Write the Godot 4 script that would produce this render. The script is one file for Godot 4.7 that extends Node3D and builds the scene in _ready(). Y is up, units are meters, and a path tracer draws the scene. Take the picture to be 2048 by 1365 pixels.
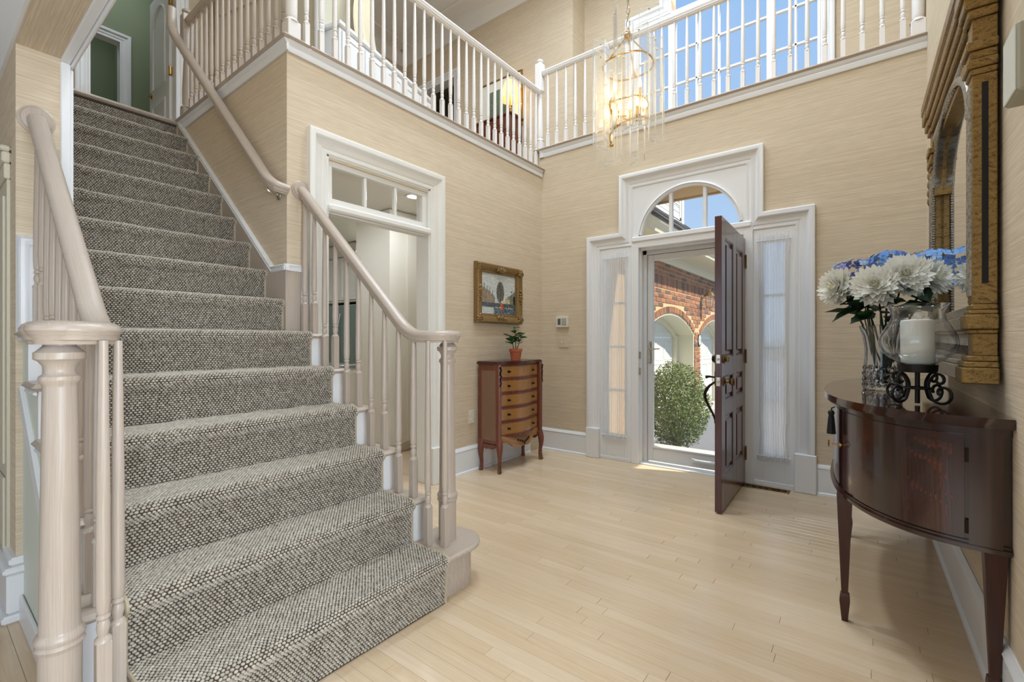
extends Node3D
# Two-storey entrance hall with a carpeted staircase, an open front door and a sideboard under a mirror.
# x runs along the front wall, -z towards the front door, y up, metres.

const XL := -2.925      # face of the kitchen wall
const ZB := -4.36       # face of the front wall
const ZS := -1.47       # face of the wall beside the stairs
const RISE := 0.2073
const GOING := 0.2335
const X1 := -1.53       # first nosing
const F2 := 3.11        # gallery floor
const F3 := 3.35        # bridge floor
const CEIL := 6.22
const RAIL_R := -1.56
const RAIL_L := -0.353

var M := {}
var taken := {}
var rng := RandomNumberGenerator.new()


class Geo:
	var v := PackedVector3Array()
	var uv := PackedVector2Array()
	var c := PackedColorArray()

	func _fix(s: int) -> void:
		var vol := 0.0
		var o := v[s]
		for i in range(s, v.size(), 3):
			vol += (v[i] - o).dot((v[i + 1] - o).cross(v[i + 2] - o))
		if vol < 0.0:
			for i in range(s, v.size(), 3):
				var t := v[i + 1]
				v[i + 1] = v[i + 2]
				v[i + 2] = t

	func tri(p: Vector3, q: Vector3, r: Vector3) -> void:
		v.append(p)
		v.append(q)
		v.append(r)

	func quad(p: Vector3, q: Vector3, r: Vector3, s: Vector3) -> void:
		tri(p, q, r)
		tri(p, r, s)

	func box(lo: Vector3, hi: Vector3, bev := 0.0, xf := Transform3D.IDENTITY) -> Geo:
		var s := v.size()
		var a := Vector3(minf(lo.x, hi.x), minf(lo.y, hi.y), minf(lo.z, hi.z))
		var b := Vector3(maxf(lo.x, hi.x), maxf(lo.y, hi.y), maxf(lo.z, hi.z))
		var m := (a + b) * 0.5
		var h := (b - a) * 0.5
		var e := minf(bev, minf(h.x, minf(h.y, h.z)) * 0.95)
		var pt := func(sx: int, sy: int, sz: int, ax: int) -> Vector3:
			var r := Vector3(h.x - e, h.y - e, h.z - e)
			if ax == 0: r.x = h.x
			if ax == 1: r.y = h.y
			if ax == 2: r.z = h.z
			return xf * (m + Vector3(r.x * sx, r.y * sy, r.z * sz))
		for k in [-1, 1]:
			quad(pt.call(k, -k, -1, 0), pt.call(k, k, -1, 0), pt.call(k, k, 1, 0), pt.call(k, -k, 1, 0))
			quad(pt.call(-1, k, -k, 1), pt.call(-1, k, k, 1), pt.call(1, k, k, 1), pt.call(1, k, -k, 1))
			quad(pt.call(-k, -1, k, 2), pt.call(k, -1, k, 2), pt.call(k, 1, k, 2), pt.call(-k, 1, k, 2))
		if e > 0.0:
			for p in [-1, 1]:
				for q in [-1, 1]:
					var f: int = p * q
					var A := [pt.call(-1, p, q, 1), pt.call(1, p, q, 1), pt.call(1, p, q, 2), pt.call(-1, p, q, 2)]
					var B := [pt.call(p, -1, q, 2), pt.call(p, 1, q, 2), pt.call(p, 1, q, 0), pt.call(p, -1, q, 0)]
					var C := [pt.call(p, q, -1, 0), pt.call(p, q, 1, 0), pt.call(p, q, 1, 1), pt.call(p, q, -1, 1)]
					for Q in [A, B, C]:
						if f < 0:
							quad(Q[0], Q[1], Q[2], Q[3])
						else:
							quad(Q[3], Q[2], Q[1], Q[0])
					for r in [-1, 1]:
						if p * q * r > 0:
							tri(pt.call(p, q, r, 0), pt.call(p, q, r, 1), pt.call(p, q, r, 2))
						else:
							tri(pt.call(p, q, r, 0), pt.call(p, q, r, 2), pt.call(p, q, r, 1))
		if xf.basis.determinant() < 0.0:
			_fix(s)
		return self

	func _ccw(poly: PackedVector2Array) -> PackedInt32Array:
		var idx := Geometry2D.triangulate_polygon(poly)
		for i in range(0, idx.size(), 3):
			if (poly[idx[i + 1]] - poly[idx[i]]).cross(poly[idx[i + 2]] - poly[idx[i]]) < 0.0:
				var t := idx[i + 1]
				idx[i + 1] = idx[i + 2]
				idx[i + 2] = t
		return idx

	func _area(poly: PackedVector2Array) -> float:
		var s := 0.0
		for i in poly.size():
			s += poly[i].cross(poly[(i + 1) % poly.size()])
		return s

	# closed 2D outline (u, v) pushed along w by depth
	func prism(poly_in: PackedVector2Array, depth: float, xf := Transform3D.IDENTITY) -> Geo:
		var s := v.size()
		var poly := poly_in.duplicate()
		if _area(poly) < 0.0:
			poly.reverse()
		var idx := _ccw(poly)
		for i in range(0, idx.size(), 3):
			var p := poly[idx[i]]
			var q := poly[idx[i + 1]]
			var r := poly[idx[i + 2]]
			tri(xf * Vector3(p.x, p.y, 0), xf * Vector3(r.x, r.y, 0), xf * Vector3(q.x, q.y, 0))
			tri(xf * Vector3(p.x, p.y, depth), xf * Vector3(q.x, q.y, depth), xf * Vector3(r.x, r.y, depth))
		for i in poly.size():
			var p := poly[i]
			var q := poly[(i + 1) % poly.size()]
			quad(xf * Vector3(p.x, p.y, 0), xf * Vector3(q.x, q.y, 0), xf * Vector3(q.x, q.y, depth), xf * Vector3(p.x, p.y, depth))
		_fix(s)
		return self

	func _skin(rings: Array, closed: bool) -> void:
		var n := rings.size()
		var m: int = rings[0].size()
		for i in range(n if closed else n - 1):
			var a: PackedVector3Array = rings[i]
			var b: PackedVector3Array = rings[(i + 1) % n]
			for k in m:
				var k2 := (k + 1) % m
				quad(a[k2], a[k], b[k], b[k2])

	func _ends(rings: Array, prof: Array) -> void:
		var poly := PackedVector2Array(prof)
		var idx := _ccw(poly)
		var fwd := _area(poly) > 0.0
		for i in range(0, idx.size(), 3):
			var a: PackedVector3Array = rings[0]
			var b: PackedVector3Array = rings[-1]
			if fwd:
				tri(a[idx[i]], a[idx[i + 1]], a[idx[i + 2]])
				tri(b[idx[i]], b[idx[i + 2]], b[idx[i + 1]])
			else:
				tri(a[idx[i]], a[idx[i + 2]], a[idx[i + 1]])
				tri(b[idx[i]], b[idx[i + 1]], b[idx[i + 2]])

	# profile (radius, height) turned round y
	func lathe(prof: Array, seg := 20, xf := Transform3D.IDENTITY, flute := 0, depth := 0.0) -> Geo:
		var s := v.size()
		var rings := []
		for p in prof:
			var ring := PackedVector3Array()
			for k in seg:
				var an := TAU * k / seg
				var r: float = p.x
				if flute > 0:
					r *= 1.0 + depth * cos(an * flute)
				ring.append(xf * Vector3(r * cos(an), p.y, r * sin(an)))
			rings.append(ring)
		_skin(rings, false)
		for e in [0, rings.size() - 1]:
			if prof[e].x > 1e-5:
				var mid := xf * Vector3(0, prof[e].y, 0)
				for k in seg:
					var k2 := (k + 1) % seg
					if e == 0:
						tri(mid, rings[e][k], rings[e][k2])
					else:
						tri(mid, rings[e][k2], rings[e][k])
		_fix(s)
		return self

	func tube(path: Array, rad, seg := 8, closed := false) -> Geo:
		var s := v.size()
		var n := path.size()
		var rings := []
		var side := Vector3.ZERO
		for i in n:
			var a: Vector3 = path[(i - 1 + n) % n] if closed or i > 0 else path[0]
			var b: Vector3 = path[(i + 1) % n] if closed or i < n - 1 else path[n - 1]
			var t := (b - a).normalized()
			if side == Vector3.ZERO:
				side = t.cross(Vector3.UP if absf(t.y) < 0.9 else Vector3.RIGHT).normalized()
			side = (side - t * side.dot(t)).normalized()
			var up := side.cross(t)
			var r: float = rad[i] if rad is Array else rad
			var ring := PackedVector3Array()
			for k in seg:
				var an := TAU * k / seg
				ring.append(path[i] + (side * cos(an) + up * sin(an)) * r)
			rings.append(ring)
		_skin(rings, closed)
		if not closed:
			for k in range(1, seg - 1):
				tri(rings[0][0], rings[0][k], rings[0][k + 1])
				tri(rings[n - 1][0], rings[n - 1][k + 1], rings[n - 1][k])
		_fix(s)
		return self

	# profile (right, up) carried along a path; up stays near Y (or near the given vector)
	func sweep(prof: Array, path: Array, upv := Vector3.UP, closed := false) -> Geo:
		var s := v.size()
		var n := path.size()
		var rings := []
		for i in n:
			var a: Vector3 = path[(i - 1 + n) % n] if closed or i > 0 else path[0]
			var b: Vector3 = path[(i + 1) % n] if closed or i < n - 1 else path[n - 1]
			var t := (b - a).normalized()
			var right := t.cross(upv).normalized()
			var up := right.cross(t)
			var ring := PackedVector3Array()
			for p in prof:
				ring.append(path[i] + right * p.x + up * p.y)
			rings.append(ring)
		_skin(rings, closed)
		if not closed:
			_ends(rings, prof)
		_fix(s)
		return self

	# moulding: profile (offset to the left of the line, height off the plane) mitred along points of a plane
	func mould(prof: Array, pts: Array, xf: Transform3D, closed := false) -> Geo:
		var s := v.size()
		var n := pts.size()
		var rings := []
		for i in n:
			var p: Vector2 = pts[i]
			var d0 := Vector2.ZERO
			var d1 := Vector2.ZERO
			if closed or i > 0:
				d0 = (p - pts[(i - 1 + n) % n]).normalized()
			if closed or i < n - 1:
				d1 = (pts[(i + 1) % n] - p).normalized()
			if d0 == Vector2.ZERO: d0 = d1
			if d1 == Vector2.ZERO: d1 = d0
			var n0 := Vector2(-d0.y, d0.x)
			var n1 := Vector2(-d1.y, d1.x)
			var m := (n0 + n1).normalized()
			m /= maxf(0.3, m.dot(n0))
			var ring := PackedVector3Array()
			for q in prof:
				var w: Vector2 = p + m * q.x
				ring.append(xf * Vector3(w.x, w.y, q.y))
			rings.append(ring)
		_skin(rings, closed)
		if not closed:
			_ends(rings, prof)
		_fix(s)
		return self

	func ball(at: Vector3, r: Vector3, rows := 6, seg := 10) -> Geo:
		var prof := []
		for i in rows + 1:
			var an := PI * i / rows
			prof.append(Vector2(maxf(sin(an), 0.0001), -cos(an)))
		return lathe(prof, seg, Transform3D(Basis.from_scale(r), at))

	func done(deg := 38.0) -> ArrayMesh:
		var n := v.size()
		var fn := PackedVector3Array()
		fn.resize(n / 3)
		var near := {}
		for f in n / 3:
			var a := v[f * 3]
			fn[f] = (v[f * 3 + 1] - a).cross(v[f * 3 + 2] - a)
			for k in 3:
				var key := Vector3i((v[f * 3 + k] * 20000.0).round())
				if near.has(key):
					near[key].append(f)
				else:
					near[key] = PackedInt32Array([f])
		var un := PackedVector3Array()
		un.resize(n / 3)
		for f in n / 3:
			un[f] = fn[f].normalized()
		var vv := PackedVector3Array()
		var nn := PackedVector3Array()
		vv.resize(n)
		nn.resize(n)
		var lim := cos(deg_to_rad(deg))
		var order := [0, 2, 1]
		for f in n / 3:
			for k in 3:
				var i: int = f * 3 + order[k]
				var sum := Vector3.ZERO
				for g in near[Vector3i((v[i] * 20000.0).round())]:
					if un[g].dot(un[f]) > lim:
						sum += fn[g]
				vv[f * 3 + k] = v[i]
				nn[f * 3 + k] = sum.normalized() if sum.length_squared() > 1e-20 else un[f]
		var arr := []
		arr.resize(Mesh.ARRAY_MAX)
		arr[Mesh.ARRAY_VERTEX] = vv
		arr[Mesh.ARRAY_NORMAL] = nn
		if uv.size() == n:
			var u2 := PackedVector2Array()
			u2.resize(n)
			for f in n / 3:
				for k in 3:
					u2[f * 3 + k] = uv[f * 3 + order[k]]
			arr[Mesh.ARRAY_TEX_UV] = u2
		var am := ArrayMesh.new()
		if n > 0:
			am.add_surface_from_arrays(Mesh.PRIMITIVE_TRIANGLES, arr)
		return am


# ------------------------------------------------------------------ scene helpers
func V(x: float, y: float, z: float) -> Vector3:
	return Vector3(x, y, z)


func P2(x: float, y: float) -> Vector2:
	return Vector2(x, y)


func at(p: Vector3, turn := 0.0) -> Transform3D:
	return Transform3D(Basis(Vector3.UP, turn), p)


func numbered(called: String) -> String:
	var n: int = taken.get(called, 0)
	taken[called] = n + 1
	return called if n == 0 else "%s_%03d" % [called, n]


func part(called: String, g, m: Material, parent: Node, xf := Transform3D.IDENTITY) -> MeshInstance3D:
	var o := MeshInstance3D.new()
	o.mesh = g.done() if g is Geo else g
	o.material_override = m
	o.cast_shadow = GeometryInstance3D.SHADOW_CASTING_SETTING_ON
	if parent == self:
		o.name = numbered(called)
		add_child(o)
	else:
		o.name = called
		parent.add_child(o, true)
	o.transform = xf
	return o


func tag(o: Node, label: String, category: String, group := "") -> Node:
	o.set_meta("label", label)
	o.set_meta("category", category)
	if group:
		o.set_meta("group", group)
	return o


func thing(called: String, label: String, category: String, p := Vector3.ZERO, turn := 0.0, group := "") -> Node3D:
	var o := Node3D.new()
	o.name = numbered(called)
	add_child(o)
	o.transform = at(p, turn)
	tag(o, label, category, group)
	return o


func single(called: String, label: String, category: String, g, m: Material, p := Vector3.ZERO, turn := 0.0, group := "") -> MeshInstance3D:
	var o := part(called, g, m, self, at(p, turn))
	tag(o, label, category, group)
	return o


func shell(called: String, g, m: Material, label := "", category := "") -> MeshInstance3D:
	var o := part(called, g, m, self)
	o.set_meta("kind", "structure")
	if label:
		o.set_meta("label", label)
		o.set_meta("category", category)
	return o


func paint(c: Color, rough := 0.6, extra := {}) -> StandardMaterial3D:
	var m := StandardMaterial3D.new()
	m.albedo_color = c
	m.roughness = rough
	for k in extra:
		m.set(k, extra[k])
	return m


func textured(t: Texture2D, scale: Vector3, rough := 0.6, world := false, tint := Color.WHITE, extra := {}) -> StandardMaterial3D:
	var m := paint(tint, rough)
	m.albedo_texture = t
	m.uv1_triplanar = true
	m.uv1_world_triplanar = world
	m.uv1_triplanar_sharpness = 8.0
	m.uv1_scale = scale
	for k in extra:
		m.set(k, extra[k])
	return m


func noise(seed_: int, freq: float, octaves := 3) -> FastNoiseLite:
	var n := FastNoiseLite.new()
	n.seed = seed_
	n.frequency = freq
	n.fractal_octaves = octaves
	return n


# grain running along u: smooth along u, busy along v; wraps round in both
func grain_image(size: int, a: Color, b: Color, long: float, fine: float, seed_: int, streak := 0.5) -> ImageTexture:
	var n1 := noise(seed_, 1.0, 4)
	var n2 := noise(seed_ + 5, 1.0, 2)
	var bytes := PackedByteArray()
	bytes.resize(size * size * 3)
	var i := 0
	for y in size:
		var ay := TAU * y / size
		for x in size:
			var ax := TAU * x / size
			var p := V(cos(ax) * long, sin(ax) * long, cos(ay) * fine)
			var q := sin(ay) * fine
			var t := 0.5 + 0.6 * n1.get_noise_3d(p.x + q, p.y, p.z + q * 0.7)
			var w := 0.5 + 0.6 * n2.get_noise_3d(p.x * 0.5, p.z * 4.0 + 9.0, q * 4.0)
			t = clampf(lerpf(t, w, streak), 0.0, 1.0)
			bytes[i] = int(255 * lerpf(a.r, b.r, t))
			bytes[i + 1] = int(255 * lerpf(a.g, b.g, t))
			bytes[i + 2] = int(255 * lerpf(a.b, b.b, t))
			i += 3
	return ImageTexture.create_from_image(Image.create_from_data(size, size, false, Image.FORMAT_RGB8, bytes))


# woven grass: horizontal strands of differing tone with knots and broken dark fibres
func grass_image(size: int) -> Array:
	var r := RandomNumberGenerator.new()
	r.seed = 77
	var tone := PackedFloat32Array()
	tone.resize(size * size)
	var y := 0
	while y < size:
		var th := r.randi_range(1, 4)
		var base := r.randf_range(-0.55, 0.5)
		var f1 := r.randi_range(1, 3)
		var f2 := r.randi_range(4, 9)
		var p1 := r.randf() * TAU
		var p2 := r.randf() * TAU
		for k in th:
			if y + k >= size:
				break
			var edge := -0.45 if k == 0 and th > 1 else 0.0
			for x in size:
				var an := TAU * x / size
				tone[(y + k) * size + x] = base + edge + 0.3 * sin(an * f1 + p1) + 0.2 * sin(an * f2 + p2)
		y += th
	for j in 900:
		var yy := r.randi_range(0, size - 1)
		var xx := r.randi_range(0, size - 1)
		var dark := r.randf_range(-1.0, -0.3)
		for k in r.randi_range(6, 90):
			tone[yy * size + (xx + k) % size] += dark * 0.7
	for j in 160:
		var yy := r.randi_range(1, size - 2)
		var xx := r.randi_range(2, size - 3)
		for k in 4:
			tone[yy * size + xx + k - 2] -= 1.2
			tone[(yy + 1) * size + xx + k - 2] -= 0.7
	var lo := Color(0.70, 0.625, 0.52)
	var hi := Color(0.90, 0.84, 0.75)
	var bytes := PackedByteArray()
	bytes.resize(size * size * 3)
	var hb := PackedByteArray()
	hb.resize(size * size)
	for i in size * size:
		var t := clampf(0.60 + 0.26 * tone[i], 0.0, 1.0)
		bytes[i * 3] = int(255 * lerpf(lo.r, hi.r, t))
		bytes[i * 3 + 1] = int(255 * lerpf(lo.g, hi.g, t))
		bytes[i * 3 + 2] = int(255 * lerpf(lo.b, hi.b, t))
		hb[i] = int(255 * t)
	return [ImageTexture.create_from_image(Image.create_from_data(size, size, false, Image.FORMAT_RGB8, bytes)), ImageTexture.create_from_image(Image.create_from_data(size, size, false, Image.FORMAT_L8, hb))]


func blotch_image(size: int, cols: Array, freq: float, seed_: int, warp := 0.0) -> ImageTexture:
	var n := noise(seed_, freq, 4)
	var n2 := noise(seed_ + 3, freq * 2.3, 3)
	var bytes := PackedByteArray()
	bytes.resize(size * size * 3)
	var i := 0
	for y in size:
		for x in size:
			var ax := TAU * x / size
			var ay := TAU * y / size
			var w := 0.0
			if warp > 0.0:
				w = warp * n2.get_noise_3d(cos(ax), sin(ax) + cos(ay), sin(ay))
			var t := 0.5 + 0.75 * n.get_noise_3d(cos(ax) + w, sin(ax) + 2.0 * cos(ay) + w, 2.0 * sin(ay) - w)
			t = clampf(t, 0.0, 0.999) * (cols.size() - 1)
			var k := int(t)
			var c: Color = cols[k].lerp(cols[k + 1], t - k)
			bytes[i] = int(255 * c.r)
			bytes[i + 1] = int(255 * c.g)
			bytes[i + 2] = int(255 * c.b)
			i += 3
	return ImageTexture.create_from_image(Image.create_from_data(size, size, false, Image.FORMAT_RGB8, bytes))


func make_materials() -> void:
	var g := grass_image(1024)
	M.grass = textured(g[0], Vector3.ONE / 1.05, 0.92, true)
	M.grass.heightmap_enabled = true
	M.grass.heightmap_texture = g[1]
	M.grass.heightmap_scale = 0.06
	M.white = paint(Color(0.90, 0.90, 0.905), 0.34)
	M.white_flat = paint(Color(0.885, 0.885, 0.89), 0.8)
	M.cream = paint(Color(0.90, 0.885, 0.83), 0.42)
	M.sage = paint(Color(0.50, 0.54, 0.43), 0.8)
	M.beige_paint = paint(Color(0.80, 0.77, 0.69), 0.6)
	# bleached oak, grain along each axis
	var oak := grain_image(512, Color(0.64, 0.58, 0.525), Color(0.79, 0.735, 0.68), 0.9, 9.0, 3, 0.55)
	M.oak_x = textured(oak, V(1.2, 6.0, 6.0), 0.33)
	M.oak_y = textured(oak, V(9.0, 1.2, 9.0), 0.33)
	M.oak_y.uv1_scale = V(2.2, 2.2, 2.2)
	var oaky := Image.new()
	oaky = oak.get_image().duplicate()
	oaky.rotate_90(CLOCKWISE)
	var oak_v := ImageTexture.create_from_image(oaky)
	M.oak_y = textured(oak_v, V(5.0, 1.3, 5.0), 0.33)
	M.oak_z = textured(oak_v, V(5.0, 5.0, 1.2), 0.33)
	# floor boards: five tones of one bleached maple
	var tones := [[Color(0.80, 0.70, 0.575), Color(0.865, 0.775, 0.655)], [Color(0.815, 0.72, 0.60), Color(0.875, 0.79, 0.675)], [Color(0.79, 0.69, 0.56), Color(0.86, 0.765, 0.64)], [Color(0.82, 0.725, 0.605), Color(0.88, 0.795, 0.685)], [Color(0.795, 0.695, 0.57), Color(0.862, 0.77, 0.65)]]
	M.boards = []
	for k in 5:
		var t := grain_image(256, tones[k][0], tones[k][1], 0.8, 3.0, 20 + k, 0.4)
		var m := textured(t, V(0.9, 3.0, 3.0), 0.21, true, Color.WHITE, {"uv1_offset": V(0.17 * k, 0, 0.31 * k)})
		M.boards.append(m)
	# mahogany
	var mah := grain_image(512, Color(0.12, 0.048, 0.035), Color(0.29, 0.13, 0.085), 0.8, 6.0, 41, 0.45)
	var mahi := mah.get_image().duplicate()
	mahi.rotate_90(CLOCKWISE)
	var mah_v := ImageTexture.create_from_image(mahi)
	M.mahogany = textured(mah_v, V(3.0, 1.0, 3.0), 0.22, false, Color(0.92, 0.9, 0.9), {"clearcoat_enabled": true, "clearcoat": 0.5, "clearcoat_roughness": 0.12})
	M.mahogany_x = textured(mah, V(1.0, 3.0, 3.0), 0.2, false, Color(0.92, 0.9, 0.9), {"clearcoat_enabled": true, "clearcoat": 0.6, "clearcoat_roughness": 0.1})
	M.mahogany_top = textured(mah_v, V(3.0, 3.0, 1.0), 0.12, false, Color(0.92, 0.9, 0.9), {"clearcoat_enabled": true, "clearcoat": 0.7, "clearcoat_roughness": 0.06})
	M.door_wood = textured(mah_v, V(3.0, 1.0, 3.0), 0.3, false, Color(1.35, 1.1, 1.2), {"clearcoat_enabled": true, "clearcoat": 0.6, "clearcoat_roughness": 0.15})
	M.leg_wood = textured(mah_v, V(4.0, 1.0, 4.0), 0.35, false, Color(1.15, 1.1, 0.9))
	M.brass = paint(Color(0.72, 0.57, 0.33), 0.25, {"metallic": 1.0})
	M.old_brass = paint(Color(0.50, 0.40, 0.27), 0.35, {"metallic": 1.0})
	M.steel = paint(Color(0.72, 0.72, 0.72), 0.28, {"metallic": 1.0})
	M.nickel = paint(Color(0.80, 0.77, 0.72), 0.22, {"metallic": 1.0})
	M.iron = paint(Color(0.045, 0.045, 0.05), 0.45, {"metallic": 0.3})
	M.black = paint(Color(0.02, 0.02, 0.022), 0.7)
	M.glass = paint(Color(1, 1, 1, 0.03), 0.02, {"transparency": BaseMaterial3D.TRANSPARENCY_ALPHA, "metallic_specular": 0.2})
	M.pane = M.glass
	M.pane_plain = paint(Color(1, 1, 1, 0.02), 0.02, {"transparency": BaseMaterial3D.TRANSPARENCY_ALPHA, "metallic_specular": 0.0})
	M.crystal = paint(Color(0.97, 0.985, 1.0, 0.0), 0.02, {"refraction_enabled": true, "refraction_scale": 0.05})
	var lgold := blotch_image(256, [Color(0.30, 0.23, 0.13), Color(0.52, 0.41, 0.23), Color(0.62, 0.51, 0.31), Color(0.46, 0.36, 0.2)], 2.4, 61, 0.4)
	M.gold = textured(lgold, V(2.5, 2.5, 2.5), 0.38, false, Color.WHITE, {"metallic": 0.55})
	M.silver = textured(blotch_image(256, [Color(0.34, 0.31, 0.27), Color(0.58, 0.55, 0.50), Color(0.70, 0.68, 0.64)], 2.0, 66, 0.4), V(3, 3, 3), 0.34, false, Color.WHITE, {"metallic": 0.5})
	M.mirror = paint(Color(0.93, 0.94, 0.94), 0.015, {"metallic": 1.0})
	M.terracotta = textured(blotch_image(128, [Color(0.62, 0.31, 0.20), Color(0.76, 0.42, 0.29), Color(0.70, 0.36, 0.24)], 2.0, 90), V(4, 4, 4), 0.85)
	M.leaf = paint(Color(0.16, 0.30, 0.15), 0.5, {"backlight_enabled": true, "backlight": Color(0.12, 0.25, 0.08)})
	M.leaf_dark = paint(Color(0.075, 0.17, 0.085), 0.5, {"backlight_enabled": true, "backlight": Color(0.05, 0.12, 0.04)})
	M.petal = paint(Color(0.955, 0.945, 0.91), 0.7, {"backlight_enabled": true, "backlight": Color(0.5, 0.49, 0.45)})
	M.wax = paint(Color(0.955, 0.95, 0.91), 0.45, {"subsurf_scatter_enabled": true, "subsurf_scatter_strength": 0.3})
	M.sheer = paint(Color(0.96, 0.96, 0.965, 0.72), 0.9, {"transparency": BaseMaterial3D.TRANSPARENCY_ALPHA, "backlight_enabled": true, "backlight": Color(1.0, 1.0, 1.0)})
	M.alum = paint(Color(0.80, 0.80, 0.80), 0.4)
	M.stringer = paint(Color(0.83, 0.85, 0.80), 0.5)
	M.rail_white = paint(Color(0.895, 0.875, 0.86), 0.36)
	M.cream_white = paint(Color(0.90, 0.89, 0.865), 0.36)
	M.fridge = paint(Color(0.66, 0.74, 0.71), 0.3, {"metallic": 0.6})
	M.granite = textured(blotch_image(128, [Color(0.25, 0.26, 0.24), Color(0.62, 0.62, 0.58), Color(0.42, 0.43, 0.4)], 9.0, 31), V(3, 3, 3), 0.2)
	M.lamp = paint(Color(1, 1, 1), 0.5, {"emission_enabled": true, "emission": Color(1.0, 0.96, 0.9), "emission_energy_multiplier": 2.0})
	M.bulb = paint(Color(1, 1, 1), 0.4, {"emission_enabled": true, "emission": Color(1.0, 0.86, 0.6), "emission_energy_multiplier": 5.0})
	M.shade = paint(Color(0.95, 0.90, 0.76), 0.8, {"backlight_enabled": true, "backlight": Color(0.95, 0.88, 0.68)})
	M.cherry = textured(mah_v, V(3.0, 1.0, 3.0), 0.4, false, Color(1.7, 1.75, 1.6))
	M.asphalt = textured(blotch_image(256, [Color(0.30, 0.32, 0.35), Color(0.45, 0.47, 0.50), Color(0.37, 0.39, 0.43)], 14.0, 71), V(0.8, 0.8, 0.8), 0.95, true)
	M.garage_trim = paint(Color(0.88, 0.86, 0.76), 0.6)
	M.garage_white = paint(Color(0.86, 0.87, 0.84), 0.55)
	M.bricks = []
	for c in [Color(0.60, 0.41, 0.29), Color(0.64, 0.45, 0.32), Color(0.56, 0.37, 0.27), Color(0.59, 0.40, 0.30), Color(0.62, 0.43, 0.29), Color(0.54, 0.36, 0.26), Color(0.38, 0.31, 0.27)]:
		M.bricks.append(textured(blotch_image(64, [c.darkened(0.15), c, c.lightened(0.10)], 2.5, 50 + M.bricks.size()), V(5, 5, 5), 0.92, true))
	M.shingles = []
	for c in [Color(0.20, 0.20, 0.22), Color(0.27, 0.26, 0.27), Color(0.16, 0.16, 0.18)]:
		M.shingles.append(paint(c, 0.95))
	M.lantern_glass = paint(Color(0.95, 0.96, 0.9, 0.12), 0.1, {"transparency": BaseMaterial3D.TRANSPARENCY_ALPHA})
	M.dark_bronze = paint(Color(0.16, 0.12, 0.09), 0.35, {"metallic": 0.8})
	M.walnut = textured(mah_v, V(4.0, 1.2, 4.0), 0.3, false, Color(2.0, 2.15, 2.1))
	M.walnut_dark = textured(mah, V(1.2, 4.0, 4.0), 0.22, false, Color(1.35, 1.5, 1.5))
	M.burl = textured(blotch_image(256, [Color(0.42, 0.27, 0.13), Color(0.66, 0.47, 0.26), Color(0.55, 0.38, 0.20), Color(0.72, 0.54, 0.32), Color(0.50, 0.33, 0.17)], 4.0, 81, 0.8), V(2.5, 2.5, 2.5), 0.2)
	M.burl_dark = textured(blotch_image(256, [Color(0.36, 0.26, 0.21), Color(0.55, 0.42, 0.34), Color(0.46, 0.34, 0.27), Color(0.60, 0.47, 0.38)], 4.0, 84, 0.8), V(2.5, 2.5, 2.5), 0.25)
	M.clear_glass = paint(Color(1, 1, 1, 0.05), 0.01, {"transparency": BaseMaterial3D.TRANSPARENCY_ALPHA})
	M.plate = paint(Color(0.93, 0.96, 0.98, 0.06), 0.01, {"transparency": BaseMaterial3D.TRANSPARENCY_ALPHA})
	M.plate_edge = paint(Color(0.93, 0.97, 1.0, 0.30), 0.08, {"transparency": BaseMaterial3D.TRANSPARENCY_ALPHA})
	M.polished_brass = paint(Color(0.86, 0.70, 0.42), 0.15, {"metallic": 1.0})
	M.frame_gold = textured(lgold, V(4, 4, 4), 0.4, false, Color(0.95, 0.93, 0.92), {"metallic": 0.3})
	M.rubber = paint(Color(0.12, 0.12, 0.12), 0.8)
	M.plastic = paint(Color(0.86, 0.83, 0.76), 0.45)


# ------------------------------------------------------------------ profiles
func casing_profile(w: float, t: float) -> Array:
	# flat inner bead, broad ogee, thick outer back-band; x from 0 (inner edge) to w
	return [P2(0, 0), P2(0, 0.010), P2(0.006, 0.014), P2(0.016, 0.014), P2(0.020, 0.010), P2(0.034, 0.010), P2(0.040, 0.016), P2(w * 0.50, 0.020), P2(w * 0.62, t * 0.62), P2(w * 0.70, t * 0.92), P2(w * 0.76, t), P2(w - 0.008, t), P2(w, t - 0.006), P2(w, 0)]


func base_profile(h: float, t: float) -> Array:
	# a baseboard standing on the line (x up the wall)
	return [P2(0, 0), P2(0, t + 0.012), P2(0.014, t + 0.010), P2(0.022, t), P2(h - 0.045, t), P2(h - 0.036, t - 0.004), P2(h - 0.028, t + 0.003), P2(h - 0.016, t - 0.002), P2(h - 0.006, t * 0.45), P2(h, t * 0.3), P2(h, 0)]

func _ready() -> void:
	rng.seed = 4711
	camera_and_light()
	make_materials()
	build_shell()
	build_floor()
	build_front_wall()
	build_kitchen()
	build_stairs()
	build_railings()
	build_upstairs()
	build_outside()
	build_front_door()
	build_furniture()
	build_flowers()
	build_chandelier()
	build_small_things()


func area(called: String, p: Vector3, look: Vector3, w: float, h: float, e: float, col := Color.WHITE) -> void:
	var l := AreaLight3D.new()
	l.name = called
	add_child(l)
	l.look_at_from_position(p, p + look, Vector3.UP if absf(look.y) < 0.9 else Vector3.FORWARD)
	l.area_size = Vector2(w, h)
	l.area_normalize_energy = false
	l.light_energy = e
	l.light_color = col
	l.area_range = 30.0
	l.shadow_enabled = true


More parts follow.
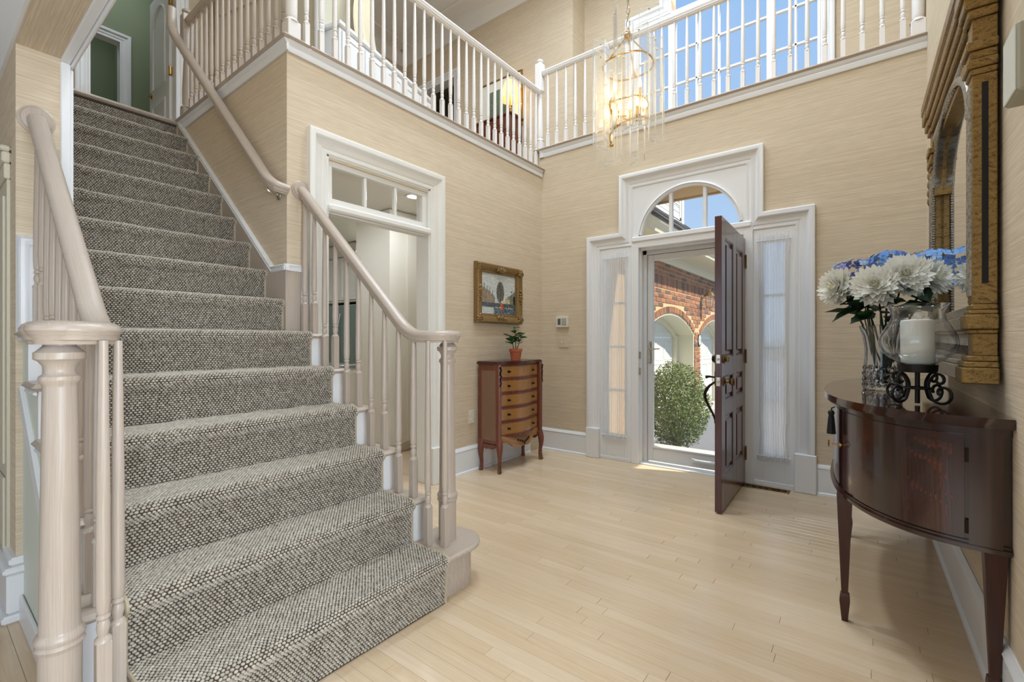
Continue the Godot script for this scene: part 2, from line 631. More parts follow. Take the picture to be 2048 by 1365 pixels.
func camera_and_light() -> void:
	var cam := Camera3D.new()
	cam.name = "camera"
	add_child(cam)
	cam.position = V(0, 1.2, 0)
	cam.rotation.y = atan(716.0 / 932.0)
	cam.keep_aspect = Camera3D.KEEP_HEIGHT
	cam.fov = rad_to_deg(2.0 * atan(682.5 / 932.0))
	cam.near = 0.02
	cam.far = 200.0
	cam.current = true
	var we := WorldEnvironment.new()
	we.name = "surroundings"
	var env := Environment.new()
	env.background_mode = Environment.BG_SKY
	var sky := Sky.new()
	var sm := ProceduralSkyMaterial.new()
	sm.sky_top_color = Color(0.60, 0.77, 0.97)
	sm.sky_horizon_color = Color(0.80, 0.90, 1.0)
	sm.sky_curve = 0.2
	sm.ground_bottom_color = Color(0.45, 0.45, 0.44)
	sm.ground_horizon_color = Color(0.66, 0.70, 0.72)
	sm.sky_energy_multiplier = 0.92
	sky.sky_material = sm
	env.sky = sky
	env.tonemap_mode = Environment.TONE_MAPPER_LINEAR
	env.tonemap_exposure = 1.14
	env.sdfgi_enabled = true
	env.ssao_enabled = true
	env.ssil_enabled = true
	we.environment = env
	add_child(we)
	var sun := DirectionalLight3D.new()
	sun.name = "sun"
	add_child(sun)
	sun.look_at_from_position(V(6, 7.5, -6.4), V(0, 0, -4.2), Vector3.UP)
	sun.light_energy = 2.3
	sun.light_color = Color(1.0, 0.955, 0.88)
	sun.light_angular_distance = 0.8
	sun.shadow_enabled = true
	sun.sky_mode = DirectionalLight3D.SKY_MODE_LIGHT_ONLY
	# daylight entering through the windows of the hall behind the camera and of the room to the right
	area("hall_window_daylight", V(-1.6, 1.45, 3.36), V(0, 0.04, -1), 3.4, 2.0, 0.35, Color(0.90, 0.95, 1.0))
	area("side_room_daylight", V(2.42, 1.45, 0.25), V(-1, 0.02, -0.12), 2.2, 1.9, 3.5, Color(0.88, 0.94, 1.0))
	# the recessed cans of the high ceiling
	for p in [V(-0.9, CEIL - 0.03, -1.4), V(-2.2, CEIL - 0.03, -2.4), V(-0.9, CEIL - 0.03, -3.4), V(-2.3, CEIL - 0.03, -3.9)]:
		area("ceiling_can_light", p, V(0, -1, 0), 0.34, 0.34, 42.0, Color(0.88, 0.945, 1.0))


func build_shell() -> void:
	var g := Geo.new()
	# kitchen wall with its cased opening
	g.box(V(XL - 0.13, 0, ZS), V(XL, F2 - 0.08, -1.745))
	g.box(V(XL - 0.13, 0, -2.69), V(XL, F2 - 0.08, ZB - 0.16))
	g.box(V(XL - 0.13, 2.44, -1.745), V(XL, F2 - 0.08, -2.69))
	shell("wall_kitchen", g, M.grass)
	# wall beside the upper stairs
	g = Geo.new()
	g.box(V(-4.86, 0, ZS - 0.13), V(XL - 0.13, F2 - 0.08, ZS))
	g.box(V(XL - 0.13, 0, ZS - 0.13), V(XL - 0.0005, F2 - 0.08, ZS + 0.0004))
	shell("wall_stair", g, M.grass)
	# wall between stairs and hall, ending in a pier, with the beam over the hall opening
	g = Geo.new()
	g.box(V(-9.5, 0, -0.43), V(XL, 2.487, -0.29))
	g.box(V(-9.5, 2.487, -0.43), V(0.45, CEIL, -0.29))
	shell("wall_hall", g, M.grass)
	# right wall, running a little out of square
	g = Geo.new()
	g.box(V(0.0, 0, -0.06), V(0.16, CEIL, 3.55))
	g.box(V(0.0, 2.42, 3.55), V(0.16, CEIL, 6.05))
	g.box(V(0.0, 0, 6.05), V(0.16, CEIL, 8.06))
	g.box(V(0.0, F3 - 0.36, -1.42), V(0.16, CEIL, -0.06))
	var w := shell("wall_right", g, M.grass)
	w.transform = wall_right_frame()
	# hall round the camera
	g = Geo.new()
	g.box(V(-9.5, 2.62, -0.29), V(0.45, 2.8, 3.6))
	g.box(V(0.40, 2.62, -1.7), V(2.75, 2.8, 2.4))
	shell("ceiling_hall", g, M.white_flat)
	g = Geo.new()
	g.box(V(-9.5, 0, 3.45), V(1.2, 0.45, 3.6))
	g.box(V(-9.5, 2.45, 3.45), V(1.2, 2.62, 3.6))
	g.box(V(-9.5, 0.45, 3.45), V(-3.3, 2.45, 3.6))
	g.box(V(0.1, 0.45, 3.45), V(1.2, 2.45, 3.6))
	shell("wall_rear", g, M.grass)
	g = Geo.new()
	for k in 5:
		var x := -3.3 + 0.85 * k
		g.box(V(x - 0.03, 0.45, 3.48), V(x + 0.03, 2.45, 3.54), 0.005)
	for y in [0.48, 1.45, 2.42]:
		g.box(V(-3.3, y - 0.03, 3.48), V(0.1, y + 0.03, 3.54), 0.005)
	shell("window_1", g, M.white)
	g = Geo.new()
	g.box(V(-9.65, 0, -0.43), V(-9.5, CEIL, 3.6))
	shell("wall_hall_end", g, M.beige_paint)
	# room to the right with its tall window
	g = Geo.new()
	g.box(V(0.45, 0, -1.7), V(2.75, 2.62, -1.55))
	g.box(V(0.45, 0, 2.25), V(2.75, 2.62, 2.4))
	g.box(V(2.6, 0, -1.55), V(2.75, 0.45, 2.25))
	g.box(V(2.6, 2.42, -1.55), V(2.75, 2.62, 2.25))
	g.box(V(2.6, 0.45, -1.55), V(2.75, 2.42, -0.90))
	g.box(V(2.6, 0.45, 1.40), V(2.75, 2.42, 2.25))
	shell("wall_side_room", g, M.beige_paint)
	g = Geo.new()
	g.box(V(0.45, -0.012, -1.55), V(2.6, 0.0, 2.25))
	shell("floor_side_room", g, M.boards[1])
	g = Geo.new()
	for k in 4:
		g.box(V(2.64, 0.45, -0.90 + 0.766 * k - 0.03), V(2.70, 2.42, -0.90 + 0.766 * k + 0.03), 0.005)
	for y in [0.48, 1.45, 2.39]:
		g.box(V(2.64, y - 0.03, -0.90), V(2.70, y + 0.03, 1.40), 0.005)
	shell("window_5", g, M.white)
	# high ceiling
	g = Geo.new()
	g.box(V(-9.65, CEIL, -5.95), V(1.2, CEIL + 0.2, -0.29))
	shell("ceiling", g, M.white_flat)
	# gallery and bridge floors
	g = Geo.new()
	g.box(V(-9.65, F2 - 0.28, ZS - 0.001), V(XL - 0.002, F2, ZB - 0.16))
	g.box(V(-9.65, F2 - 0.28, ZB - 0.16), V(XL - 0.16, F2, -5.4))
	g.box(V(-9.65, F2 - 0.28, -0.43), V(-4.835, F2 - 0.02, ZS))
	shell("floor_gallery", g, M.boards[1])
	g = Geo.new()
	g.box(V(XL - 0.1, F3 - 0.36, ZB - 0.1), V(0.5, F3, -5.9))
	shell("floor_bridge", g, M.boards[1])
	# front wall below the bridge: pieces round door, sidelights and arch
	g = Geo.new()
	var zb := ZB - 0.16
	g.box(V(XL - 0.13, 0, zb), V(-2.19, F3 - 0.02, ZB))
	g.box(V(-0.46, 0, zb), V(0.5, F3 - 0.02, ZB))
	g.box(V(-2.19, 2.06, zb), V(-1.84, F3 - 0.02, ZB))
	g.box(V(-0.80, 2.06, zb), V(-0.46, F3 - 0.02, ZB))
	g.box(V(-1.84, 2.72, zb), V(-0.80, F3 - 0.02, ZB))
	g.box(V(-2.19, 0, zb), V(-1.84, 0.22, ZB))
	g.box(V(-0.80, 0, zb), V(-0.46, 0.22, ZB))
	shell("wall_front", g, M.grass)
	# upstairs: front walls
	g = Geo.new()
	g.box(V(-7.0, F2, -5.56), V(-6.12, CEIL, -5.40))
	g.box(V(-5.30, F2, -5.56), V(-3.13, CEIL, -5.40))
	g.box(V(-6.12, 5.50, -5.56), V(-5.30, CEIL, -5.40))
	g.box(V(-3.29, F2, -5.88), V(-3.13, CEIL, -5.56))
	shell("wall_gallery_front", g, M.grass)
	g = Geo.new()
	g.box(V(-3.13, F3 - 0.3, -5.88), V(-2.40, CEIL, -5.72))
	g.box(V(-0.38, F3 - 0.3, -5.88), V(0.5, CEIL, -5.72))
	g.box(V(-2.40, F3 - 0.3, -5.88), V(-0.38, F3 + 0.12, -5.72))
	g.box(V(-2.40, 5.22, -5.88), V(-1.93, CEIL, -5.72))
	g.box(V(-0.86, 5.22, -5.88), V(-0.38, CEIL, -5.72))
	shell("wall_bridge_front", g, M.grass)
	g = Geo.new()
	g.box(V(-6.73, F2, -5.56), V(-6.57, CEIL, -2.6))
	g.box(V(-6.73, F2, -2.76), V(-6.03, CEIL, -2.6))
	g.box(V(-6.03, F2, -2.76), V(-5.90, CEIL, -1.80))
	g.box(V(-6.03, F2, -1.05), V(-5.90, CEIL, -0.43))
	g.box(V(-6.03, 5.16, -1.80), V(-5.90, CEIL, -1.05))
	shell("wall_landing", g, M.grass)
	# rooms outside the picture, so that no daylight leaks in
	g = Geo.new()
	g.box(V(-9.65, 0, -6.0), V(-9.5, CEIL, -0.43))
	g.box(V(-9.65, 0, -5.56), V(XL - 0.13, F2 - 0.28, -5.40))
	g.box(V(-9.65, F2, -6.9), V(-4.9, CEIL, -6.75))
	g.box(V(-3.2, 0, -5.56), V(XL - 0.13, F3 - 0.3, -4.5))
	g.box(V(-5.0, F2, -6.9), V(-4.85, CEIL, -5.56))
	g.box(V(-9.65, F2, -6.9), V(-9.5, CEIL, -5.4))
	g.box(V(-9.65, F2 - 0.2, -6.9), V(-4.85, F2, -5.56))
	g.box(V(-9.65, CEIL, -6.9), V(-4.85, CEIL + 0.2, -5.9))
	shell("wall_outer", g, M.beige_paint)


func wall_right_frame() -> Transform3D:
	# origin on the wall face at the front corner, local z running back into the hall, local -x into the room
	var t := Transform3D(Basis(Vector3.UP, atan(0.0155)), V(0.315, 0, ZB - 0.1))
	return t


func on_right(z: float, off := 0.0, y := 0.0) -> Vector3:
	return V(0.315 + (z - ZB + 0.1) * 0.0155 - off, y, z)


func build_floor() -> void:
	var g := Geo.new()
	g.box(V(-8.0, -0.25, ZB - 0.14), V(2.75, -0.012, 3.6))
	var f := shell("floor", g, M.rubber)
	# strip boards laid along x; the nearest to the lens are pieces of their own
	var wide := 0.0572
	var z := 3.0
	var list := []
	while z > ZB:
		var x := -7.9
		var hall := z > -0.29
		if not hall:
			x = XL - 0.02 if z < ZS else -3.1
		x -= rng.randf() * 0.6
		while x < 0.46:
			var ln := rng.randf_range(0.45, 1.5)
			var far := Vector2(x + ln / 2, z).length()
			var depth := -(x + ln / 2) * 0.609 - z * 0.793
			list.append({"x": x, "l": minf(ln, 0.46 - x), "z": z, "seen": depth > 0.55, "d": far, "m": rng.randi_range(0, 4)})
			x += ln
		z -= wide
	list.sort_custom(func(a, b): return (a.d if a.seen else a.d + 50.0) < (b.d if b.seen else b.d + 50.0))
	var rest := [Geo.new(), Geo.new(), Geo.new(), Geo.new(), Geo.new()]
	var n := 0
	for b in list:
		if b.l < 0.03:
			continue
		var lo := V(b.x + 0.0005, -0.012, b.z - wide + 0.0004)
		var hi := V(b.x + b.l - 0.0005, rng.randf_range(-0.0003, 0.0), b.z - 0.0004)
		if n < 290 and b.seen:
			var one := Geo.new()
			one.box(lo, hi, 0.0008)
			part("board", one, M.boards[b.m], f)
			n += 1
		else:
			rest[b.m].box(lo, hi)
	for k in 5:
		var o := part("far_boards", rest[k], M.boards[k], f)
		o.set_meta("kind", "stuff")
	# kitchen floor lies on the same level
	g = Geo.new()
	g.box(V(-9.5, -0.012, ZB - 0.9), V(XL - 0.02, -0.001, ZS - 0.13))
	shell("floor_kitchen", g, M.boards[1])
	# baseboards
	g = Geo.new()
	var bp := base_profile(0.235, 0.018)
	g.mould(bp, [P2(0, 0), P2(1.30, 0)], Transform3D(Basis(V(0, 0, -1), V(0, 1, 0), V(1, 0, 0)), V(XL, 0, -2.81)))
	shell("baseboard_kitchen", g, M.white)
	g = Geo.new()
	g.mould(bp, [P2(0, 0), P2(0.60, 0)], Transform3D(Basis(V(1, 0, 0), V(0, 1, 0), V(0, 0, 1)), V(XL, 0, ZB)))
	g.mould(bp, [P2(0, 0), P2(0.68, 0)], Transform3D(Basis(V(1, 0, 0), V(0, 1, 0), V(0, 0, 1)), V(-0.33, 0, ZB)))
	shell("baseboard_front", g, M.white)
	g = Geo.new()
	g.mould(bp, [P2(0, 0), P2(3.45, 0)], wall_right_frame() * Transform3D(Basis(V(0, 0, 1), V(0, 1, 0), V(-1, 0, 0)), V(0, 0, 0.1)))
	shell("baseboard_right", g, M.white)
	# round the foot of the hall pier
	g = Geo.new()
	for q in [[0.0, 0.035, 0.046], [0.035, 0.205, 0.030], [0.205, 0.235, 0.042], [0.235, 0.27, 0.022]]:
		g.box(V(-6.0, q[0], -0.425), V(XL + q[2], q[1], -0.29 + q[2]), 0.008)
	shell("baseboard_hall", g, M.white)
	# white edge trim on the stair side of pier and beam
	g = Geo.new()
	g.box(V(XL - 0.6, 0.0, -0.465), V(XL + 0.006, 2.475, -0.43), 0.004)
	g.box(V(XL - 0.006, 2.475, -0.465), V(0.4, 2.53, -0.43), 0.004)
	g.box(V(XL - 0.6, 0.0, -0.478), V(XL - 0.02, 2.462, -0.465), 0.004)
	g.box(V(XL - 0.02, 2.462, -0.478), V(0.4, 2.51, -0.465), 0.004)
	shell("trim_1", g, M.white)


func panel_with_hole(g: Geo, outer: Rect2, hole: PackedVector2Array, z: float, t: float) -> void:
	# a board with an arched hole: left and right halves joined over the crown
	var mid := 0.0
	for p in hole:
		mid += p.x
	mid /= hole.size()
	var lft := PackedVector2Array([outer.position, P2(mid, outer.position.y)])
	var rgt := PackedVector2Array([P2(outer.end.x, outer.position.y), outer.end, P2(mid, outer.end.y)])
	var top := -1e9
	for p in hole:
		top = maxf(top, p.y)
	# hole runs from left springing over the crown to right springing
	var left_pts := []
	var right_pts := []
	for p in hole:
		if p.x <= mid + 1e-6:
			left_pts.append(p)
		if p.x >= mid - 1e-6:
			right_pts.append(p)
	lft = PackedVector2Array([outer.position, P2(left_pts[0].x, outer.position.y)])
	for p in left_pts:
		lft.append(p)
	lft.append(P2(mid, top))
	lft.append(P2(mid, outer.end.y))
	lft.append(P2(outer.position.x, outer.end.y))
	rgt = PackedVector2Array([P2(mid, outer.end.y), P2(mid, top)])
	for p in right_pts:
		rgt.append(p)
	rgt.append(P2(right_pts[-1].x, outer.position.y))
	rgt.append(P2(outer.end.x, outer.position.y))
	rgt.append(outer.end)
	for poly in [lft, rgt]:
		var clean := PackedVector2Array()
		for p in poly:
			if clean.size() == 0 or clean[-1].distance_to(p) > 1e-4:
				clean.append(p)
		g.prism(clean, t, Transform3D(Basis.IDENTITY, V(0, 0, z)))


func arc(cx: float, cy: float, r: float, a0: float, a1: float, n: int) -> PackedVector2Array:
	var out := PackedVector2Array()
	for i in n + 1:
		var a := lerpf(a0, a1, float(i) / n)
		out.append(P2(cx + r * cos(a), cy + r * sin(a)))
	return out


func build_front_wall() -> void:
	# ---- casing round sidelights, door and arch: one stepped moulding
	var xf := Transform3D(Basis.IDENTITY, V(0, 0, ZB))
	var cp := casing_profile(0.135, 0.05)
	var g := Geo.new()
	var line := [P2(-0.475, 0.30), P2(-0.475, 2.135), P2(-0.835, 2.135), P2(-0.835, 2.705), P2(-1.845, 2.705), P2(-1.845, 2.135), P2(-2.205, 2.135), P2(-2.205, 0.30)]
	var flip := []
	for q in cp:
		flip.append(P2(-q.x, q.y))
	g.mould(flip, line, xf)
	shell("trim_2", g, M.white)
	# plinth blocks
	g = Geo.new()
	g.box(V(-2.345, 0, ZB), V(-2.20, 0.305, ZB + 0.055), 0.005)
	shell("trim_3", g, M.white)
	g = Geo.new()
	g.box(V(-0.48, 0, ZB), V(-0.33, 0.305, ZB + 0.055), 0.005)
	shell("trim_4", g, M.white)
	# ---- posts between sidelights and door, door head
	g = Geo.new()
	g.box(V(-1.86, 0, ZB - 0.16), V(-1.785, 2.135, ZB + 0.022), 0.004)
	g.box(V(-1.800, 0, ZB - 0.16), V(-1.775, 2.10, ZB - 0.03), 0.003)
	shell("trim_5", g, M.white)
	g = Geo.new()
	g.box(V(-0.855, 0, ZB - 0.16), V(-0.78, 2.135, ZB + 0.022), 0.004)
	g.box(V(-0.868, 0, ZB - 0.16), V(-0.848, 2.10, ZB - 0.03), 0.003)
	shell("trim_6", g, M.white)
	g = Geo.new()
	g.box(V(-1.86, 2.105, ZB - 0.16), V(-0.78, 2.20, ZB + 0.02), 0.004)
	g.box(V(-1.85, 2.165, ZB), V(-0.79, 2.215, ZB + 0.032), 0.008)
	g.box(V(-1.78, 2.085, ZB - 0.16), V(-0.86, 2.108, ZB - 0.02), 0.003)
	shell("trim_7", g, M.white)
	# ---- board with the arched light
	var hole := arc(-1.325, 2.185, 0.465, PI - 0.10, 0.10, 28)
	g = Geo.new()
	panel_with_hole(g, Rect2(-1.86, 2.205, 1.03, 0.515), hole, ZB - 0.05, 0.055)
	var fan := shell("window_2", g, M.white, "arched fanlight with three panes over the front door", "window")
	var ring := Geo.new()
	var op := [P2(-0.004, 0.0), P2(-0.004, 0.018), P2(0.010, 0.024), P2(0.016, 0.012), P2(0.030, 0.010), P2(0.030, -0.03), P2(-0.004, -0.03)]
	var arcpts := []
	for p in arc(-1.325, 2.185, 0.465, 0.10, PI - 0.10, 36):
		arcpts.append(p)
	ring.mould(op, arcpts, Transform3D(Basis.IDENTITY, V(0, 0, ZB + 0.004)))
	part("arch_bead", ring, M.white, fan)
	for x in [-1.48, -1.175]:
		var mu := Geo.new()
		var hh := 2.185 + sqrt(0.465 * 0.465 - (x + 1.325) * (x + 1.325))
		mu.box(V(x - 0.016, 2.205, ZB - 0.045), V(x + 0.016, hh, ZB + 0.0), 0.005)
		part("glazing_bar", mu, M.white, fan)
	for s in [[-1.79, -1.496], [-1.464, -1.191], [-1.159, -0.86]]:
		var gl := Geo.new()
		var poly := PackedVector2Array([P2(s[0], 2.208), P2(s[1], 2.208)])
		for k in 9:
			var x: float = lerpf(s[1], s[0], k / 8.0)
			var yy := 2.185 + sqrt(maxf(0.0, 0.468 * 0.468 - (x + 1.325) * (x + 1.325)))
			if yy > 2.215:
				poly.append(P2(x, yy))
		gl.prism(poly, 0.004, Transform3D(Basis.IDENTITY, V(0, 0, ZB - 0.03)))
		part("pane", gl, M.pane, fan)
	# ---- sidelights
	for s in [[-2.205, -1.86, "window_3"], [-0.78, -0.475, "window_4"]]:
		var a: float = s[0]
		var b: float = s[1]
		g = Geo.new()
		# frame board with a tall opening
		g.box(V(a, 0, ZB - 0.06), V(a + 0.075, 2.135, ZB + 0.004), 0.002)
		g.box(V(b - 0.075, 0, ZB - 0.06), V(b, 2.135, ZB + 0.004), 0.002)
		g.box(V(a + 0.075, 2.02, ZB - 0.06), V(b - 0.075, 2.135, ZB + 0.004), 0.002)
		g.box(V(a + 0.075, 0, ZB - 0.06), V(b - 0.075, 0.26, ZB + 0.004), 0.002)
		g.box(V(a + 0.01, 0, ZB + 0.004), V(b - 0.01, 0.035, ZB + 0.012), 0.003)
		var sw := shell(s[2], g, M.white)
		for k in 3:
			var y := 0.26 + 0.44 * (k + 1)
			var bar := Geo.new()
			bar.box(V(a + 0.075, y - 0.012, ZB - 0.058), V(b - 0.075, y + 0.012, ZB - 0.034), 0.004)
			part("glazing_bar", bar, M.white, sw)
		for k in 4:
			var y0 := 0.26 + 0.44 * k
			var pn := Geo.new()
			pn.box(V(a + 0.075, y0 + 0.01, ZB - 0.05), V(b - 0.075, minf(y0 + 0.43, 2.02), ZB - 0.045))
			part("pane", pn, M.pane, sw)
		sheer_curtain(a + 0.035, b - 0.035, "white gathered sheer curtain on the sidelight " + ("nearer the small chest" if a < -1.5 else "behind the open door"))
	# fascia and nosing of the bridge
	g = Geo.new()
	g.mould(band_profile(0.08), [P2(0, 0), P2(3.4, 0)], Transform3D(Basis(V(1, 0, 0), V(0, 1, 0), V(0, 0, 1)), V(XL - 0.02, F3 - 0.095, ZB)))
	g.box(V(XL - 0.02, F3 - 0.095, ZB - 0.1), V(XL + 0.03, F3 - 0.015, ZB + 0.02), 0.002)
	shell("trim_8", g, M.white)
	g = Geo.new()
	g.box(V(XL - 0.09, F3 - 0.018, ZB - 0.12), V(0.42, F3 + 0.008, ZB + 0.045), 0.011)
	shell("trim_9", g, M.oak_x)
	# fascia and nosing of the gallery (kitchen side) and the stair side
	g = Geo.new()
	g.mould(band_profile(0.075), [P2(0, 0), P2(2.88, 0)], Transform3D(Basis(V(0, 0, -1), V(0, 1, 0), V(1, 0, 0)), V(XL, F2 - 0.075, ZS)))
	shell("trim_10", g, M.white)
	g = Geo.new()
	g.box(V(XL - 0.14, F2 - 0.005, ZS - 0.14), V(XL + 0.045, F2 + 0.02, ZB - 0.0), 0.011)
	shell("trim_11", g, M.oak_z)
	g = Geo.new()
	g.mould(band_profile(0.075), [P2(0, 0), P2(1.93, 0)], Transform3D(Basis(V(1, 0, 0), V(0, 1, 0), V(0, 0, 1)), V(-4.83, F2 - 0.075, ZS)))
	shell("trim_12", g, M.white)
	g = Geo.new()
	g.box(V(-4.86, F2 - 0.005, ZS - 0.14), V(XL + 0.045, F2 + 0.02, ZS + 0.045), 0.011)
	shell("trim_13", g, M.oak_x)


func band_profile(h: float) -> Array:
	return [P2(0, 0), P2(0, 0.010), P2(0.008, 0.014), P2(h * 0.45, 0.016), P2(h * 0.5, 0.013), P2(h * 0.58, 0.013), P2(h * 0.64, 0.018), P2(h * 0.8, 0.026), P2(h, 0.030), P2(h, 0)]


func sheer_curtain(x0: float, x1: float, label: String) -> void:
	var t := thing("sheer_curtain", label, "curtain", V(0, 0, 0), 0.0, "sidelight curtains")
	var y0 := 0.25
	var y1 := 2.03
	var cx := (x0 + x1) / 2
	var hw := (x1 - x0) / 2
	var g := Geo.new()
	var n := 72
	var rows := 18
	var ph := rng.randf() * 9.0
	var pt := func(i: int, j: int) -> Vector3:
		var u := float(i) / n * 2.0 - 1.0
		var f := float(j) / rows
		var pull := 1.0 - 0.20 * (1.0 - pow(absf(f * 2.0 - 1.0), 2.5)) * 0.55
		if f < 0.12:
			pull *= 0.86 + 0.10 * (0.12 - f) / 0.12
		var a := u * 34.0 + ph
		var z := 0.008 * sin(a) + 0.005 * sin(a * 2.3 + 1.0 + f * 1.5) + 0.004 * sin(u * 71.0 + f * 3.0)
		return V(cx + u * hw * pull, lerpf(y0, y1, f), ZB + 0.030 + z)
	for i in n:
		for j in rows:
			g.quad(pt.call(i, j), pt.call(i + 1, j), pt.call(i + 1, j + 1), pt.call(i, j + 1))
	part("panel", g, M.sheer, t)
	# gathered headings standing above and below the rods
	for e in [[y1, y1 + 0.045], [y0 - 0.035, y0]]:
		var h := Geo.new()
		for i in 90:
			var u := float(i) / 90 * 2.0 - 1.0
			var u2 := float(i + 1) / 90 * 2.0 - 1.0
			var za := 0.030 + 0.013 * sin(u * 60.0)
			var zb := 0.030 + 0.013 * sin(u2 * 60.0)
			var w1 := rng.randf_range(-0.012, 0.012)
			h.quad(V(cx + u * hw, e[0], ZB + za), V(cx + u2 * hw, e[0], ZB + zb), V(cx + u2 * hw + 0.002, e[1] + w1, ZB + zb + 0.004), V(cx + u * hw + 0.002, e[1] + w1, ZB + za + 0.004))
		part("gathered_heading", h, M.sheer, t)
	for y in [y0, y1]:
		var r := Geo.new()
		r.tube([V(cx - hw - 0.01, y, ZB + 0.028), V(cx + hw + 0.01, y, ZB + 0.028)], 0.006, 8)
		part("rod", r, M.white, t)


# ------------------------------------------------------------------ stairs
func nose(i: int) -> float:
	return X1 - GOING * (i - 1)


func rail_y(x: float) -> float:
	return maxf(1.188, 2.18 - (x + 2.925) * 0.888)


func build_stairs() -> void:
	var st := thing("staircase", "straight bleached oak staircase with white risers rising beside the kitchen wall", "staircase", V(X1, 0, -0.96))
	var inv := st.transform.affine_inverse()
	# starting step with rounded ends that carry the newels
	var poly := PackedVector2Array()
	var n1 := nose(1)
	var zr := -1.66
	var zl := -0.25
	for p in arc(n1 - 0.155, zr, 0.150, -PI / 2, 0.0, 10):
		poly.append(p)
	for p in arc(n1 - 0.155, zl, 0.150, 0.0, PI / 2, 10):
		poly.append(p)
	poly.append(P2(n1 - 0.30, zl + 0.15))
	poly.append(P2(n1 - 0.30, zr - 0.15))
	var flat := Transform3D(Basis(V(1, 0, 0), V(0, 0, 1), V(0, -1, 0)), Vector3.ZERO)
	var g := Geo.new()
	var prof := [P2(0, 0), P2(0.014, 0.003), P2(0.020, 0.014), P2(0.014, 0.025), P2(0, 0.028)]
	var ring := []
	for p in poly:
		ring.append(p)
	# top board, edge rounded by a swept nose
	g.prism(poly, 0.028, Transform3D(Basis(V(1, 0, 0), V(0, 0, 1), V(0, -1, 0)), V(0, RISE, 0)))
	var edge := []
	for k in range(0, ring.size() - 2):
		edge.append(V(ring[k].x, RISE - 0.014, ring[k].y))
	g.tube(edge, 0.0142, 10)
	part("tread", g, M.oak_z, st, inv)
	var inner := PackedVector2Array()
	for p in arc(n1 - 0.155, zr, 0.118, -PI / 2, 0.0, 10):
		inner.append(p)
	for p in arc(n1 - 0.155, zl, 0.118, 0.0, PI / 2, 10):
		inner.append(p)
	inner.append(P2(n1 - 0.29, zl + 0.118))
	inner.append(P2(n1 - 0.29, zr - 0.118))
	g = Geo.new()
	g.prism(inner, RISE - 0.028, Transform3D(Basis(V(1, 0, 0), V(0, 0, 1), V(0, -1, 0)), V(0, RISE - 0.028, 0)))
	part("riser", g, M.oak_z, st, inv)
	for i in range(2, 16):
		var low := i <= 6
		var z0 := -1.63 if low else ZS + 0.001
		var z1 := -0.285 if low else -0.431
		var x := nose(i)
		g = Geo.new()
		g.box(V(x - 0.036, RISE * (i - 1) - 0.002, z0 + (0.02 if low else 0.0)), V(x - 0.022, RISE * i - 0.026, z1 - (0.02 if low else 0.0)))
		part("riser", g, M.white, st, inv)
		if i == 15:
			break
		g = Geo.new()
		g.box(V(x - GOING - 0.034, RISE * i - 0.027, z0), V(x, RISE * i, z1), 0.012)
		part("tread", g, M.oak_z, st, inv)
		if low:
			# scotia under the returned nosing on both open sides
			g = Geo.new()
			g.box(V(x - GOING - 0.01, RISE * i - 0.045, z1 - 0.022), V(x - 0.016, RISE * i - 0.027, z1 - 0.006), 0.006)
			part("scotia", g, M.white, st, inv)
			g = Geo.new()
			g.box(V(x - GOING - 0.01, RISE * i - 0.045, z0 + 0.006), V(x - 0.016, RISE * i - 0.027, z0 + 0.022), 0.006)
			part("scotia", g, M.white, st, inv)
	g = Geo.new()
	g.box(V(-5.2, F2 - 0.022, -0.431), V(nose(15) + 0.014, F2 + 0.012, ZS + 0.001), 0.013)
	part("landing_nosing", g, M.oak_z, st, inv)
	# stepped side panels under the open treads
	for side in [[-0.32, "left"], [-1.612, "right"]]:
		var sp := PackedVector2Array([P2(nose(1) - 0.10, 0.0)])
		for i in range(1, 7):
			sp.append(P2(nose(i) - (0.10 if i == 1 else 0.03), RISE * i - 0.03))
			sp.append(P2(nose(i + 1) - 0.03, RISE * i - 0.03))
		sp.append(P2(XL + 0.0, RISE * 6 - 0.03))
		sp.append(P2(XL + 0.0, 0.0))
		g = Geo.new()
		g.prism(sp, 0.018, Transform3D(Basis.IDENTITY, V(0, 0, side[0] - 0.009)))
		part("stringer", g, M.stringer, st, inv)
	# white raking moulding and foot of the hall-side panel
	g = Geo.new()
	var a := V(X1 - 0.16, 0.04, -0.308)
	var b := V(XL + 0.02, 0.98, -0.308)
	g.sweep([P2(-0.012, -0.035), P2(0.012, -0.035), P2(0.016, 0.0), P2(0.008, 0.035), P2(-0.012, 0.035)], [a, b])
	part("raking_moulding", g, M.white, st, inv)
	g = Geo.new()
	g.box(V(XL + 0.03, 0, -0.309), V(X1 - 0.2, 0.11, -0.296), 0.004)
	part("foot_board", g, M.white, st, inv)
	# skirt board up the wall and its white cap
	var sk := PackedVector2Array([P2(XL, 1.10), P2(XL, 1.655), P2(-3.10, 1.655), P2(-4.82, 3.105), P2(-4.82, 2.55)])
	g = Geo.new()
	g.prism(sk, 0.016, Transform3D(Basis.IDENTITY, V(0, 0, ZS)))
	g.box(V(XL, 1.10, ZS + 0.016), V(XL + 0.016, 1.655, -1.552))
	part("skirt_board", g, M.oak_y, st, inv)
	g = Geo.new()
	var cap := [P2(0, 0), P2(0, 0.020), P2(0.010, 0.024), P2(0.014, 0.018), P2(0.026, 0.022), P2(0.034, 0.030), P2(0.040, 0.026), P2(0.040, 0)]
	g.mould(cap, [P2(XL + 0.03, 1.645), P2(-3.10, 1.645), P2(-4.82, 3.098)].map(func(p): return P2(-p.x, p.y)), Transform3D(Basis(V(-1, 0, 0), V(0, 1, 0), V(0, 0, 1)), V(0, 0, ZS)))
	part("skirt_cap", g, M.white, st, inv)
	g = Geo.new()
